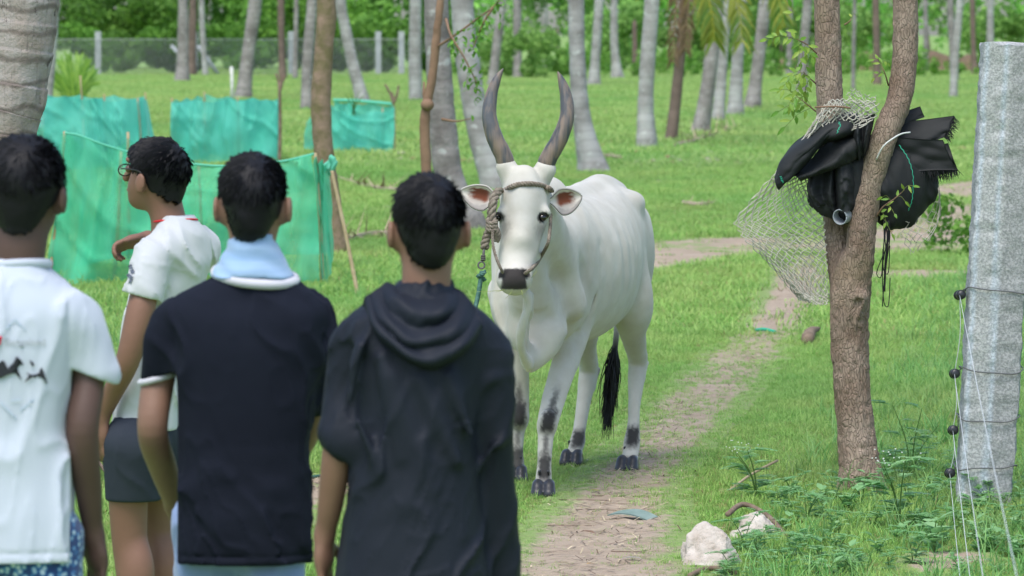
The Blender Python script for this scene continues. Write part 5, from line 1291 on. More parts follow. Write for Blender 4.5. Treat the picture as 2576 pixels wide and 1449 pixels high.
ob('jeans', f.mesh(1), M_jean, pc)
for (h_, k_, t_) in lg: shoe(axes(0), t_, M_sandal, pc)

# ============ boy D: dark hooded top
d0 = 11.5; J = lambda a, b, e=0.0: P(a, b, d0 + e)
cx = J(1065, 1000)[0]
pd_ = root('person', [cx, d0, 0], 'person in dark navy hooded top with one sleeve pushed up', 'person', None)
hc = J(1078, 552, .0); A = axes(math.radians(8), .06)
f = Field((cx - .30, d0 - .34, -.01), (cx + .30, d0 + .36, 1.72), .0055)
add_head(f, hc, A, .069)
f.chain([J(1075, 600, .01), J(1073, 700, -.005), J(1065, 790, .01)], [.057, .055, .052], .03)
f.chain([J(1058, 880), J(1050, 1050), J(1045, 1300)], [.105, .105, .11], .05, sq=((0, 1, 0), .7))
f.chain([J(884, 900), J(862, 1000, .0), J(850, 1120, -.02), J(834, 1250, .01), J(818, 1345, .04)], [.030, .031, .034, .030, .022], .03)
hand(f, J(816, 1350, .045), (-.02, .10, -1), (.35, 1, 0), 1.0, .45, back=(-1, .1, 0))
f.chain([J(1222, 900), J(1240, 1060, .0), J(1246, 1200, .02), J(1260, 1400, .05), J(1268, 1500, .06)], [.034, .034, .032, .028, .024], .03)
hand(f, J(1273, 1510, .065), (.02, .2, -1), (-.1, 1, 0), 1.0, .4)
cxh = J(1036, 0)[0]; lg = legs(f, cxh, d0, .83, .08, (-.12, .12), (.07, .055, .038))
M_skD = skin('warm_brown_skin', (0.24, 0.132, 0.092))
ob('body', f.mesh(1), M_skD, pd_)
ob('hair', hair_mesh(hc, A, .069, 401), M_hair, pd_); eyes(hc, A, pd_)
f = Field((cx - .33, d0 - .30, .70), (cx + .33, d0 + .30, 1.50), .0055)
f.loft((0, 0, 0), [UP, (1, 0, 0), (0, 1, 0)], [(J(0, b)[2], (J(l, b)[0] + J(r, b)[0]) / 2, (J(r, b)[0] - J(l, b)[0]) / 2, d0 - t, d0 + t2) for b, l, r, t, t2 in
    ((1520, 830, 1235, .145, .14), (1400, 850, 1225, .14, .135), (1250, 878, 1212, .13, .13), (1100, 895, 1205, .125, .125), (950, 885, 1215, .125, .12), (870, 868, 1240, .12, .12), (815, 862, 1236, .11, .11), (785, 890, 1205, .10, .10), (755, 935, 1165, .085, .09), (730, 980, 1140, .07, .08), (708, 1010, 1125, .055, .07))], .02, n=2.4)
f.chain([J(905, 862, 0), J(880, 890, 0), J(862, 1000, 0), J(858, 1085, -.02), J(868, 1108, -.03)], [.050, .048, .046, .047, .042], .03)
f.cone(J(828, 1092, -.03), J(898, 1118, -.04), .020, .020, .03)
f.chain([J(1200, 862, 0), J(1228, 900, 0), J(1240, 1060, 0), J(1246, 1190, .02), J(1260, 1400, .05), J(1266, 1500, .06)], [.052, .052, .046, .045, .042, .038], .03)
for (a, b, c_, d_, e_) in ((1200, 990, 1275, 945, -.045), (1205, 1180, 1280, 1095, -.04)):
    f.chain([J(a, b, e_), J((a + c_) / 2, (b + d_) / 2 - 14, e_ - .012), J(c_, d_, e_ + .02)], [.004, .007, .004], .02)
for (a, b, c_, d_) in ((905, 870, 880, 1010), (900, 1060, 950, 1180), (985, 950, 1085, 1230), (1060, 960, 1150, 1160), (1130, 950, 1185, 1090), (960, 900, 1010, 1150)):
    f.chain([J(a, b, -.118), J((a + c_) / 2, (b + d_) / 2, -.118), J(c_, d_, -.115)], [.008, .009, .006], .035)
f.warp(foldw(411, .008, (11, 11, 2.6), ang=-.45), .03)
f.cut(half(J(0, 1505), (0, 0, -1)))
M_hood = cloth('navy_sweat', (0.010, 0.013, 0.020), (0.015, 0.019, 0.029), rough=.6, sheen=0)
hoodie = ob('hooded_top', f.mesh(1), M_hood, pd_)
def rows_sheet(rows, nu, nv, Jf, amp, seed):
    R = [spline(np.array(r_, float), nu) for r_ in rows]; nr_ = len(R)
    R = np.array(R)                                       # nr, nu, 3
    RV = np.array([spline(R[:, a], nv) for a in range(nu)])   # nu, nv, 3
    W = np.array([[Jf(*RV[a, b]) for b in range(nv)] for a in range(nu)])
    uu, vv = np.meshgrid(np.linspace(0, 1, nu), np.linspace(0, 1, nv), indexing='ij')
    w = amp * fbm(np.stack([uu * 7 + seed, vv * 5, 0 * uu], -1), 741 + seed) * 2
    W[..., 1] += w; W[..., 2] += .5 * w
    return sheet(lambda u_, v_: W, nu, nv, .006)
hrows = [[(1004, 730, .0), (1020, 742, -.05), (1072, 752, -.072), (1122, 742, -.06), (1142, 730, .0)],
    [(974, 712, -.01), (1000, 755, -.100), (1062, 790, -.125), (1122, 775, -.118), (1152, 728, -.01)],
    [(958, 726, -.03), (985, 788, -.10), (1056, 826, -.118), (1132, 800, -.112), (1163, 737, -.03)],
    [(942, 738, -.04), (973, 808, -.126), (1050, 862, -.152), (1142, 828, -.146), (1181, 762, -.05)],
    [(930, 746, -.04), (963, 824, -.122), (1052, 884, -.145), (1152, 848, -.138), (1196, 788, -.06)],
    [(922, 752, -.04), (957, 836, -.134), (1068, 912, -.164), (1165, 868, -.155), (1206, 812, -.075)],
    [(918, 764, .0), (955, 846, -.10), (1070, 928, -.11), (1170, 878, -.11), (1210, 822, -.04)]]
ob('hood', rows_sheet(hrows, 60, 61, J, .006, 1), M_hood, hoodie)
M_trs = cloth('dark_trousers', (0.03, 0.032, 0.04))
f = Field((cx - .26, d0 - .28, .06), (cx + .26, d0 + .30, .92), .008)
f.ell([cxh, d0, .83], (.145, .10, .11), None, .03)
for (h_, k_, t_) in lg: f.chain([h_, k_, t_ + [0, 0, .03]], [.082, .074, .062], .03)
f.cut(lambda p: .10 - p[:, 2]); ob('trousers', f.mesh(1), M_trs, pd_)
for (h_, k_, t_) in lg: shoe(axes(0), t_, M_sandal, pd_)

# ============ boy A: white T-shirt with printed back, at the left edge
d0 = 11.5; J = lambda a, b, e=0.0: P(a, b, d0 + e)
cx = J(20, 1000)[0]
pa = root('person', [cx, d0, 0], 'person in white T-shirt with a black mountain print, at the left edge', 'person', None)
hc = J(66, 460, .0); A = axes(math.radians(-14), .10, .05)
f = Field((cx - .32, d0 - .34, -.01), (cx + .34, d0 + .38, 1.84), .0055)
add_head(f, hc, A, .073)
f.chain([J(58, 540, .01), J(48, 640, -.005), J(40, 740, .01)], [.062, .058, .05], .03)
f.chain([J(30, 840), J(25, 1050), J(20, 1270)], [.105, .10, .105], .05, sq=((0, 1, 0), .7))
f.chain([J(205, 850), J(222, 950, .0), J(207, 1085, -.03), J(222, 1230, .02), J(236, 1350, .06)], [.036, .037, .037, .031, .021], .03)
hand(f, J(237, 1352, .06), (.10, .15, -1), (-.6, .8, 0), 1.0, .75, back=(.9, .3, .1))
f.chain([J(-150, 850), J(-175, 950, .0), J(-172, 1085, -.02), J(-180, 1230, .02), J(-185, 1350, .06)], [.036, .038, .037, .031, .021], .03)
hand(f, J(-186, 1352, .06), (-.02, .15, -1), (.35, 1, 0), 1.0, .5, back=(-1, .3, 0))
cxh = J(21, 0)[0]; lg = legs(f, cxh, d0, .86, .08, (.10, -.12), (.07, .055, .038))
M_skA = skin('dark_brown_skin', (0.10, 0.058, 0.047))
ob('body', f.mesh(1), M_skA, pa)
ob('hair', hair_mesh(hc, A, .074, 501, 1.08, nape=-.12), M_hair, pa); eyes(hc, A, pa)
f = Field((cx - .32, d0 - .28, .74), (cx + .34, d0 + .28, 1.56), .0055)
f.loft((0, 0, 0), [UP, (1, 0, 0), (0, 1, 0)], [(J(0, b)[2], (J(l, b)[0] + J(r, b)[0]) / 2, (J(r, b)[0] - J(l, b)[0]) / 2, d0 - t, d0 + t2) for b, l, r, t, t2 in
    ((1412, -175, 217, .135, .13), (1300, -160, 203, .13, .13), (1180, -145, 183, .118, .12), (1070, -140, 166, .112, .115), (980, -145, 182, .115, .12), (880, -150, 200, .12, .12), (800, -155, 222, .115, .115), (765, -160, 226, .11, .11), (738, -125, 196, .10, .11), (705, -80, 155, .09, .095), (680, -40, 126, .08, .085), (662, -14, 110, .068, .075), (650, -8, 104, .06, .07))], .02, n=2.4)
f.chain([J(175, 805, 0), J(210, 840, 0), J(238, 935, .0)], [.054, .054, .052], .04)
f.chain([J(-120, 805, 0), J(-155, 840, 0), J(-180, 930, .0)], [.054, .054, .052], .04)
f.warp(foldw(511, .010, (11, 11, 2.6), (30, 30, 7), ang=-.15), .03)
f.warp(lambda p: .0035 * np.exp(-((p[:, 2] - J(0, 1404)[2] - .022) / .004) ** 2) + .003 * np.exp(-((p[:, 0] - J(178, 0)[0]) / .005) ** 2) * (p[:, 2] > J(0, 1404)[2] + .33), .03)
f.cut(half(J(0, 1404), (0, 0, -1))); cl = J(235, 945); f.cut(lambda p: np.where(p[:, 0] > J(176, 0)[0], half(cl, (-.40, 0, -1))(p), -1.0))
cl2 = J(-180, 945); f.cut(lambda p: np.where(p[:, 0] < J(-140, 0)[0], half(cl2, (.3, 0, -1))(p), -1.0))
shA = f
M_white = cloth('white_cotton', (0.50, 0.545, 0.62), (0.47, 0.515, 0.60))
tee = ob('t_shirt', f.mesh(1), M_white, pa)
ob('collar', tube([J(46, 668, .0) + np.array([.068 * a, .062 * b, .004 * a - .008 * b]) for a, b in sc_], .010, 8), M_white, tee)
# the print on the back, laid on the shirt
M_pblk = mat('black_print', (0.02, 0.022, 0.028), .7); M_pgrey = mat('grey_print', (0.36, 0.40, 0.43), .7); M_pred = mat('red_print', (0.62, 0.03, 0.07), .7)
M_pline = mat('pale_line_print', (0.42, 0.50, 0.60), .7)
def tri_fill(poly, step=7):
    """small quads inside a photo polygon"""
    poly = np.array(poly, float); x0, y0 = poly.min(0); x1, y1 = poly.max(0); qs = []
    def ins(x, y):
        c = False
        for i in range(len(poly)):
            a, b = poly[i], poly[i - 1]
            if (a[1] > y) != (b[1] > y) and x < (b[0] - a[0]) * (y - a[1]) / (b[1] - a[1]) + a[0]: c = not c
        return c
    for x in np.arange(x0, x1, step):
        for y in np.arange(y0, y1, step):
            if ins(x + step / 2, y + step / 2): qs.append((x, y))
    return qs, step
def decal(name, polys, m, parent, shf, off=.004, step=2.5):
    key, V, Fs = {}, [], []
    def vid(x, y):
        k = (round(x * 8), round(y * 8))
        if k not in key: key[k] = len(V); V.append(shf.hit(x, y, off))
        return key[k]
    for po in polys:
        qs, st = tri_fill(po, step)
        for x, y in qs: Fs.append([vid(x, y), vid(x, y + st), vid(x + st, y + st), vid(x + st, y)])
    V = np.array(V)
    # smooth depth so that the print lies evenly
    return ob(name, (V, np.array(Fs)), m, parent)
mtn = [[(-60, 960), (-30, 930), (-5, 915), (8, 905), (20, 928), (34, 912), (42, 895), (52, 905), (60, 917), (50, 918), (44, 925), (46, 935), (55, 955), (48, 948), (38, 938), (22, 942), (0, 952)],
       [(62, 962), (72, 945), (68, 938), (84, 944), (98, 938), (104, 922), (110, 935), (116, 952), (120, 966), (108, 952), (95, 948), (80, 950)], [(74, 906), (82, 910), (88, 922), (80, 920)]]
for po in mtn: decal('mountain_print', [po], M_pblk, tee, shA)
decal('red_mark', [[(-30, 868), (-22, 846), (6, 846), (0, 868)]], M_pred, tee, shA)
ln = lambda a, b, c_, d_, t=3: [(a, b), (c_, d_), (c_, d_ + t), (a, b + t)]
for po in [ln(14, 826, 38, 802, 5), ln(38, 802, 66, 828, 5), ln(0, 1008, 42, 1052, 6), ln(50, 1030, 86, 1002, 6), ln(28, 1006, 52, 1004, 4)]: decal('line_print', [po], M_pline, tee, shA, step=2.0)
tcu = bpy.data.curves.new('print', 'FONT'); tcu.body = 'Bangaland'; tcu.size = 1.0
tob = bpy.data.objects.new('print_tmp', tcu); sc.collection.objects.link(tob)
bpy.context.view_layer.update(); tme = bpy.data.meshes.new_from_object(tob.evaluated_get(bpy.context.evaluated_depsgraph_get()))
tv = np.array([v.co[:] for v in tme.vertices]); tf = [list(p.vertices) for p in tme.polygons]
bpy.data.objects.remove(tob)
wv_ = tv[:, 0].max()
tv2 = np.array([shA.hit(12 + x / wv_ * 102, 868 - y * 24, .004) for x, y, _ in tv])
tfq = []
for p in tf:
    for i in range(1, len(p) - 1): tfq.append([p[0], p[i], p[i + 1]])
ob('lettering', (tv2, np.array(tfq)), M_pgrey, tee)
def pat(nt, c, mp):
    L = nt.links.new; v = nd(nt, 'TexVoronoi', Scale=70.0); L(mp.outputs[0], v.inputs['Vector'])
    r = nd(nt, 'ValToRGB'); e = r.color_ramp.elements; e[0].position, e[0].color = .25, (0.45, 0.55, 0.62, 1); e[1].position, e[1].color = .6, (0.02, 0.05, 0.16, 1)
    x = e.new(.42); x.color = (0.05, 0.20, 0.42, 1); L(v.outputs['Distance'], r.inputs[0]); return r.outputs[0]
M_short = mat('blue_patterned_cotton', (0.1, 0.2, 0.4), .85, extra=pat, sheen=.2)
f = Field((cx - .26, d0 - .28, .40), (cx + .26, d0 + .30, .96), .007)
f.ell([cxh, d0, .86], (.150, .11, .11), None, .03)
for (h_, k_, t_) in lg: f.chain([h_, k_], [.09, .085], .03)
f.warp(foldw(521, .006, (12, 12, 5)), .03); f.cut(lambda p: .47 - p[:, 2]); ob('shorts', f.mesh(1), M_short, pa)
for (h_, k_, t_) in lg: shoe(axes(0), t_, M_sandal, pa)

# ============ boy B: glasses, white T-shirt, dark shorts, farther off
d0 = 15.66; J = lambda a, b, e=0.0: P(a, b, d0 + e)
cx = J(400, 1000)[0]; yaw = math.radians(48)
pb = root('person', [cx, d0, 0], 'person with glasses in white T-shirt and dark shorts, pointing left', 'person', None)
hc = J(397, 432, .0); A = axes(math.radians(52), .16)
f = Field((cx - .34, d0 - .42, -.01), (cx + .34, d0 + .42, 1.78), .0055)
add_head(f, hc, A, .070)
f.chain([J(408, 490, .0), J(425, 560, .0), J(440, 650, 0)], [.055, .055, .08], .03)
f.chain([J(445, 700), J(405, 860), J(372, 1030)], [.075, .08, .08], .05, sq=((.5, .8, 0), .8))
# hanging arm
f.chain([J(372, 690, -.15), J(354, 780, -.19), J(322, 905, -.19), J(285, 985, -.12), J(256, 1050, -.08)], [.036, .043, .037, .031, .022], .03)
hand(f, J(254, 1053, -.08), (-.15, .1, -1), (-.7, .6, 0), .95, .5, back=(-.6, -.7, 0))
# raised arm reaching across, fist in front of the shoulder
f.chain([J(470, 655, .12), J(430, 690, .33), J(400, 640, .36), J(372, 600, .34)], [.034, .036, .032, .024], .03)
hand(f, J(374, 602, .34), (-1, -.15, -.15), (0, -.6, .3), .95, .85, back=(0, .1, 1))
# legs
lg = []
for hip, knee, foot in ((J(325, 1150, -.06), J(325, 1345, -.02), None), (J(395, 1150, .08), J(392, 1330, .16), None)):
    ft = np.array([knee[0] + (.035 if len(lg) == 0 else .02), d0 - .02 + .18 * len(lg), .085]); lg.append((hip, knee, ft))
    f.chain([hip, knee, ft], [.066, .055, .038], .03); f.ell((knee + ft) / 2 + np.array([.012, -.018, .07]), (.048, .05, .10), None, .03)
    f.chain([ft + [.02, -.02, -.05], ft + [-.11, .07, -.06]], [.036, .028], .02)
M_skB = skin('mid_brown_skin', (0.215, 0.112, 0.076))
ob('body', f.mesh(1), M_skB, pb)
ob('hair', hair_mesh(hc, A, .070, 601, 1.04, 6000, nape=-.085), M_hair, pb); eyes(hc, A, pb)
f = Field((cx - .36, d0 - .36, .58), (cx + .34, d0 + .40, 1.50), .0055)
f.loft((0, 0, 0), [UP, (1, 0, 0), (0, 1, 0)], [(J(0, b)[2], (J(l, b)[0] + J(r, b)[0]) / 2, (J(r, b)[0] - J(l, b)[0]) / 2, d0 - t, d0 + t2) for b, l, r, t, t2 in
    ((1084, 285, 447, .12, .15), (1000, 287, 450, .115, .15), (900, 298, 458, .11, .15), (800, 312, 480, .11, .15), (720, 325, 508, .115, .16), (650, 350, 528, .12, .17), (600, 372, 526, .11, .16), (570, 392, 512, .10, .13), (552, 405, 490, .07, .09), (542, 412, 484, .06, .07))], .02, n=2.3)
f.chain([J(405, 635, -.09), J(376, 660, -.14), J(360, 735, -.18)], [.060, .058, .054], .04)
f.chain([J(500, 625, .14), J(490, 650, .18), J(455, 680, .28)], [.07, .062, .055], .03)
f.warp(foldw(611, .010, (13, 13, 3.4), ang=.5), .03)
cl = J(360, 745, -.18); f.cut(lambda p: np.where((p[:, 1] < d0 - .125) & (p[:, 0] < J(412, 0)[0]) & (p[:, 2] > J(0, 830)[2]), half(cl, (-.25, 0, -1))(p), -1.0))
f.cut(half(J(365, 1073), (-.12, 0, -1)))
shB = f
M_cream = cloth('off_white_cotton', (0.50, 0.52, 0.54), (0.46, 0.475, 0.49))
tee = ob('t_shirt', f.mesh(1), M_cream, pb)
its = [[(322 + 6 * math.sin(i * 2.3), 668 + i * 12), (330 + 6 * math.sin(i * 2.3), 664 + i * 12), (334 + 5 * math.sin(i * 1.3), 674 + i * 12), (325 + 5 * math.sin(i * 1.3), 678 + i * 12)] for i in range(4)]
its += [[(316 + 4 * math.sin(i * 1.9), 770 + i * 11), (326 + 4 * math.sin(i * 1.9), 766 + i * 11), (322 + 4 * math.sin(i), 777 + i * 11)] for i in range(5)]
M_ink = mat('ink_print', (0.10, 0.12, 0.16), .7)
for po in its: decal('ink_print', [po], M_ink, tee, shB, step=2.0)
ob('neck_cord', tube([J(440, 556, .0) + np.array([.068 * a, .07 * b, -.012 * a * 0 + .004 * a - .006 * b]) for a, b in sc_], .0035, 6), mat('red_cord', (0.55, 0.02, 0.03), .6), pb)
M_gl = mat('thin_black_frame', (0.02, 0.02, 0.02), .4); M_lens = mat('clear_lens', (0.9, 0.95, 0.7), .05, alpha=.18, spec=.6)
gl = root('glasses', hc + A[1] * .11 - A[2] * .03, 'thin black glasses worn by the person pointing left', 'glasses')
at = lambda a, b, d: hc + A[0] * a + A[1] * b + A[2] * d
for s in (-1, 1):
    ring = [at(s * .034 + .022 * math.cos(a), .110 - .008 * abs(math.cos(a) * s + s), -.012 + .018 * math.sin(a)) for a in np.linspace(0, 6.29, 26)]
    ob('rim', tube(ring, .0022, 5), M_gl, gl); ob('lens', cat_([(np.array(ring[:-1] + [np.mean(ring[:-1], 0)]), np.array([[i, (i + 1) % 25, 25] for i in range(25)]))]), M_lens, gl)
    ob('temple', tube(spline([at(s * .058, .098, -.006), at(s * .079, .06, .0), at(s * .088, .0, .004), at(s * .084, -.02, -.012)], 14), .0022, 5), M_gl, gl)
ob('bridge', tube([at(-.011, .111, -.008), at(.011, .111, -.008)], .0022, 5), M_gl, gl)
M_dsh = cloth('charcoal_cotton', (0.028, 0.034, 0.047), (0.035, 0.042, 0.057), sheen=0)
f = Field((cx - .30, d0 - .34, .50), (cx + .30, d0 + .36, 1.0), .006)
f.ell(J(366, 1090, .02), (.098, .125, .13), None, .03)
f.chain([J(340, 1120, -.06), J(333, 1280, -.02)], [.10, .082], .02); f.chain([J(392, 1120, .08), J(398, 1290, .12)], [.10, .085], .03)
f.warp(foldw(621, .006, (14, 14, 6)), .03); f.cut(half(J(365, 1257), (0, 0, -1))); ob('shorts', f.mesh(1), M_dsh, pb)
for (h_, k_, t_) in lg: shoe(axes(yaw), t_, M_sandal, pb)
# ------------------------------------------------------------------ granite post and wires
def gran(nt, c, mp):
    L = nt.links.new
    t = nd(nt, 'TexNoise', Scale=95.0, Detail=3.0, Roughness=.7); L(mp.outputs[0], t.inputs['Vector'])
    r = nd(nt, 'MapRange'); r.inputs[1].default_value = .42; r.inputs[2].default_value = .60; L(t.outputs['Fac'], r.inputs[0])
    m = nd(nt, 'Mix', data_type='RGBA'); L(r.outputs[0], m.inputs['Factor']); mu = nd(nt, 'Mix', data_type='RGBA'); mu.blend_type = 'MULTIPLY'; mu.inputs['Factor'].default_value = 1; L(c, mu.inputs[6]); mu.inputs[7].default_value = (.62, .63, .63, 1); L(mu.outputs[2], m.inputs[6]); L(c, m.inputs[7]); return m.outputs[2]
M_gran = mat('hewn_granite', (0.5, 0.5, 0.5), .9, attr=True, spec=.2, bump=(60, .7, .008), extra=gran)
DP = gd(1270); sp = F / DP
gp = root('granite_post', G(2473, 1270), 'rough grey granite fence post leaning at the right edge', 'fence post')
pb0, pt0 = P(2473, 1270, DP), P(2539, 112, DP); ax = pt0 - pb0; Lp = np.linalg.norm(ax); ax /= Lp
sx = np.cross([0, 1, 0], ax) * 1.0; sx /= np.linalg.norm(sx); sy = np.cross(ax, sx)
hw, ht = .1165, .085
n_a, n_z = 56, 190
pv = []; pcol = []
per = np.linspace(0, 4, n_a, endpoint=False)
for i in range(n_z):
    t = -0.12 + (Lp + .12) * i / (n_z - 1)
    for e in per:
        k = int(e); u = (e - k) * 2 - 1
        a, b = [(u, -1), (1, u), (-u, 1), (-1, -u)][k]
        cr = 1 - .05 * (abs(a) * abs(b)) ** 6
        pv.append(pb0 + ax * t + sx * a * hw * cr + sy * b * ht * cr)
        st = 0.0
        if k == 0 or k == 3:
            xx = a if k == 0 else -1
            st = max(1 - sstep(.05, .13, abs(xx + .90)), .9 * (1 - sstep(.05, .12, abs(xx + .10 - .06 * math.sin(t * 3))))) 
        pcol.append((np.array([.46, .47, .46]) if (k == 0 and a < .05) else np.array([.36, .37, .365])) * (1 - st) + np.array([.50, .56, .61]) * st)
pv = np.array(pv)
nr = np.array([(p - (pb0 + ax * ((p - pb0) @ ax))) for p in pv]); nr /= np.linalg.norm(nr, axis=1)[:, None]
pv = pv + nr * (fbm(pv * 26, 701, 4) * .012 + fbm(pv * 7, 702, 2) * .010)[:, None]
ii = np.arange(n_a * n_z).reshape(n_z, n_a)
pq = np.stack([ii[:-1], np.roll(ii[:-1], -1, 1), np.roll(ii[1:], -1, 1), ii[1:]], -1).reshape(-1, 4)
tl = ii[-1]; cv = len(pv); pv = np.concatenate([pv, [pv[tl].mean(0) + ax * .012]]); pcol.append(np.array([.6, .6, .58]))
pv[tl] += (ax * .012)[None] * vn(pv[tl] * 30, 5)[:, None]
pq = np.concatenate([pq, np.stack([tl, np.roll(tl, -1), np.full(n_a, cv), np.full(n_a, -1)], 1)])
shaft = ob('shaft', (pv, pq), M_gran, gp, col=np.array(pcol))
shaft.data.set_sharp_from_angle(angle=math.radians(38))
M_rub = mat('black_insulator', (0.02, 0.021, 0.024), .35, spec=.5)
M_tie = mat('dark_tie_wire', (0.10, 0.105, 0.11), .5, spec=.5)
M_fw = mat('pale_fence_wire', (0.60, 0.62, 0.63), .45, spec=.5)
ins_ = [(2414, 742), (2401, 940), (2397, 1082), (2389, 1190)]
for i, (a, b) in enumerate(ins_):
    c = P(a, b, DP - .03); dv = np.array([.15, -1, .1]); dv /= np.linalg.norm(dv)
    ln_ = .055 if i else .085
    prof = [(0, .012), (.1, .019), (.3, .021), (.38, .013), (.62, .013), (.7, .021), (.9, .020), (1, .012)]
    ob('insulator', tube([c + dv * (t - .5) * ln_ for t, _ in prof], np.array([r for _, r in prof]), 16), M_rub, gp)
    yv = [728, 928, 1050, 1172][i]; cz = P(2473, yv, DP)[2]; t_ = (cz - pb0[2]) / ax[2]
    loop = [pb0 + ax * (t_ + .012 * math.sin(a_ * 2 + i) + .006 * math.cos(a_)) + sx * math.copysign(abs(math.cos(a_)) ** .35, math.cos(a_)) * (hw + .012) + sy * math.copysign(abs(math.sin(a_)) ** .35, math.sin(a_)) * (ht + .014) for a_ in np.linspace(0, 6.29, 60)]
    ob('tie_wire', tube(loop, .0028, 5), M_tie, gp)
    ob('tie_wire', tube(spline([c, c + np.array([.02, .0, .012]), pb0 + ax * t_ - sx * (hw + .012) + np.array([0, -.04, 0])], 8), .0028, 5), M_tie, gp)
    zz = c[2]; L0 = 13.2
    sag = lambda u: -.02 * 4 * u * (1 - u)
    wire = [c + np.array([-.0758 * L0 * u, -L0 * u, sag(u)]) for u in np.linspace(0, 1, 40)]
    ob('fence_wire', tube(wire, .0012, 5), M_fw, label=['topmost', 'second highest', 'third highest', 'lowest'][i] + ' pale fence wire running from the granite post towards the viewer', cat='wire', group='fence wires')
    if i < 3:
        a2, b2 = ins_[i + 1]; ob('tie_wire', tube(spline([c, (c + P(a2, b2, DP - .03)) / 2 + np.array([.012, -.01, 0]), P(a2, b2, DP - .03)], 12), .0016, 4), M_fw, gp)

# ------------------------------------------------------------------ tarp bundle in the fork
def tarpx(nt, c, mp):
    L = nt.links.new
    w = nd(nt, 'TexWave', wave_type='BANDS', bands_direction='DIAGONAL', Scale=60.0, Distortion=1.5); L(mp.outputs[0], w.inputs['Vector'])
    m = nd(nt, 'Mix', data_type='RGBA'); ml = nd(nt, 'Math', operation='MULTIPLY'); ml.inputs[1].default_value = .45; L(w.outputs['Fac'], ml.inputs[0]); L(ml.outputs[0], m.inputs['Factor']); L(c, m.inputs[6]); m.inputs[7].default_value = (.022, .027, .030, 1); return m.outputs[2]
M_tarp = mat('black_woven_tarp', (0.011, 0.013, 0.014), .68, noise=(9, (0.020, 0.021, 0.021)), spec=.28, bump=(260, .35, .002), extra=tarpx)
tb = root('tarp_bundle', P(2200, 565, D_t), 'rolled black woven tarp with frayed ends wedged in the forked tree', 'tarp')
q = lambda a, b, e=0.0: P(a, b, D_t + e)
f = Field((1.05, 21.75, .95), (2.02, 22.75, 1.75), .0058)
# right roll
f.chain([q(2235, 400, .08), q(2250, 460, .06), q(2262, 520, .05)], [.13, .165, .10], .05, sq=((0, 1, 0), .75))
f.chain([q(2300, 420, .08), q(2318, 465, .06), q(2350, 500, .04)], [.08, .075, .012], .04)
f.chain([q(2225, 480, .02), q(2240, 545, .02)], [.10, .045], .04)
# left lower bundle behind the front stem
f.chain([q(2170, 430, .12), q(2110, 450, .05), q(2070, 470, .02)], [.12, .09, .06], .04)
f.chain([q(2060, 500, .0), q(2100, 525, .0), q(2150, 535, .05)], [.045, .055, .06], .03)
f.chain([q(2150, 420, -.03), q(2140, 520, -.03)], [.06, .05], .03)
for (a, b, c_, d_, e_, r_) in ((2085, 420, 2075, 520, -.08, .022), (2110, 410, 2118, 540, -.10, .012), (2285, 400, 2310, 540, -.10, .010), (2240, 400, 2230, 560, -.11, .010), (2330, 400, 2345, 500, -.02, .012), (2265, 400, 2285, 560, -.115, .008)):
    f.cone(q(a, b, e_), q(c_, d_, e_), r_, r_ * .6, .025, 's')
f.warp(lambda p: .012 * fbm(p * np.array([18, 14, 7]), 711) + .008 * np.abs(vn(np.stack([p[:, 0] * 26 + p[:, 2] * 14, p[:, 1] * 12, p[:, 2] * 6], -1), 712)), .04)
ob('roll', f.mesh(1), M_tarp, tb)
# folded upper tarp at the left: a heavy sheet folded over itself, creases crisp
def crease(rows, nu, nv, name, thick=.008, amp=.006, seed=0):
    R = [spline(np.array(r_, float), nu) for r_ in rows]; tr = np.linspace(0, 1, len(R)); it = np.linspace(0, 1, nu)
    def fn(u, v):
        out = np.zeros(u.shape + (3,))
        for a in range(u.shape[0]):
            c3 = np.array([r_[a] for r_ in R])
            for b in range(u.shape[1]):
                x_, y_, e_ = [np.interp(v[a, b], tr, c3[:, k]) for k in range(3)]
                out[a, b] = q(x_, y_, e_)
        w = amp * (fbm(np.stack([u * 9 + seed, v * 3 + u * 3, 0 * u], -1), 731 + seed) * 2)
        out[..., 1] += w; out[..., 2] += w * .5
        return out
    o_ = ob(name, sheet(fn, nu, nv, thick), M_tarp, tb, smooth=True)
    try: o_.data.set_sharp_from_angle(angle=math.radians(28))
    except Exception: pass
    return fn
def drape(rows, nu, nv, amp=.006, seed=0):
    V_, F_ = rows_sheet(rows, nu, nv, q, amp, seed); ob('folded_sheet', (V_, F_), M_tarp, tb); return V_[:nu * nv].reshape(nu, nv, 3)
OUTER = drape([[(1960, 420, .03), (1975, 392, .04), (2006, 358, .04), (2066, 312, .04), (2110, 292, .04), (2148, 286, .05), (2166, 300, .05)],
       [(1952, 442, -.06), (1968, 402, -.09), (2008, 368, -.10), (2068, 322, -.10), (2110, 302, -.10), (2146, 296, -.08), (2162, 310, -.05)],
       [(1952, 455, -.09), (1974, 422, -.14), (2018, 388, -.155), (2070, 342, -.155), (2112, 322, -.15), (2142, 318, -.12), (2158, 324, -.07)],
       [(1954, 468, -.10), (1986, 444, -.14), (2028, 404, -.145), (2066, 358, -.14), (2094, 346, -.14), (2138, 337, -.11), (2154, 338, -.07)],
       [(1957, 474, -.06), (1990, 446, -.07), (2032, 404, -.06), (2068, 364, -.05), (2096, 352, -.05), (2138, 344, -.04), (2152, 346, -.03)]], 56, 40, .012, 1)
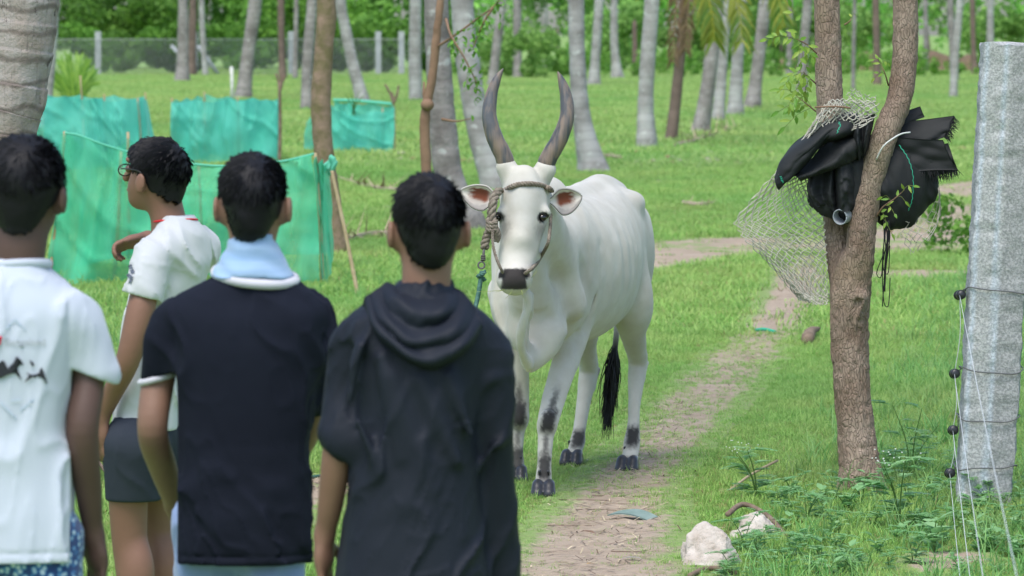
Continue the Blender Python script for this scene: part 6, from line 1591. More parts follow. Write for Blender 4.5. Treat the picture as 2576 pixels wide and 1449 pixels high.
drape([[(1990, 438, -.03), (2034, 408, -.03), (2068, 372, -.02), (2096, 354, -.02), (2146, 342, -.03)], [(2002, 443, -.09), (2046, 427, -.10), (2090, 394, -.10), (2112, 366, -.11), (2152, 346, -.10)],
       [(2008, 446, -.11), (2056, 431, -.14), (2102, 404, -.15), (2132, 380, -.15), (2164, 352, -.12)], [(2013, 450, -.07), (2064, 432, -.10), (2112, 414, -.11), (2138, 402, -.11), (2168, 384, -.09)], [(2016, 448, -.01), (2066, 430, -.03), (2112, 412, -.03), (2140, 402, -.03), (2168, 386, -.02)]], 46, 32, .010, 2)
drape([[(2150, 292, -.02), (2146, 330, -.10), (2150, 372, -.10), (2152, 397, -.05)], [(2160, 298, -.09), (2158, 335, -.17), (2160, 375, -.16), (2160, 404, -.10)], [(2172, 298, -.04), (2170, 335, -.10), (2168, 370, -.10), (2168, 398, -.06)],
       [(2186, 288, -.08), (2181, 330, -.15), (2176, 368, -.14), (2173, 394, -.09)], [(2202, 284, .0), (2193, 330, -.04), (2185, 370, -.04), (2180, 392, -.02)]], 30, 32, .008, 3)
drape([[(2094, 410, -.01), (2097, 470, -.03), (2100, 526, -.02)], [(2106, 406, -.09), (2110, 470, -.12), (2114, 534, -.09)], [(2128, 402, -.10), (2132, 470, -.13), (2136, 530, -.10)], [(2150, 398, -.06), (2153, 470, -.07), (2156, 526, -.04)]], 30, 26, .010, 4)
drape([[(2034, 446, .0), (2030, 478, -.02), (2046, 512, -.01)], [(2046, 436, -.06), (2040, 480, -.10), (2060, 520, -.07)], [(2070, 432, -.03), (2066, 486, -.06), (2080, 520, -.05)], [(2092, 424, -.07), (2090, 490, -.11), (2098, 530, -.07)], [(2104, 416, .0), (2106, 480, -.03), (2108, 530, -.01)]], 30, 28, .010, 5)
# flaps at the right with frayed ends
def flap(p00, p10, p01, p11, wav, seed, nu=30, nv=22):
    p00, p10, p01, p11 = [q(*p) for p in (p00, p10, p01, p11)]
    def fn(u, v):
        b = (p00 * ((1 - u) * (1 - v))[..., None] + p10 * (u * (1 - v))[..., None] + p01 * ((1 - u) * v)[..., None] + p11 * (u * v)[..., None])
        s_ = wav * (np.sin(v * 5 + seed) * .6 + vn(np.stack([u * 3 + seed, v * 4, 0 * u], -1), 5)); b[..., 1] += s_; b[..., 2] += s_ * .35
        return b
    return fn
fringe = []
def add_flap(c4, wav, seed, fr=None):
    fn = flap(*c4, wav, seed); ob('flap', sheet(fn, 30, 22, .006), M_tarp, tb)
    if fr:
        g = np.random.default_rng(seed)
        for i in range(70):
            t = np.array([[i / 69.0]]); one = np.ones((1, 1))
            p = (fn(one, t) if fr[0] == 'u' else fn(t, one))[0, 0]
            d = np.array([fr[1], g.normal() * .3, fr[2]]) + g.normal(size=3) * .25; d /= np.linalg.norm(d); l = g.uniform(.02, .045)
            fringe.append(tube([p, p + d * l * .5 + g.normal(size=3) * .002, p + d * l], [.0018, .0014, .0008], 3, cap=False))
add_flap(((2225, 318, .03), (2400, 293, .02), (2235, 400, -.02), (2376, 347, -.02)), .010, 2, ('u', .7, -.7))
add_flap(((2230, 345, -.02), (2372, 352, -.03), (2262, 430, -.02), (2404, 428, -.03)), .010, 5, ('v', .15, -1))
add_flap(((2215, 300, .06), (2315, 270, .08), (2230, 330, .0), (2325, 295, .06)), .010, 8)
add_flap(((2330, 372, .0), (2385, 362, .0), (2345, 440, -.01), (2410, 430, -.02)), .010, 9, ('v', .1, -1))
ob('fringe', cat_(fringe), M_tarp, tb)
M_st = mat('green_stitch', (0.03, 0.36, 0.22), .6)
for us, v0, v1 in ((.09, .5, .80), (.68, .22, .62)):
    k_ = [OUTER[int((us + .010 * math.sin(i * 1.9)) * 55), int(v * 39)] + np.array([.0015 * math.sin(i * 2.0), -.008, 0]) for i, v in enumerate(np.linspace(v0, v1, 22))]
    ob('stitching', tube(np.array(k_), .0022, 4), M_st, tb)
ob('stitching', tube(spline([q(2262, 365, -.095), q(2285, 400, -.115), q(2297, 445, -.125), q(2295, 500, -.115), q(2285, 530, -.09)], 40) + np.array([.002, 0, 0]) * np.sin(np.arange(40) * 2)[:, None], .002, 4), M_st, tb)
ob('cord', tube(spline([q(2204, 402, -.10), q(2222, 368, -.13), q(2250, 346, -.12), q(2270, 336, -.09), q(2290, 333, -.07)], 20), .0035, 6), mat('white_cord', (0.62, 0.64, 0.62), .6), tb)
# pvc pipe
pipe_m = mat('grey_pvc', (0.33, 0.36, 0.39), .5, spec=.3)
p0, p1 = q(2113, 546, -.09), q(2178, 522, .12)
dv = (p1 - p0) / np.linalg.norm(p1 - p0)
ob('pvc_pipe', cat_([tube(np.array([p0, p0 + dv * .03, p1]), .034, 24, cap=False), tube(np.array([p0, p0 + dv * .03, p1]), .030, 24, cap=False), tube([p0 + (np.cross(dv, [0, 0, 1]) * math.cos(a_) + np.cross(dv, np.cross(dv, [0, 0, 1])) * math.sin(a_)) * .032 for a_ in np.linspace(0, 6.29, 30)], .0028, 5)]), pipe_m, label='grey plastic pipe end sticking out under the black tarp', cat='pipe')
# black twine hanging
M_tw = mat('black_twine', (0.01, 0.01, 0.011), .5)
g = np.random.default_rng(3); its = []
for i in range(9):
    a0 = 2230 + g.uniform(-8, 8); b1 = g.uniform(640, 800); dx = g.uniform(-28, 6)
    pts = [q(a0, 555, -.06), q(a0 + g.uniform(-4, 4), 600, -.07), q(a0 + dx * .5 + g.normal() * 3, (600 + b1) / 2, -.07 + g.normal() * .02), q(a0 + dx, b1, -.07)]
    if i % 3 == 0: pts += [q(a0 + dx + 12, b1 + 8, -.06), q(a0 + dx + 16, b1 - 60, -.05)]
    its.append(tube(spline(pts, 22), .0022, 4))
ob('twine', cat_(its), M_tw, label='tangle of thin black twine hanging below the tarp roll', cat='twine')
# netting: knotted diamond mesh drawn as thin cords
M_net = mat('pale_net_cord', (0.50, 0.49, 0.42), .8, noise=(30, (.38, .37, .30)), spec=.15)
def netting(name, fn, nu, nv, r, label, seed, drop=.02):
    g = np.random.default_rng(seed); its = []
    P_ = {}
    for i in range(nu + 1):
        for j in range(nv + 1):
            if (i + j) % 2 == 0:
                u = np.clip(i / nu + g.normal() * .12 / nu, 0, 1); v = np.clip(j / nv + g.normal() * .12 / nv, 0, 1)
                P_[(i, j)] = fn(u, v)
    for (i, j), p in P_.items():
        for dj in (-1, 1):
            k = (i + 1, j + dj)
            if k in P_ and g.uniform() > drop:
                m_ = (p + P_[k]) / 2 + g.normal(size=3) * .0025
                its.append(tube(np.array([p, m_, P_[k]]), r, 3, cap=False))
    return its
def quadmap(rows, seed, dep):
    """rows: list of polylines (photo points, from left to right) top to bottom"""
    R = [spline(np.array(r_, float), 24) for r_ in rows]; tr = np.linspace(0, 1, len(R))
    def fn(u, v):
        pts = np.array([[np.interp(u, np.linspace(0, 1, 24), r_[:, k]) for k in range(2)] for r_ in R])
        x, y = np.interp(v, tr, pts[:, 0]), np.interp(v, tr, pts[:, 1])
        e = dep + .03 * vn(np.array([u * 4, v * 4, seed]), seed)
        return q(x, y, e)
    return fn
rows = [[(1985, 405), (2010, 420), (2030, 440), (2060, 470)], [(1925, 460), (1960, 470), (2010, 480), (2065, 500)], [(1842, 558), (1900, 560), (1990, 560), (2075, 555)], [(1868, 600), (1930, 605), (2000, 610), (2080, 605)], [(1925, 655), (1960, 660), (2020, 665), (2082, 660)], [(1985, 725), (2010, 735), (2040, 745), (2083, 740)], [(2010, 755), (2030, 760), (2060, 768), (2084, 765)]]
its = netting('net', quadmap(rows, 1, -.02), 20, 34, .0024, '', 1) + netting('net', quadmap([[(x + 6, y - 6) for x, y in r_] for r_ in rows], 2, .10), 19, 32, .0019, '', 2)
top = [[(2035, 330), (2075, 262), (2120, 248), (2205, 255)], [(2015, 355), (2070, 290), (2130, 280), (2200, 285)], [(1990, 390), (2050, 340), (2120, 310), (2180, 305)], [(1945, 440), (1985, 400), (2040, 360), (2120, 330)]]
its += netting('net', quadmap(top, 3, -.06), 24, 13, .0028, '', 3) + netting('net', quadmap([[(x + 8, y + 5) for x, y in r_] for r_ in top], 4, -.12), 22, 11, .0028, '', 4)
its += netting('net', quadmap([[(2255, 560), (2300, 545), (2358, 500), (2352, 450)], [(2262, 590), (2310, 585), (2362, 560), (2365, 470)], [(2290, 640), (2310, 630), (2340, 600), (2366, 540)]], 5, .02), 13, 8, .0017, '', 5, drop=.15)
its += netting('net', quadmap([[(2128, 228), (2150, 222), (2175, 236), (2205, 240)], [(2135, 262), (2155, 262), (2180, 268), (2200, 270)]], 6, -.04), 12, 6, .002, '', 6, drop=.25)
ob('draped_net', cat_(its), M_net, label='pale knotted net draped around the tarp and hanging to its left', cat='net')
ob('dry_stick', tube(spline([q(2050, 270, -.08), q(2100, 268, -.14), q(2140, 272, -.13)], 10), .004, 5), M_stem, label='thin dry stick lying across the net on the forked tree', cat='stick')

# ------------------------------------------------------------------ green net pens
def netmat(name, c, a, tl=.45, an=None):
    def ex(nt, cc, mp):
        L = nt.links.new; w = nd(nt, 'TexWave', wave_type='BANDS', bands_direction='Z', Scale=45.0, Distortion=1.0); L(mp.outputs[0], w.inputs['Vector'])
        m = nd(nt, 'Mix', data_type='RGBA'); ml = nd(nt, 'Math', operation='MULTIPLY'); ml.inputs[1].default_value = .25; L(w.outputs['Fac'], ml.inputs[0]); L(ml.outputs[0], m.inputs['Factor']); L(cc, m.inputs[6]); m.inputs[7].default_value = tuple(min(1, x * 1.35) for x in c) + (1,); return m.outputs[2]
    return mat(name, c, .6, noise=(1.3, (0.17, 0.68, 0.44) if c[1] > .59 else (0.17, 0.66, 0.55), .14), spec=.25, trans=tl, alpha=a, extra=ex, alphan=an)
M_teal = netmat('teal_shade_net', (0.09, 0.58, 0.45), .82, an=(1.8, (1, 1, .4), .16, .3))
M_green = netmat('green_shade_net', (0.075, 0.60, 0.33), .66, an=(2.2, (1.4, 1, .45), .24, -.7))
M_hem = mat('net_hem', (0.16, 0.62, 0.44), .6, trans=.3)
M_bam = mat('bamboo', (0.40, 0.33, 0.20), .6, noise=(12, (.30, .23, .12)), spec=.3)
M_drystk = mat('dry_wood', (0.25, 0.19, 0.14), .9, noise=(14, (.15, .11, .08)), spec=.1)
def panel(parent, m, top, bot, d, nu=64, nv=26, wave=.05, seed=0, thick=0.0, name='net_panel', bulge=0.0):
    """top, bot: polylines (x, y, depth offset)"""
    T = spline(np.array(top, float), nu); Bt = spline(np.array(bot, float), nu); it = np.linspace(0, 1, nu)
    def fn(u, v):
        a = np.stack([np.interp(u, it, T[:, k]) for k in range(3)], -1); b = np.stack([np.interp(u, it, Bt[:, k]) for k in range(3)], -1)
        c = a + (b - a) * v[..., None]
        out = np.array([[P(c[i, j, 0], c[i, j, 1], d + c[i, j, 2]) for j in range(c.shape[1])] for i in range(c.shape[0])])
        w = wave * (fbm(np.stack([u * 7 + seed, v * 2.2 + 2 * u, 0 * u], -1), 801 + seed) * 2 + .5 * np.sin(u * 18 + v * 4 + seed))
        fold = np.maximum(0, 1 - np.abs(vn(np.stack([u * 10 + .8 * v + seed, v * .8, 0 * u + seed], -1), 811)) * 3) ** 2 * .06 + np.maximum(0, 1 - np.abs(vn(np.stack([u * 6 - 3.0 * v + seed, v * 2, 0 * u], -1), 812)) * 3.5) ** 2 * .05
        out[..., 1] -= fold; out[..., 2] += (v < .5) * (1 - v * 2) * (-.05 * np.abs(np.sin(u * np.pi * 3 + seed)) * (20 < nu < 70))
        out[..., 1] += w - bulge * np.sin(np.pi * u) * np.sin(np.pi * v); out[..., 0] += w * .3
        out[..., 2] = np.maximum(out[..., 2], .015)
        return out
    return ob(name, sheet(fn, nu, nv), m, parent)
def stake(parent, a, b, d, r=.016, m=M_bam, name='stake', e=0.0):
    ob(name, tube(spline([P(*a, d + e), (P(*a, d + e) + P(*b, d + e)) / 2 + np.array([.01, 0, 0]), P(*b, d + e)], 10), np.linspace(r * .8, r, 10), 7), m, parent)
# left back pen
dA = gd(432); n1_ = root('net_pen', G(250, 432), 'teal net pen at the far left behind the boys', 'net pen')
panel(n1_, M_teal, [(70, 238, 0), (200, 242, -.05), (262, 246, 0), (345, 252, 0)], [(60, 430, 0), (262, 432, 0), (355, 432, 0)], dA, seed=1)
panel(n1_, M_teal, [(345, 250, 0), (358, 245, .5), (366, 242, 1.2)], [(355, 432, 0), (375, 425, .8), (402, 418, 2.0)], dA, seed=2, nu=24)
panel(n1_, M_teal, [(110, 236, 3.0), (366, 240, 3.0)], [(110, 415, 3.0), (400, 415, 3.0)], dA, seed=3, nu=30)
for a, b, e in (((262, 236), (264, 436), .06), ((346, 245), (356, 436), .06), ((202, 190), (214, 425), 2.9), ((365, 232), (380, 420), 2.5)): stake(n1_, a, b, dA, e=e)
# middle back pen
dB = gd(415); n2_ = root('net_pen', G(565, 415), 'square teal net pen in the middle of the meadow', 'net pen')
panel(n2_, M_teal, [(431, 250, 0), (515, 249, 0), (597, 248, 0), (698, 250, 0)], [(434, 413, 0), (515, 416, 0), (600, 416, 0), (704, 412, 0)], dB, seed=4)
panel(n2_, M_teal, [(431, 250, 0), (470, 245, 1.3), (513, 236, 3.2)], [(434, 413, 0), (513, 402, 3.2)], dB, seed=5, nu=24)
panel(n2_, M_teal, [(513, 236, 3.2), (600, 243, 3.2), (698, 248, 3.2)], [(513, 402, 3.2), (704, 402, 3.2)], dB, seed=6, nu=30)
panel(n2_, M_teal, [(698, 250, 0), (700, 249, 3.2)], [(704, 412, 0), (704, 402, 3.2)], dB, seed=7, nu=12)
for a, b, e in (((432, 246), (434, 416), .06), ((597, 244), (600, 418), .06), ((514, 230), (515, 405), 3.2)): stake(n2_, a, b, dB, e=e)
stake(n2_, (703, 205), (703, 415), dB, r=.03, m=M_drystk, name='branch_post', e=-.03)
for a, b in (((703, 235), (712, 190)), ((703, 225), (694, 185)), ((705, 215), (704, 178)), ((712, 205), (716, 188))): stake(n2_, b, a, dB, r=.02, m=M_drystk, name='branch_post', e=-.03)
# small right pen
dC = gd(386); n3_ = root('net_pen', G(880, 386), 'small sagging teal net pen right of the mossy tree', 'net pen')
panel(n3_, M_teal, [(770, 300, .2), (800, 262, 0), (830, 256, 0), (850, 276, -.1), (885, 286, -.2), (925, 276, -.1), (962, 280, 0), (990, 262, 0)], [(764, 376, .2), (850, 384, 0), (930, 388, 0), (992, 382, 0)], dC, seed=8, nu=50)
panel(n3_, M_teal, [(838, 252, 2.6), (900, 255, 2.6), (990, 262, 2.2)], [(838, 372, 2.6), (990, 372, 2.2)], dC, seed=9, nu=24)
ob('hem', tube(spline([P(838, 252, dC + 2.55), P(900, 254, dC + 2.55), P(985, 262, dC + 2.2)], 14), .03, 5), M_hem, n3_)
for a, b, e in (((962, 272), (963, 388), .07), ((991, 250), (993, 384), .07)): stake(n3_, a, b, dC, e=e)
for a, b in (((975, 222), (990, 262)), ((1003, 215), (992, 258)), ((985, 232), (990, 258)), ((968, 212), (978, 230))): stake(n3_, a, b, dC, r=.022, m=M_drystk, name='branch_post')
its = [leaf(P(880 + 6 * k, 300, dC + 1.2), np.array([.5 - .3 * k, 0, 1.0]), .55, .12, np.array([.10, .26, .03])) for k in range(4)]
vf, C = leafy(its); ob('palm_seedling', vf, M_leaf, label='young palm leaf blade showing above the small sagging pen', cat='seedling', col=C)
# front pen
dD = gd(722); n4_ = root('net_pen', G(480, 722), 'large see-through green net pen in front, behind the boys\' heads', 'net pen')
panel(n4_, M_green, [(163, 335, 0), (200, 342, -.02), (250, 360, -.03), (300, 376, 0), (380, 396, 0), (470, 411, 0), (560, 418, 0), (640, 415, 0), (720, 404, 0), (790, 388, 0)],
      [(120, 690, .1), (200, 722, .0), (300, 715, .05), (400, 690, .0), (500, 690, 0), (600, 700, 0), (700, 712, 0), (812, 745, 0)], dD, nu=70, nv=34, seed=10, wave=.08, bulge=.05)
panel(n4_, M_green, [(790, 388, 0), (800, 394, .05), (815, 402, .15), (832, 408, .4)], [(812, 742, 0), (820, 720, .1), (830, 690, .3), (836, 650, .5)], dD, nu=30, nv=24, seed=11, wave=.05)
panel(n4_, M_green, [(163, 335, 0), (230, 362, 1.0), (290, 368, 1.8), (322, 340, 2.6)], [(120, 690, .1), (320, 640, 2.6)], dD, nu=30, nv=20, seed=12)
panel(n4_, M_green, [(322, 340, 2.6), (480, 395, 2.6), (640, 405, 2.6), (832, 408, 2.6)], [(320, 640, 2.6), (832, 640, 2.6)], dD, nu=36, nv=20, seed=13)
ob('hem', tube(spline([P(163, 334, dD - .02), P(200, 341, dD - .03), P(250, 360, dD - .04), P(300, 376, dD - .02), P(380, 396, dD - .02), P(470, 411, dD - .02), P(560, 418, dD - .02), P(640, 415, dD - .02), P(720, 404, dD - .02), P(790, 387, dD - .02)], 50), .010, 6), M_hem, n4_)
f_ = M_hem
for a, b, e, r in (((163, 330), (124, 700), .05, .014), ((793, 384), (812, 752), .05, .016), ((305, 380), (285, 730), .06, .016), ((322, 332), (322, 650), 2.6, .016), ((500, 415), (506, 722), .06, .014)): stake(n4_, a, b, dD, r=r, e=e)
its = []
g = np.random.default_rng(8)
for i in range(8):
    a = g.uniform(0, 6.28); its.append(tube(spline([P(832, 405, dD + .3), P(830 + 14 * math.cos(a), 410 + 16 * math.sin(a), dD + .25), P(828 + 10 * math.cos(a + 1.5), 425 + 16 * math.sin(a + 1.2), dD + .28)], 10), .018, 5))
ob('net_knot', cat_(its), M_hem, n4_)
stick = root('bamboo_pole', G(900, 748), 'thin leaning bamboo pole at the right end of the front pen', 'pole')
dS = gd(748)
c = spline([P(902, 752, dS), P(872, 600, dS + .1), P(835, 430, dS + .2)], 60); rr = .017 * (1 + .18 * (np.abs(((np.arange(60) / 60 * 7) % 1) - .5) < .04))
ob('cane', tube(c, rr * np.linspace(1, .8, 60), 8), M_bam, stick)
ob('white_stake', tube([P(583, 250, gd(262)), P(584, 215, gd(262)), P(582, 168, gd(262))], [.05, .048, .045], 8), mat('whitewash', (.72, .73, .70), .8, noise=(8, (.5, .5, .46))), label='whitewashed stake behind the middle net pen', cat='stake')
# let the stake stand on the ground
# ------------------------------------------------------------------ rocks and litter
M_rock = mat('chalky_rock', (0.62, 0.57, 0.51), .95, noise=(14, (.40, .34, .28), .18), bump=(55, .9, .012), spec=.1)
def rock(c, r, seed, label, yaw=0.0):
    f = Field(np.array(c) - np.array(r).max() * 1.4, np.array(c) + np.array(r).max() * 1.4, .0065)
    g = np.random.default_rng(seed); f.ell(c, r, axes(yaw), .0)
    for i in range(11): 
        v = g.normal(size=3); v[2] = abs(v[2]) * .7; v /= np.linalg.norm(v); f.cut(half(np.array(c) + v * np.array(r) * g.uniform(.58, .85), v))
    f.warp(lambda p: .022 * fbm(p * 11, seed) + .016 * fbm(p * 30, seed + 1) + .008 * np.abs(vn(p * 60, seed + 2)), .06)
    f.cut(lambda p: -p[:, 2] - .03); return ob('rock', f.mesh(1), M_rock, label=label, cat='rock')
g0 = G(1778, 1425); rock(g0 + [0, .05, .05], (.155, .13, .115), 31, 'large pale rough rock in front by the path', .5)
g0 = G(1905, 1352); rock(g0 + [0, .05, .02], (.14, .10, .075), 45, 'smaller pale rock behind the large rock')
ob('root', tube(spline([G(1830, 1338) + [0, 0, .07], G(1870, 1325) + [0, 0, .09], G(1930, 1335) + [0, 0, .06], G(1975, 1360) + [0, 0, .02]], 20), .011, 7), M_drystk, label='dark curved root lying across the smaller rock', cat='root')
ob('root', tube(spline([G(1735, 1462) + [0, 0, .02], G(1770, 1446) + [0, 0, .02], G(1810, 1444) + [0, 0, .02], G(1850, 1452) + [0, 0, .015]], 20), .010, 7), M_drystk, label='dark root in front of the large rock', cat='root')
def flat_leaf(a, b, l, w, yaw, c, label, name='fallen_leaf', cat='leaf', lift=.02, rough=.6, group='leaves and litter on the path'):
    g0 = G(a, b) + [0, 0, lift]
    V, Fq, C = leaf((0, 0, 0), (math.cos(yaw), math.sin(yaw), .10), l, w, np.array(c)); ob(name, (V + g0, Fq), M_leaf, label=label, cat=cat, col=C, group=group)
# grey-green broken sheet on the path
V, Fq = sheet(lambda u, v: np.stack([(u - .5) * .17 + (v - .5) * .02, (v - .5) * .11 * (1 - .55 * np.abs(u - .45)) , .028 + .018 * np.sin(u * 3) - .02 * u + .01 * v], -1), 12, 8, .004)
ob('broken_sheet', (xf(V, -.35) + G(1592, 1312), Fq), mat('grey_green_sheet', (.15, .22, .19), .7, noise=(20, (.21, .28, .25))), label='grey green broken flat piece lying on the dirt path', cat='debris')
flat_leaf(1508, 1246, .05, .02, 2.8, (.42, .40, .04), 'small yellow green leaf on the path near the bull')
flat_leaf(1500, 1362, .11, .018, 2.2, (.28, .17, .11), 'long brown dry leaf on the path below the broken sheet', lift=.03)
flat_leaf(1525, 1200, .09, .02, 1.0, (.42, .30, .20), 'tan curled dry leaf on the path behind the bull\'s hoof')
flat_leaf(1475, 1432, .035, .02, .6, (.50, .30, .08), 'orange leaf on the path at the bottom')
flat_leaf(1400, 1430, .05, .02, 0.2, (.32, .26, .14), 'dull dry leaf on the path left of the orange leaf')
flat_leaf(2372, 1232, .06, .035, .3, (.52, .47, .06), 'yellow leaf on the ground beside the granite post')
flat_leaf(2255, 1190, .07, .04, 2.7, (.42, .38, .08), 'faded yellow leaf at the foot of the forked tree')
flat_leaf(1560, 1418, .09, .035, -.2, (.45, .43, .36), 'pale flat dry leaf right of the orange leaf')
g = np.random.default_rng(12)
tw = [(1470, 1265, .22, -.2), (1530, 1255, .14, -.3), (1500, 1290, .2, -.12), (1560, 1275, .12, .1), (1440, 1330, .2, -.15), (1620, 1255, .1, .3), (1590, 1395, .16, -.1), (1745, 1035, .16, -.7), (1690, 1085, .12, .3), (1480, 1345, .1, .8)]
for i, (a, b, l, yw) in enumerate(tw[:7]):
    g0 = G(a, b) + [0, 0, .012]; dv = np.array([math.cos(yw), math.sin(yw), 0]); n_ = np.array([-dv[1], dv[0], 0])
    ob('twig', tube(spline([g0 - dv * l / 2, g0 + n_ * g.normal() * .01 + [0, 0, .001], g0 + dv * l / 2 + n_ * g.normal() * .012], 8), [.0018, .002, .002, .002, .0018, .0016, .0013, .001], 5), M_drystk, label='thin dark twig lying on the dirt path', cat='twig', group='twigs scattered on the dirt path')
ob('bamboo_stick', tube(spline([G(1835, 1245) + [0, 0, .02], G(1890, 1228) + [0, 0, .06], G(1955, 1210) + [0, 0, .09]], 14), .006, 6), M_bam, label='thin dry cane lying in the grass left of the forked tree', cat='stick')
ob('wood_chunk', tube(spline([G(2030, 872) + [0, 0, .04], G(2040, 862) + [0, 0, .07], G(2062, 845) + [0, 0, .05]], 10), [.03, .045, .04, .04, .035, .03, .025, .02, .015, .008], 7), M_drystk, label='brown chunk of wood beside the path right of the bull', cat='wood')
ob('green_strap', tube(spline([G(1902, 838) + [0, 0, .02], G(1925, 840) + [0, 0, .03], G(1950, 842) + [0, 0, .02]], 10), .012, 5), M_st, label='short green plastic strip on the path', cat='strip')
ob('green_string', tube(spline([G(770, 1212) + [0, 0, .02], G(790, 1210) + [0, 0, .02], G(806, 1208) + [0, 0, .02]], 10), .008, 5), M_ropeg, label='bit of green string on the dirt between the boys', cat='string')
ob('fallen_branch', tube(spline([G(225, 1165) + [0, 0, .06], G(262, 1215) + [0, 0, .06], G(300, 1240) + [0, 0, .03]], 14), np.linspace(.006, .012, 14), 6), M_drystk, label='thin dry branch in the grass between the two left boys', cat='branch')
# fallen dry fronds
M_dryf = mat('dry_frond', attr=True, rough=.9, spec=.1)
for i, (pts, lab, ll) in enumerate([([(1010, 605), (940, 600), (865, 615), (800, 625)], 'dry fallen frond on the grass right of the front pen', .35),
        ([(1000, 490), (930, 480), (870, 462)], 'dry fallen frond on the meadow below the small pen', .4), ([(1700, 372), (1780, 350), (1850, 325)], 'dry fallen frond below the grey palms', .7),
        ([(1720, 522), (1760, 525), (1790, 520)], 'small pale dry frond stalk on the meadow right of the bull', .15), ([(1560, 405), (1520, 398), (1480, 392)], 'pale dry husk litter behind the splayed foot palm', .2)]):
    r = np.random.default_rng(900 + i); ax_ = spline([G(*p) + [0, 0, .05] for p in pts], 20)
    V, Fq = tube(ax_, np.linspace(.035, .012, 20), 5); Vs, Fs, Cs, k = [V], [Fq], [np.tile([.36, .30, .22], (len(V), 1))], len(V)
    for t in range(70):
        p = ax_[r.integers(2, 20)]; dv = np.array([r.normal() * .5, r.normal(), abs(r.normal()) * .25]); dv /= np.linalg.norm(dv); l = ll * r.uniform(.5, 1.2); wv = np.cross(dv, [0, 0, 1]) * .018
        e = p + dv * l; e[2] = max(.01, e[2] - .03); cc = np.array([.38, .31, .21]) * r.uniform(.6, 1.3)
        Vs.append(np.array([p - wv, p + wv, e])); Fs.append(np.array([[k, k + 1, k + 2, -1]])); Cs.append(np.tile(cc, (3, 1))); k += 3
    ob('fallen_frond', (np.concatenate(Vs), np.concatenate(Fs)), M_dryf, label=lab, cat='palm frond', col=np.concatenate(Cs), smooth=False)
# pale litter and clods scattered on the meadow (uncountable)
Vs, Fs, Cs, k = [], [], [], 0
r = np.random.default_rng(55)
for i in range(340):
    vy = r.choice([r.normal(405, 14), r.normal(440, 30), r.uniform(360, 600)]); a = r.uniform(850, 2450); g0 = G(a, max(300, vy)); s = r.uniform(.015, .055) * (1 if vy > 420 else 1.4)
    V, Fq = ellipsoid(g0 + [0, 0, s * .4], (s, s * r.uniform(.4, 1), s * .5), 6, 4); c_ = np.array([.40, .36, .28]) if r.uniform() < .6 else np.array([.30, .20, .12])
    Vs.append(V); Fs.append(Fq + k); Cs.append(np.tile(c_ * r.uniform(.7, 1.2), (len(V), 1))); k += len(V)
ob('husk_litter', (np.concatenate(Vs), np.concatenate(Fs)), M_dryf, col=np.concatenate(Cs), label='pale dry husks and litter scattered over the meadow', cat='litter', kind='stuff')
Vs, Fs, Cs, k = [], [], [], 0
for i in range(3600):                                    # straw bits and crumbs on the path
    c = PATHS[0] if r.uniform() < .8 else PATHS[2]; j = r.integers(0, len(c)); g0 = np.array([c[j, 0] + r.normal() * c[j, 2] * .8, c[j, 1] + r.normal() * .2, .016 + r.uniform(0, .006)])
    a = r.uniform(0, 3.14); l = r.uniform(.01, .05); dv = np.array([math.cos(a), math.sin(a), r.normal() * .08]) * l; wv = np.array([-dv[1], dv[0], 0]) / l * r.uniform(.001, .003)
    cc = np.array([.50, .42, .28]) * r.uniform(.8, 1.2) if r.uniform() < .5 else np.array([.12, .085, .06])
    Vs.append(np.array([g0 - dv - wv, g0 - dv + wv, g0 + dv + wv, g0 + dv - wv])); Fs.append(np.array([[k, k + 1, k + 2, k + 3]])); Cs.append(np.tile(cc, (4, 1))); k += 4
ob('path_straw', (np.concatenate(Vs), np.concatenate(Fs)), M_dryf, col=np.concatenate(Cs), label='bits of dry straw and crumbs on the dirt path', cat='litter', kind='stuff', smooth=False)
# ------------------------------------------------------------------ weeds
def lobed(p, dirv, l, col, r):
    """deeply cut weed leaf: a rachis with paired lobes"""
    dirv = np.array(dirv, float); dirv /= np.linalg.norm(dirv); its = []
    for k in range(4):
        t = .3 + .2 * k; pp = p + dirv * l * t - np.array([0, 0, .25 * l * t * t]); s = np.cross(dirv, [0, 0, 1]); s /= np.linalg.norm(s) + 1e-9
        for sg in (-1, 1): its.append(leaf(pp, dirv * .7 + s * sg, l * .46 * (1.1 - .5 * t), l * .22, col * r.uniform(.85, 1.15)))
    its.append(leaf(p, dirv - np.array([0, 0, .2]), l, l * .16, col)); return its
def weed(h, nl, ls, seed, flowers=False, broad=False):
    r = np.random.default_rng(seed); its = []
    c0 = np.array([.19, .42, .16]); c1 = np.array([.34, .56, .26])
    for st in range(3):
        a = r.uniform(0, 6.28); tip = np.array([math.cos(a) * h * .35, math.sin(a) * h * .35, h * r.uniform(.7, 1)])
        ax_ = spline([(0, 0, 0), tip * [.3, .3, .55], tip], 10); V, Fq = tube(ax_, np.linspace(.005, .002, 10), 4); its.append((V, Fq, np.tile([.14, .26, .07], (len(V), 1))))
        for i in range(nl):
            p = ax_[r.integers(1, 10)]; b = r.uniform(0, 6.28); dv = np.array([math.cos(b), math.sin(b), r.uniform(.0, .7)]); t = r.uniform(); cc = c0 * (1 - t) + c1 * t
            its += [leaf(p, dv, ls * r.uniform(.6, 1.1), ls * .55, cc)] if broad else lobed(p, dv, ls * r.uniform(.6, 1.1), cc, r)
        if flowers:
            for i in range(7):
                V, Fq = ellipsoid(tip + r.normal(size=3) * [.03, .03, .015] + [0, 0, .02], (.004, .004, .003), 5, 4); its.append((V, Fq, np.tile([.80, .82, .76], (len(V), 1))))
    vf, C = leafy(its); me = mk('weed', vf[0], vf[1], C, smooth=False); me.materials.append(M_leaf); return me
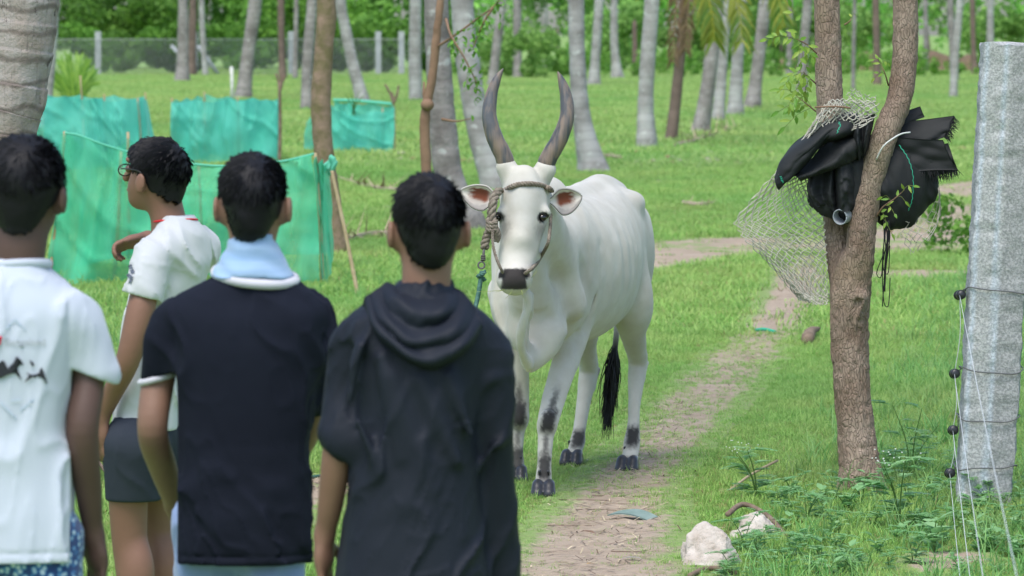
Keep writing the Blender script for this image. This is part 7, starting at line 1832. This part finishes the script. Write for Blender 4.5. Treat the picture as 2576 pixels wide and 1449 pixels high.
WD = [weed(.26, 9, .12, 1), weed(.34, 8, .14, 2, True), weed(.20, 9, .11, 3), weed(.18, 8, .10, 4, broad=True), weed(.55, 7, .17, 5)]
def put_weed(k, a, b, s, label, group=None, loc=None):
    o = bpy.data.objects.new('weed', WD[k]); g0 = G(a, b) if loc is None else loc
    finish(o, g0, None, label, 'weed', group, None); o.scale = (s,) * 3; o.rotation_euler = (0, 0, random.uniform(0, 6.28))
put_weed(4, 2292, 1215, .65, 'tall feathery weed standing between the forked tree and granite post')
put_weed(3, 2348, 1398, .9, 'bright broad leaved weed at the bottom right')
put_weed(1, 1905, 1262, .8, 'weed with tiny white flowers left of the tree foot')
put_weed(1, 2262, 1330, 1.0, 'feathery weed in front of the forked tree foot')
put_weed(1, 2500, 950, .6, 'flowering weed behind the granite post')
put_weed(3, 2130, 1300, .7, 'broad leaved weed right below the forked tree')
r = np.random.default_rng(66)
spots = [(1990, 1265), (1960, 1285), (2040, 1285), (2080, 1310), (2020, 1320), (2000, 1390), (2060, 1420), (1990, 1440), (2110, 1400), (2150, 1440), (2190, 1400), (2240, 1440), (2290, 1425), (2200, 1340), (2310, 1330), (2170, 1280), (2340, 1290), (2400, 1320), (2450, 1360), (2500, 1330), (2540, 1400), (1930, 1400), (1950, 1430), (1900, 1445), (2330, 1240), (2380, 1260), (2280, 1270), (2100, 1350), (1870, 1385), (2420, 1440), (2240, 1230), (2090, 1265), (2560, 1340), (2470, 1310)]
for i, (a, b) in enumerate(spots): put_weed([0, 2, 3, 0][i % 4], a + r.normal() * 8, b, r.uniform(.32, .6), 'low leafy green weed growing among the grass at the lower right', 'low weeds at the lower right')
co_ = bpy.data.collections.new('ground_cover')
for i_, k_ in enumerate((0, 2, 3)):
    co_.objects.link(bpy.data.objects.new('cover_plant_%d' % i_, WD[k_]))
xw, yw_ = frustum_pts(2600, 18.4, 26.0); tw_ = tallness(xw, yw_) * sstep(24.5, 20.5, yw_) * (0.5 + fbm(np.stack([xw * 2.2, yw_ * 1.2, 0 * xw], -1), 37))
kw_ = (RNG.uniform(size=len(xw)) < tw_ * 1.1) & (path_dist(xw, yw_) > .12)
o_ = scatter('weedy_cover', np.stack([xw, yw_, 0 * xw], -1)[kw_], RNG.uniform(.22, .55, int(kw_.sum())), co_, 'low weedy ground cover among the grass at the lower right')
o_['category'] = 'weeds'
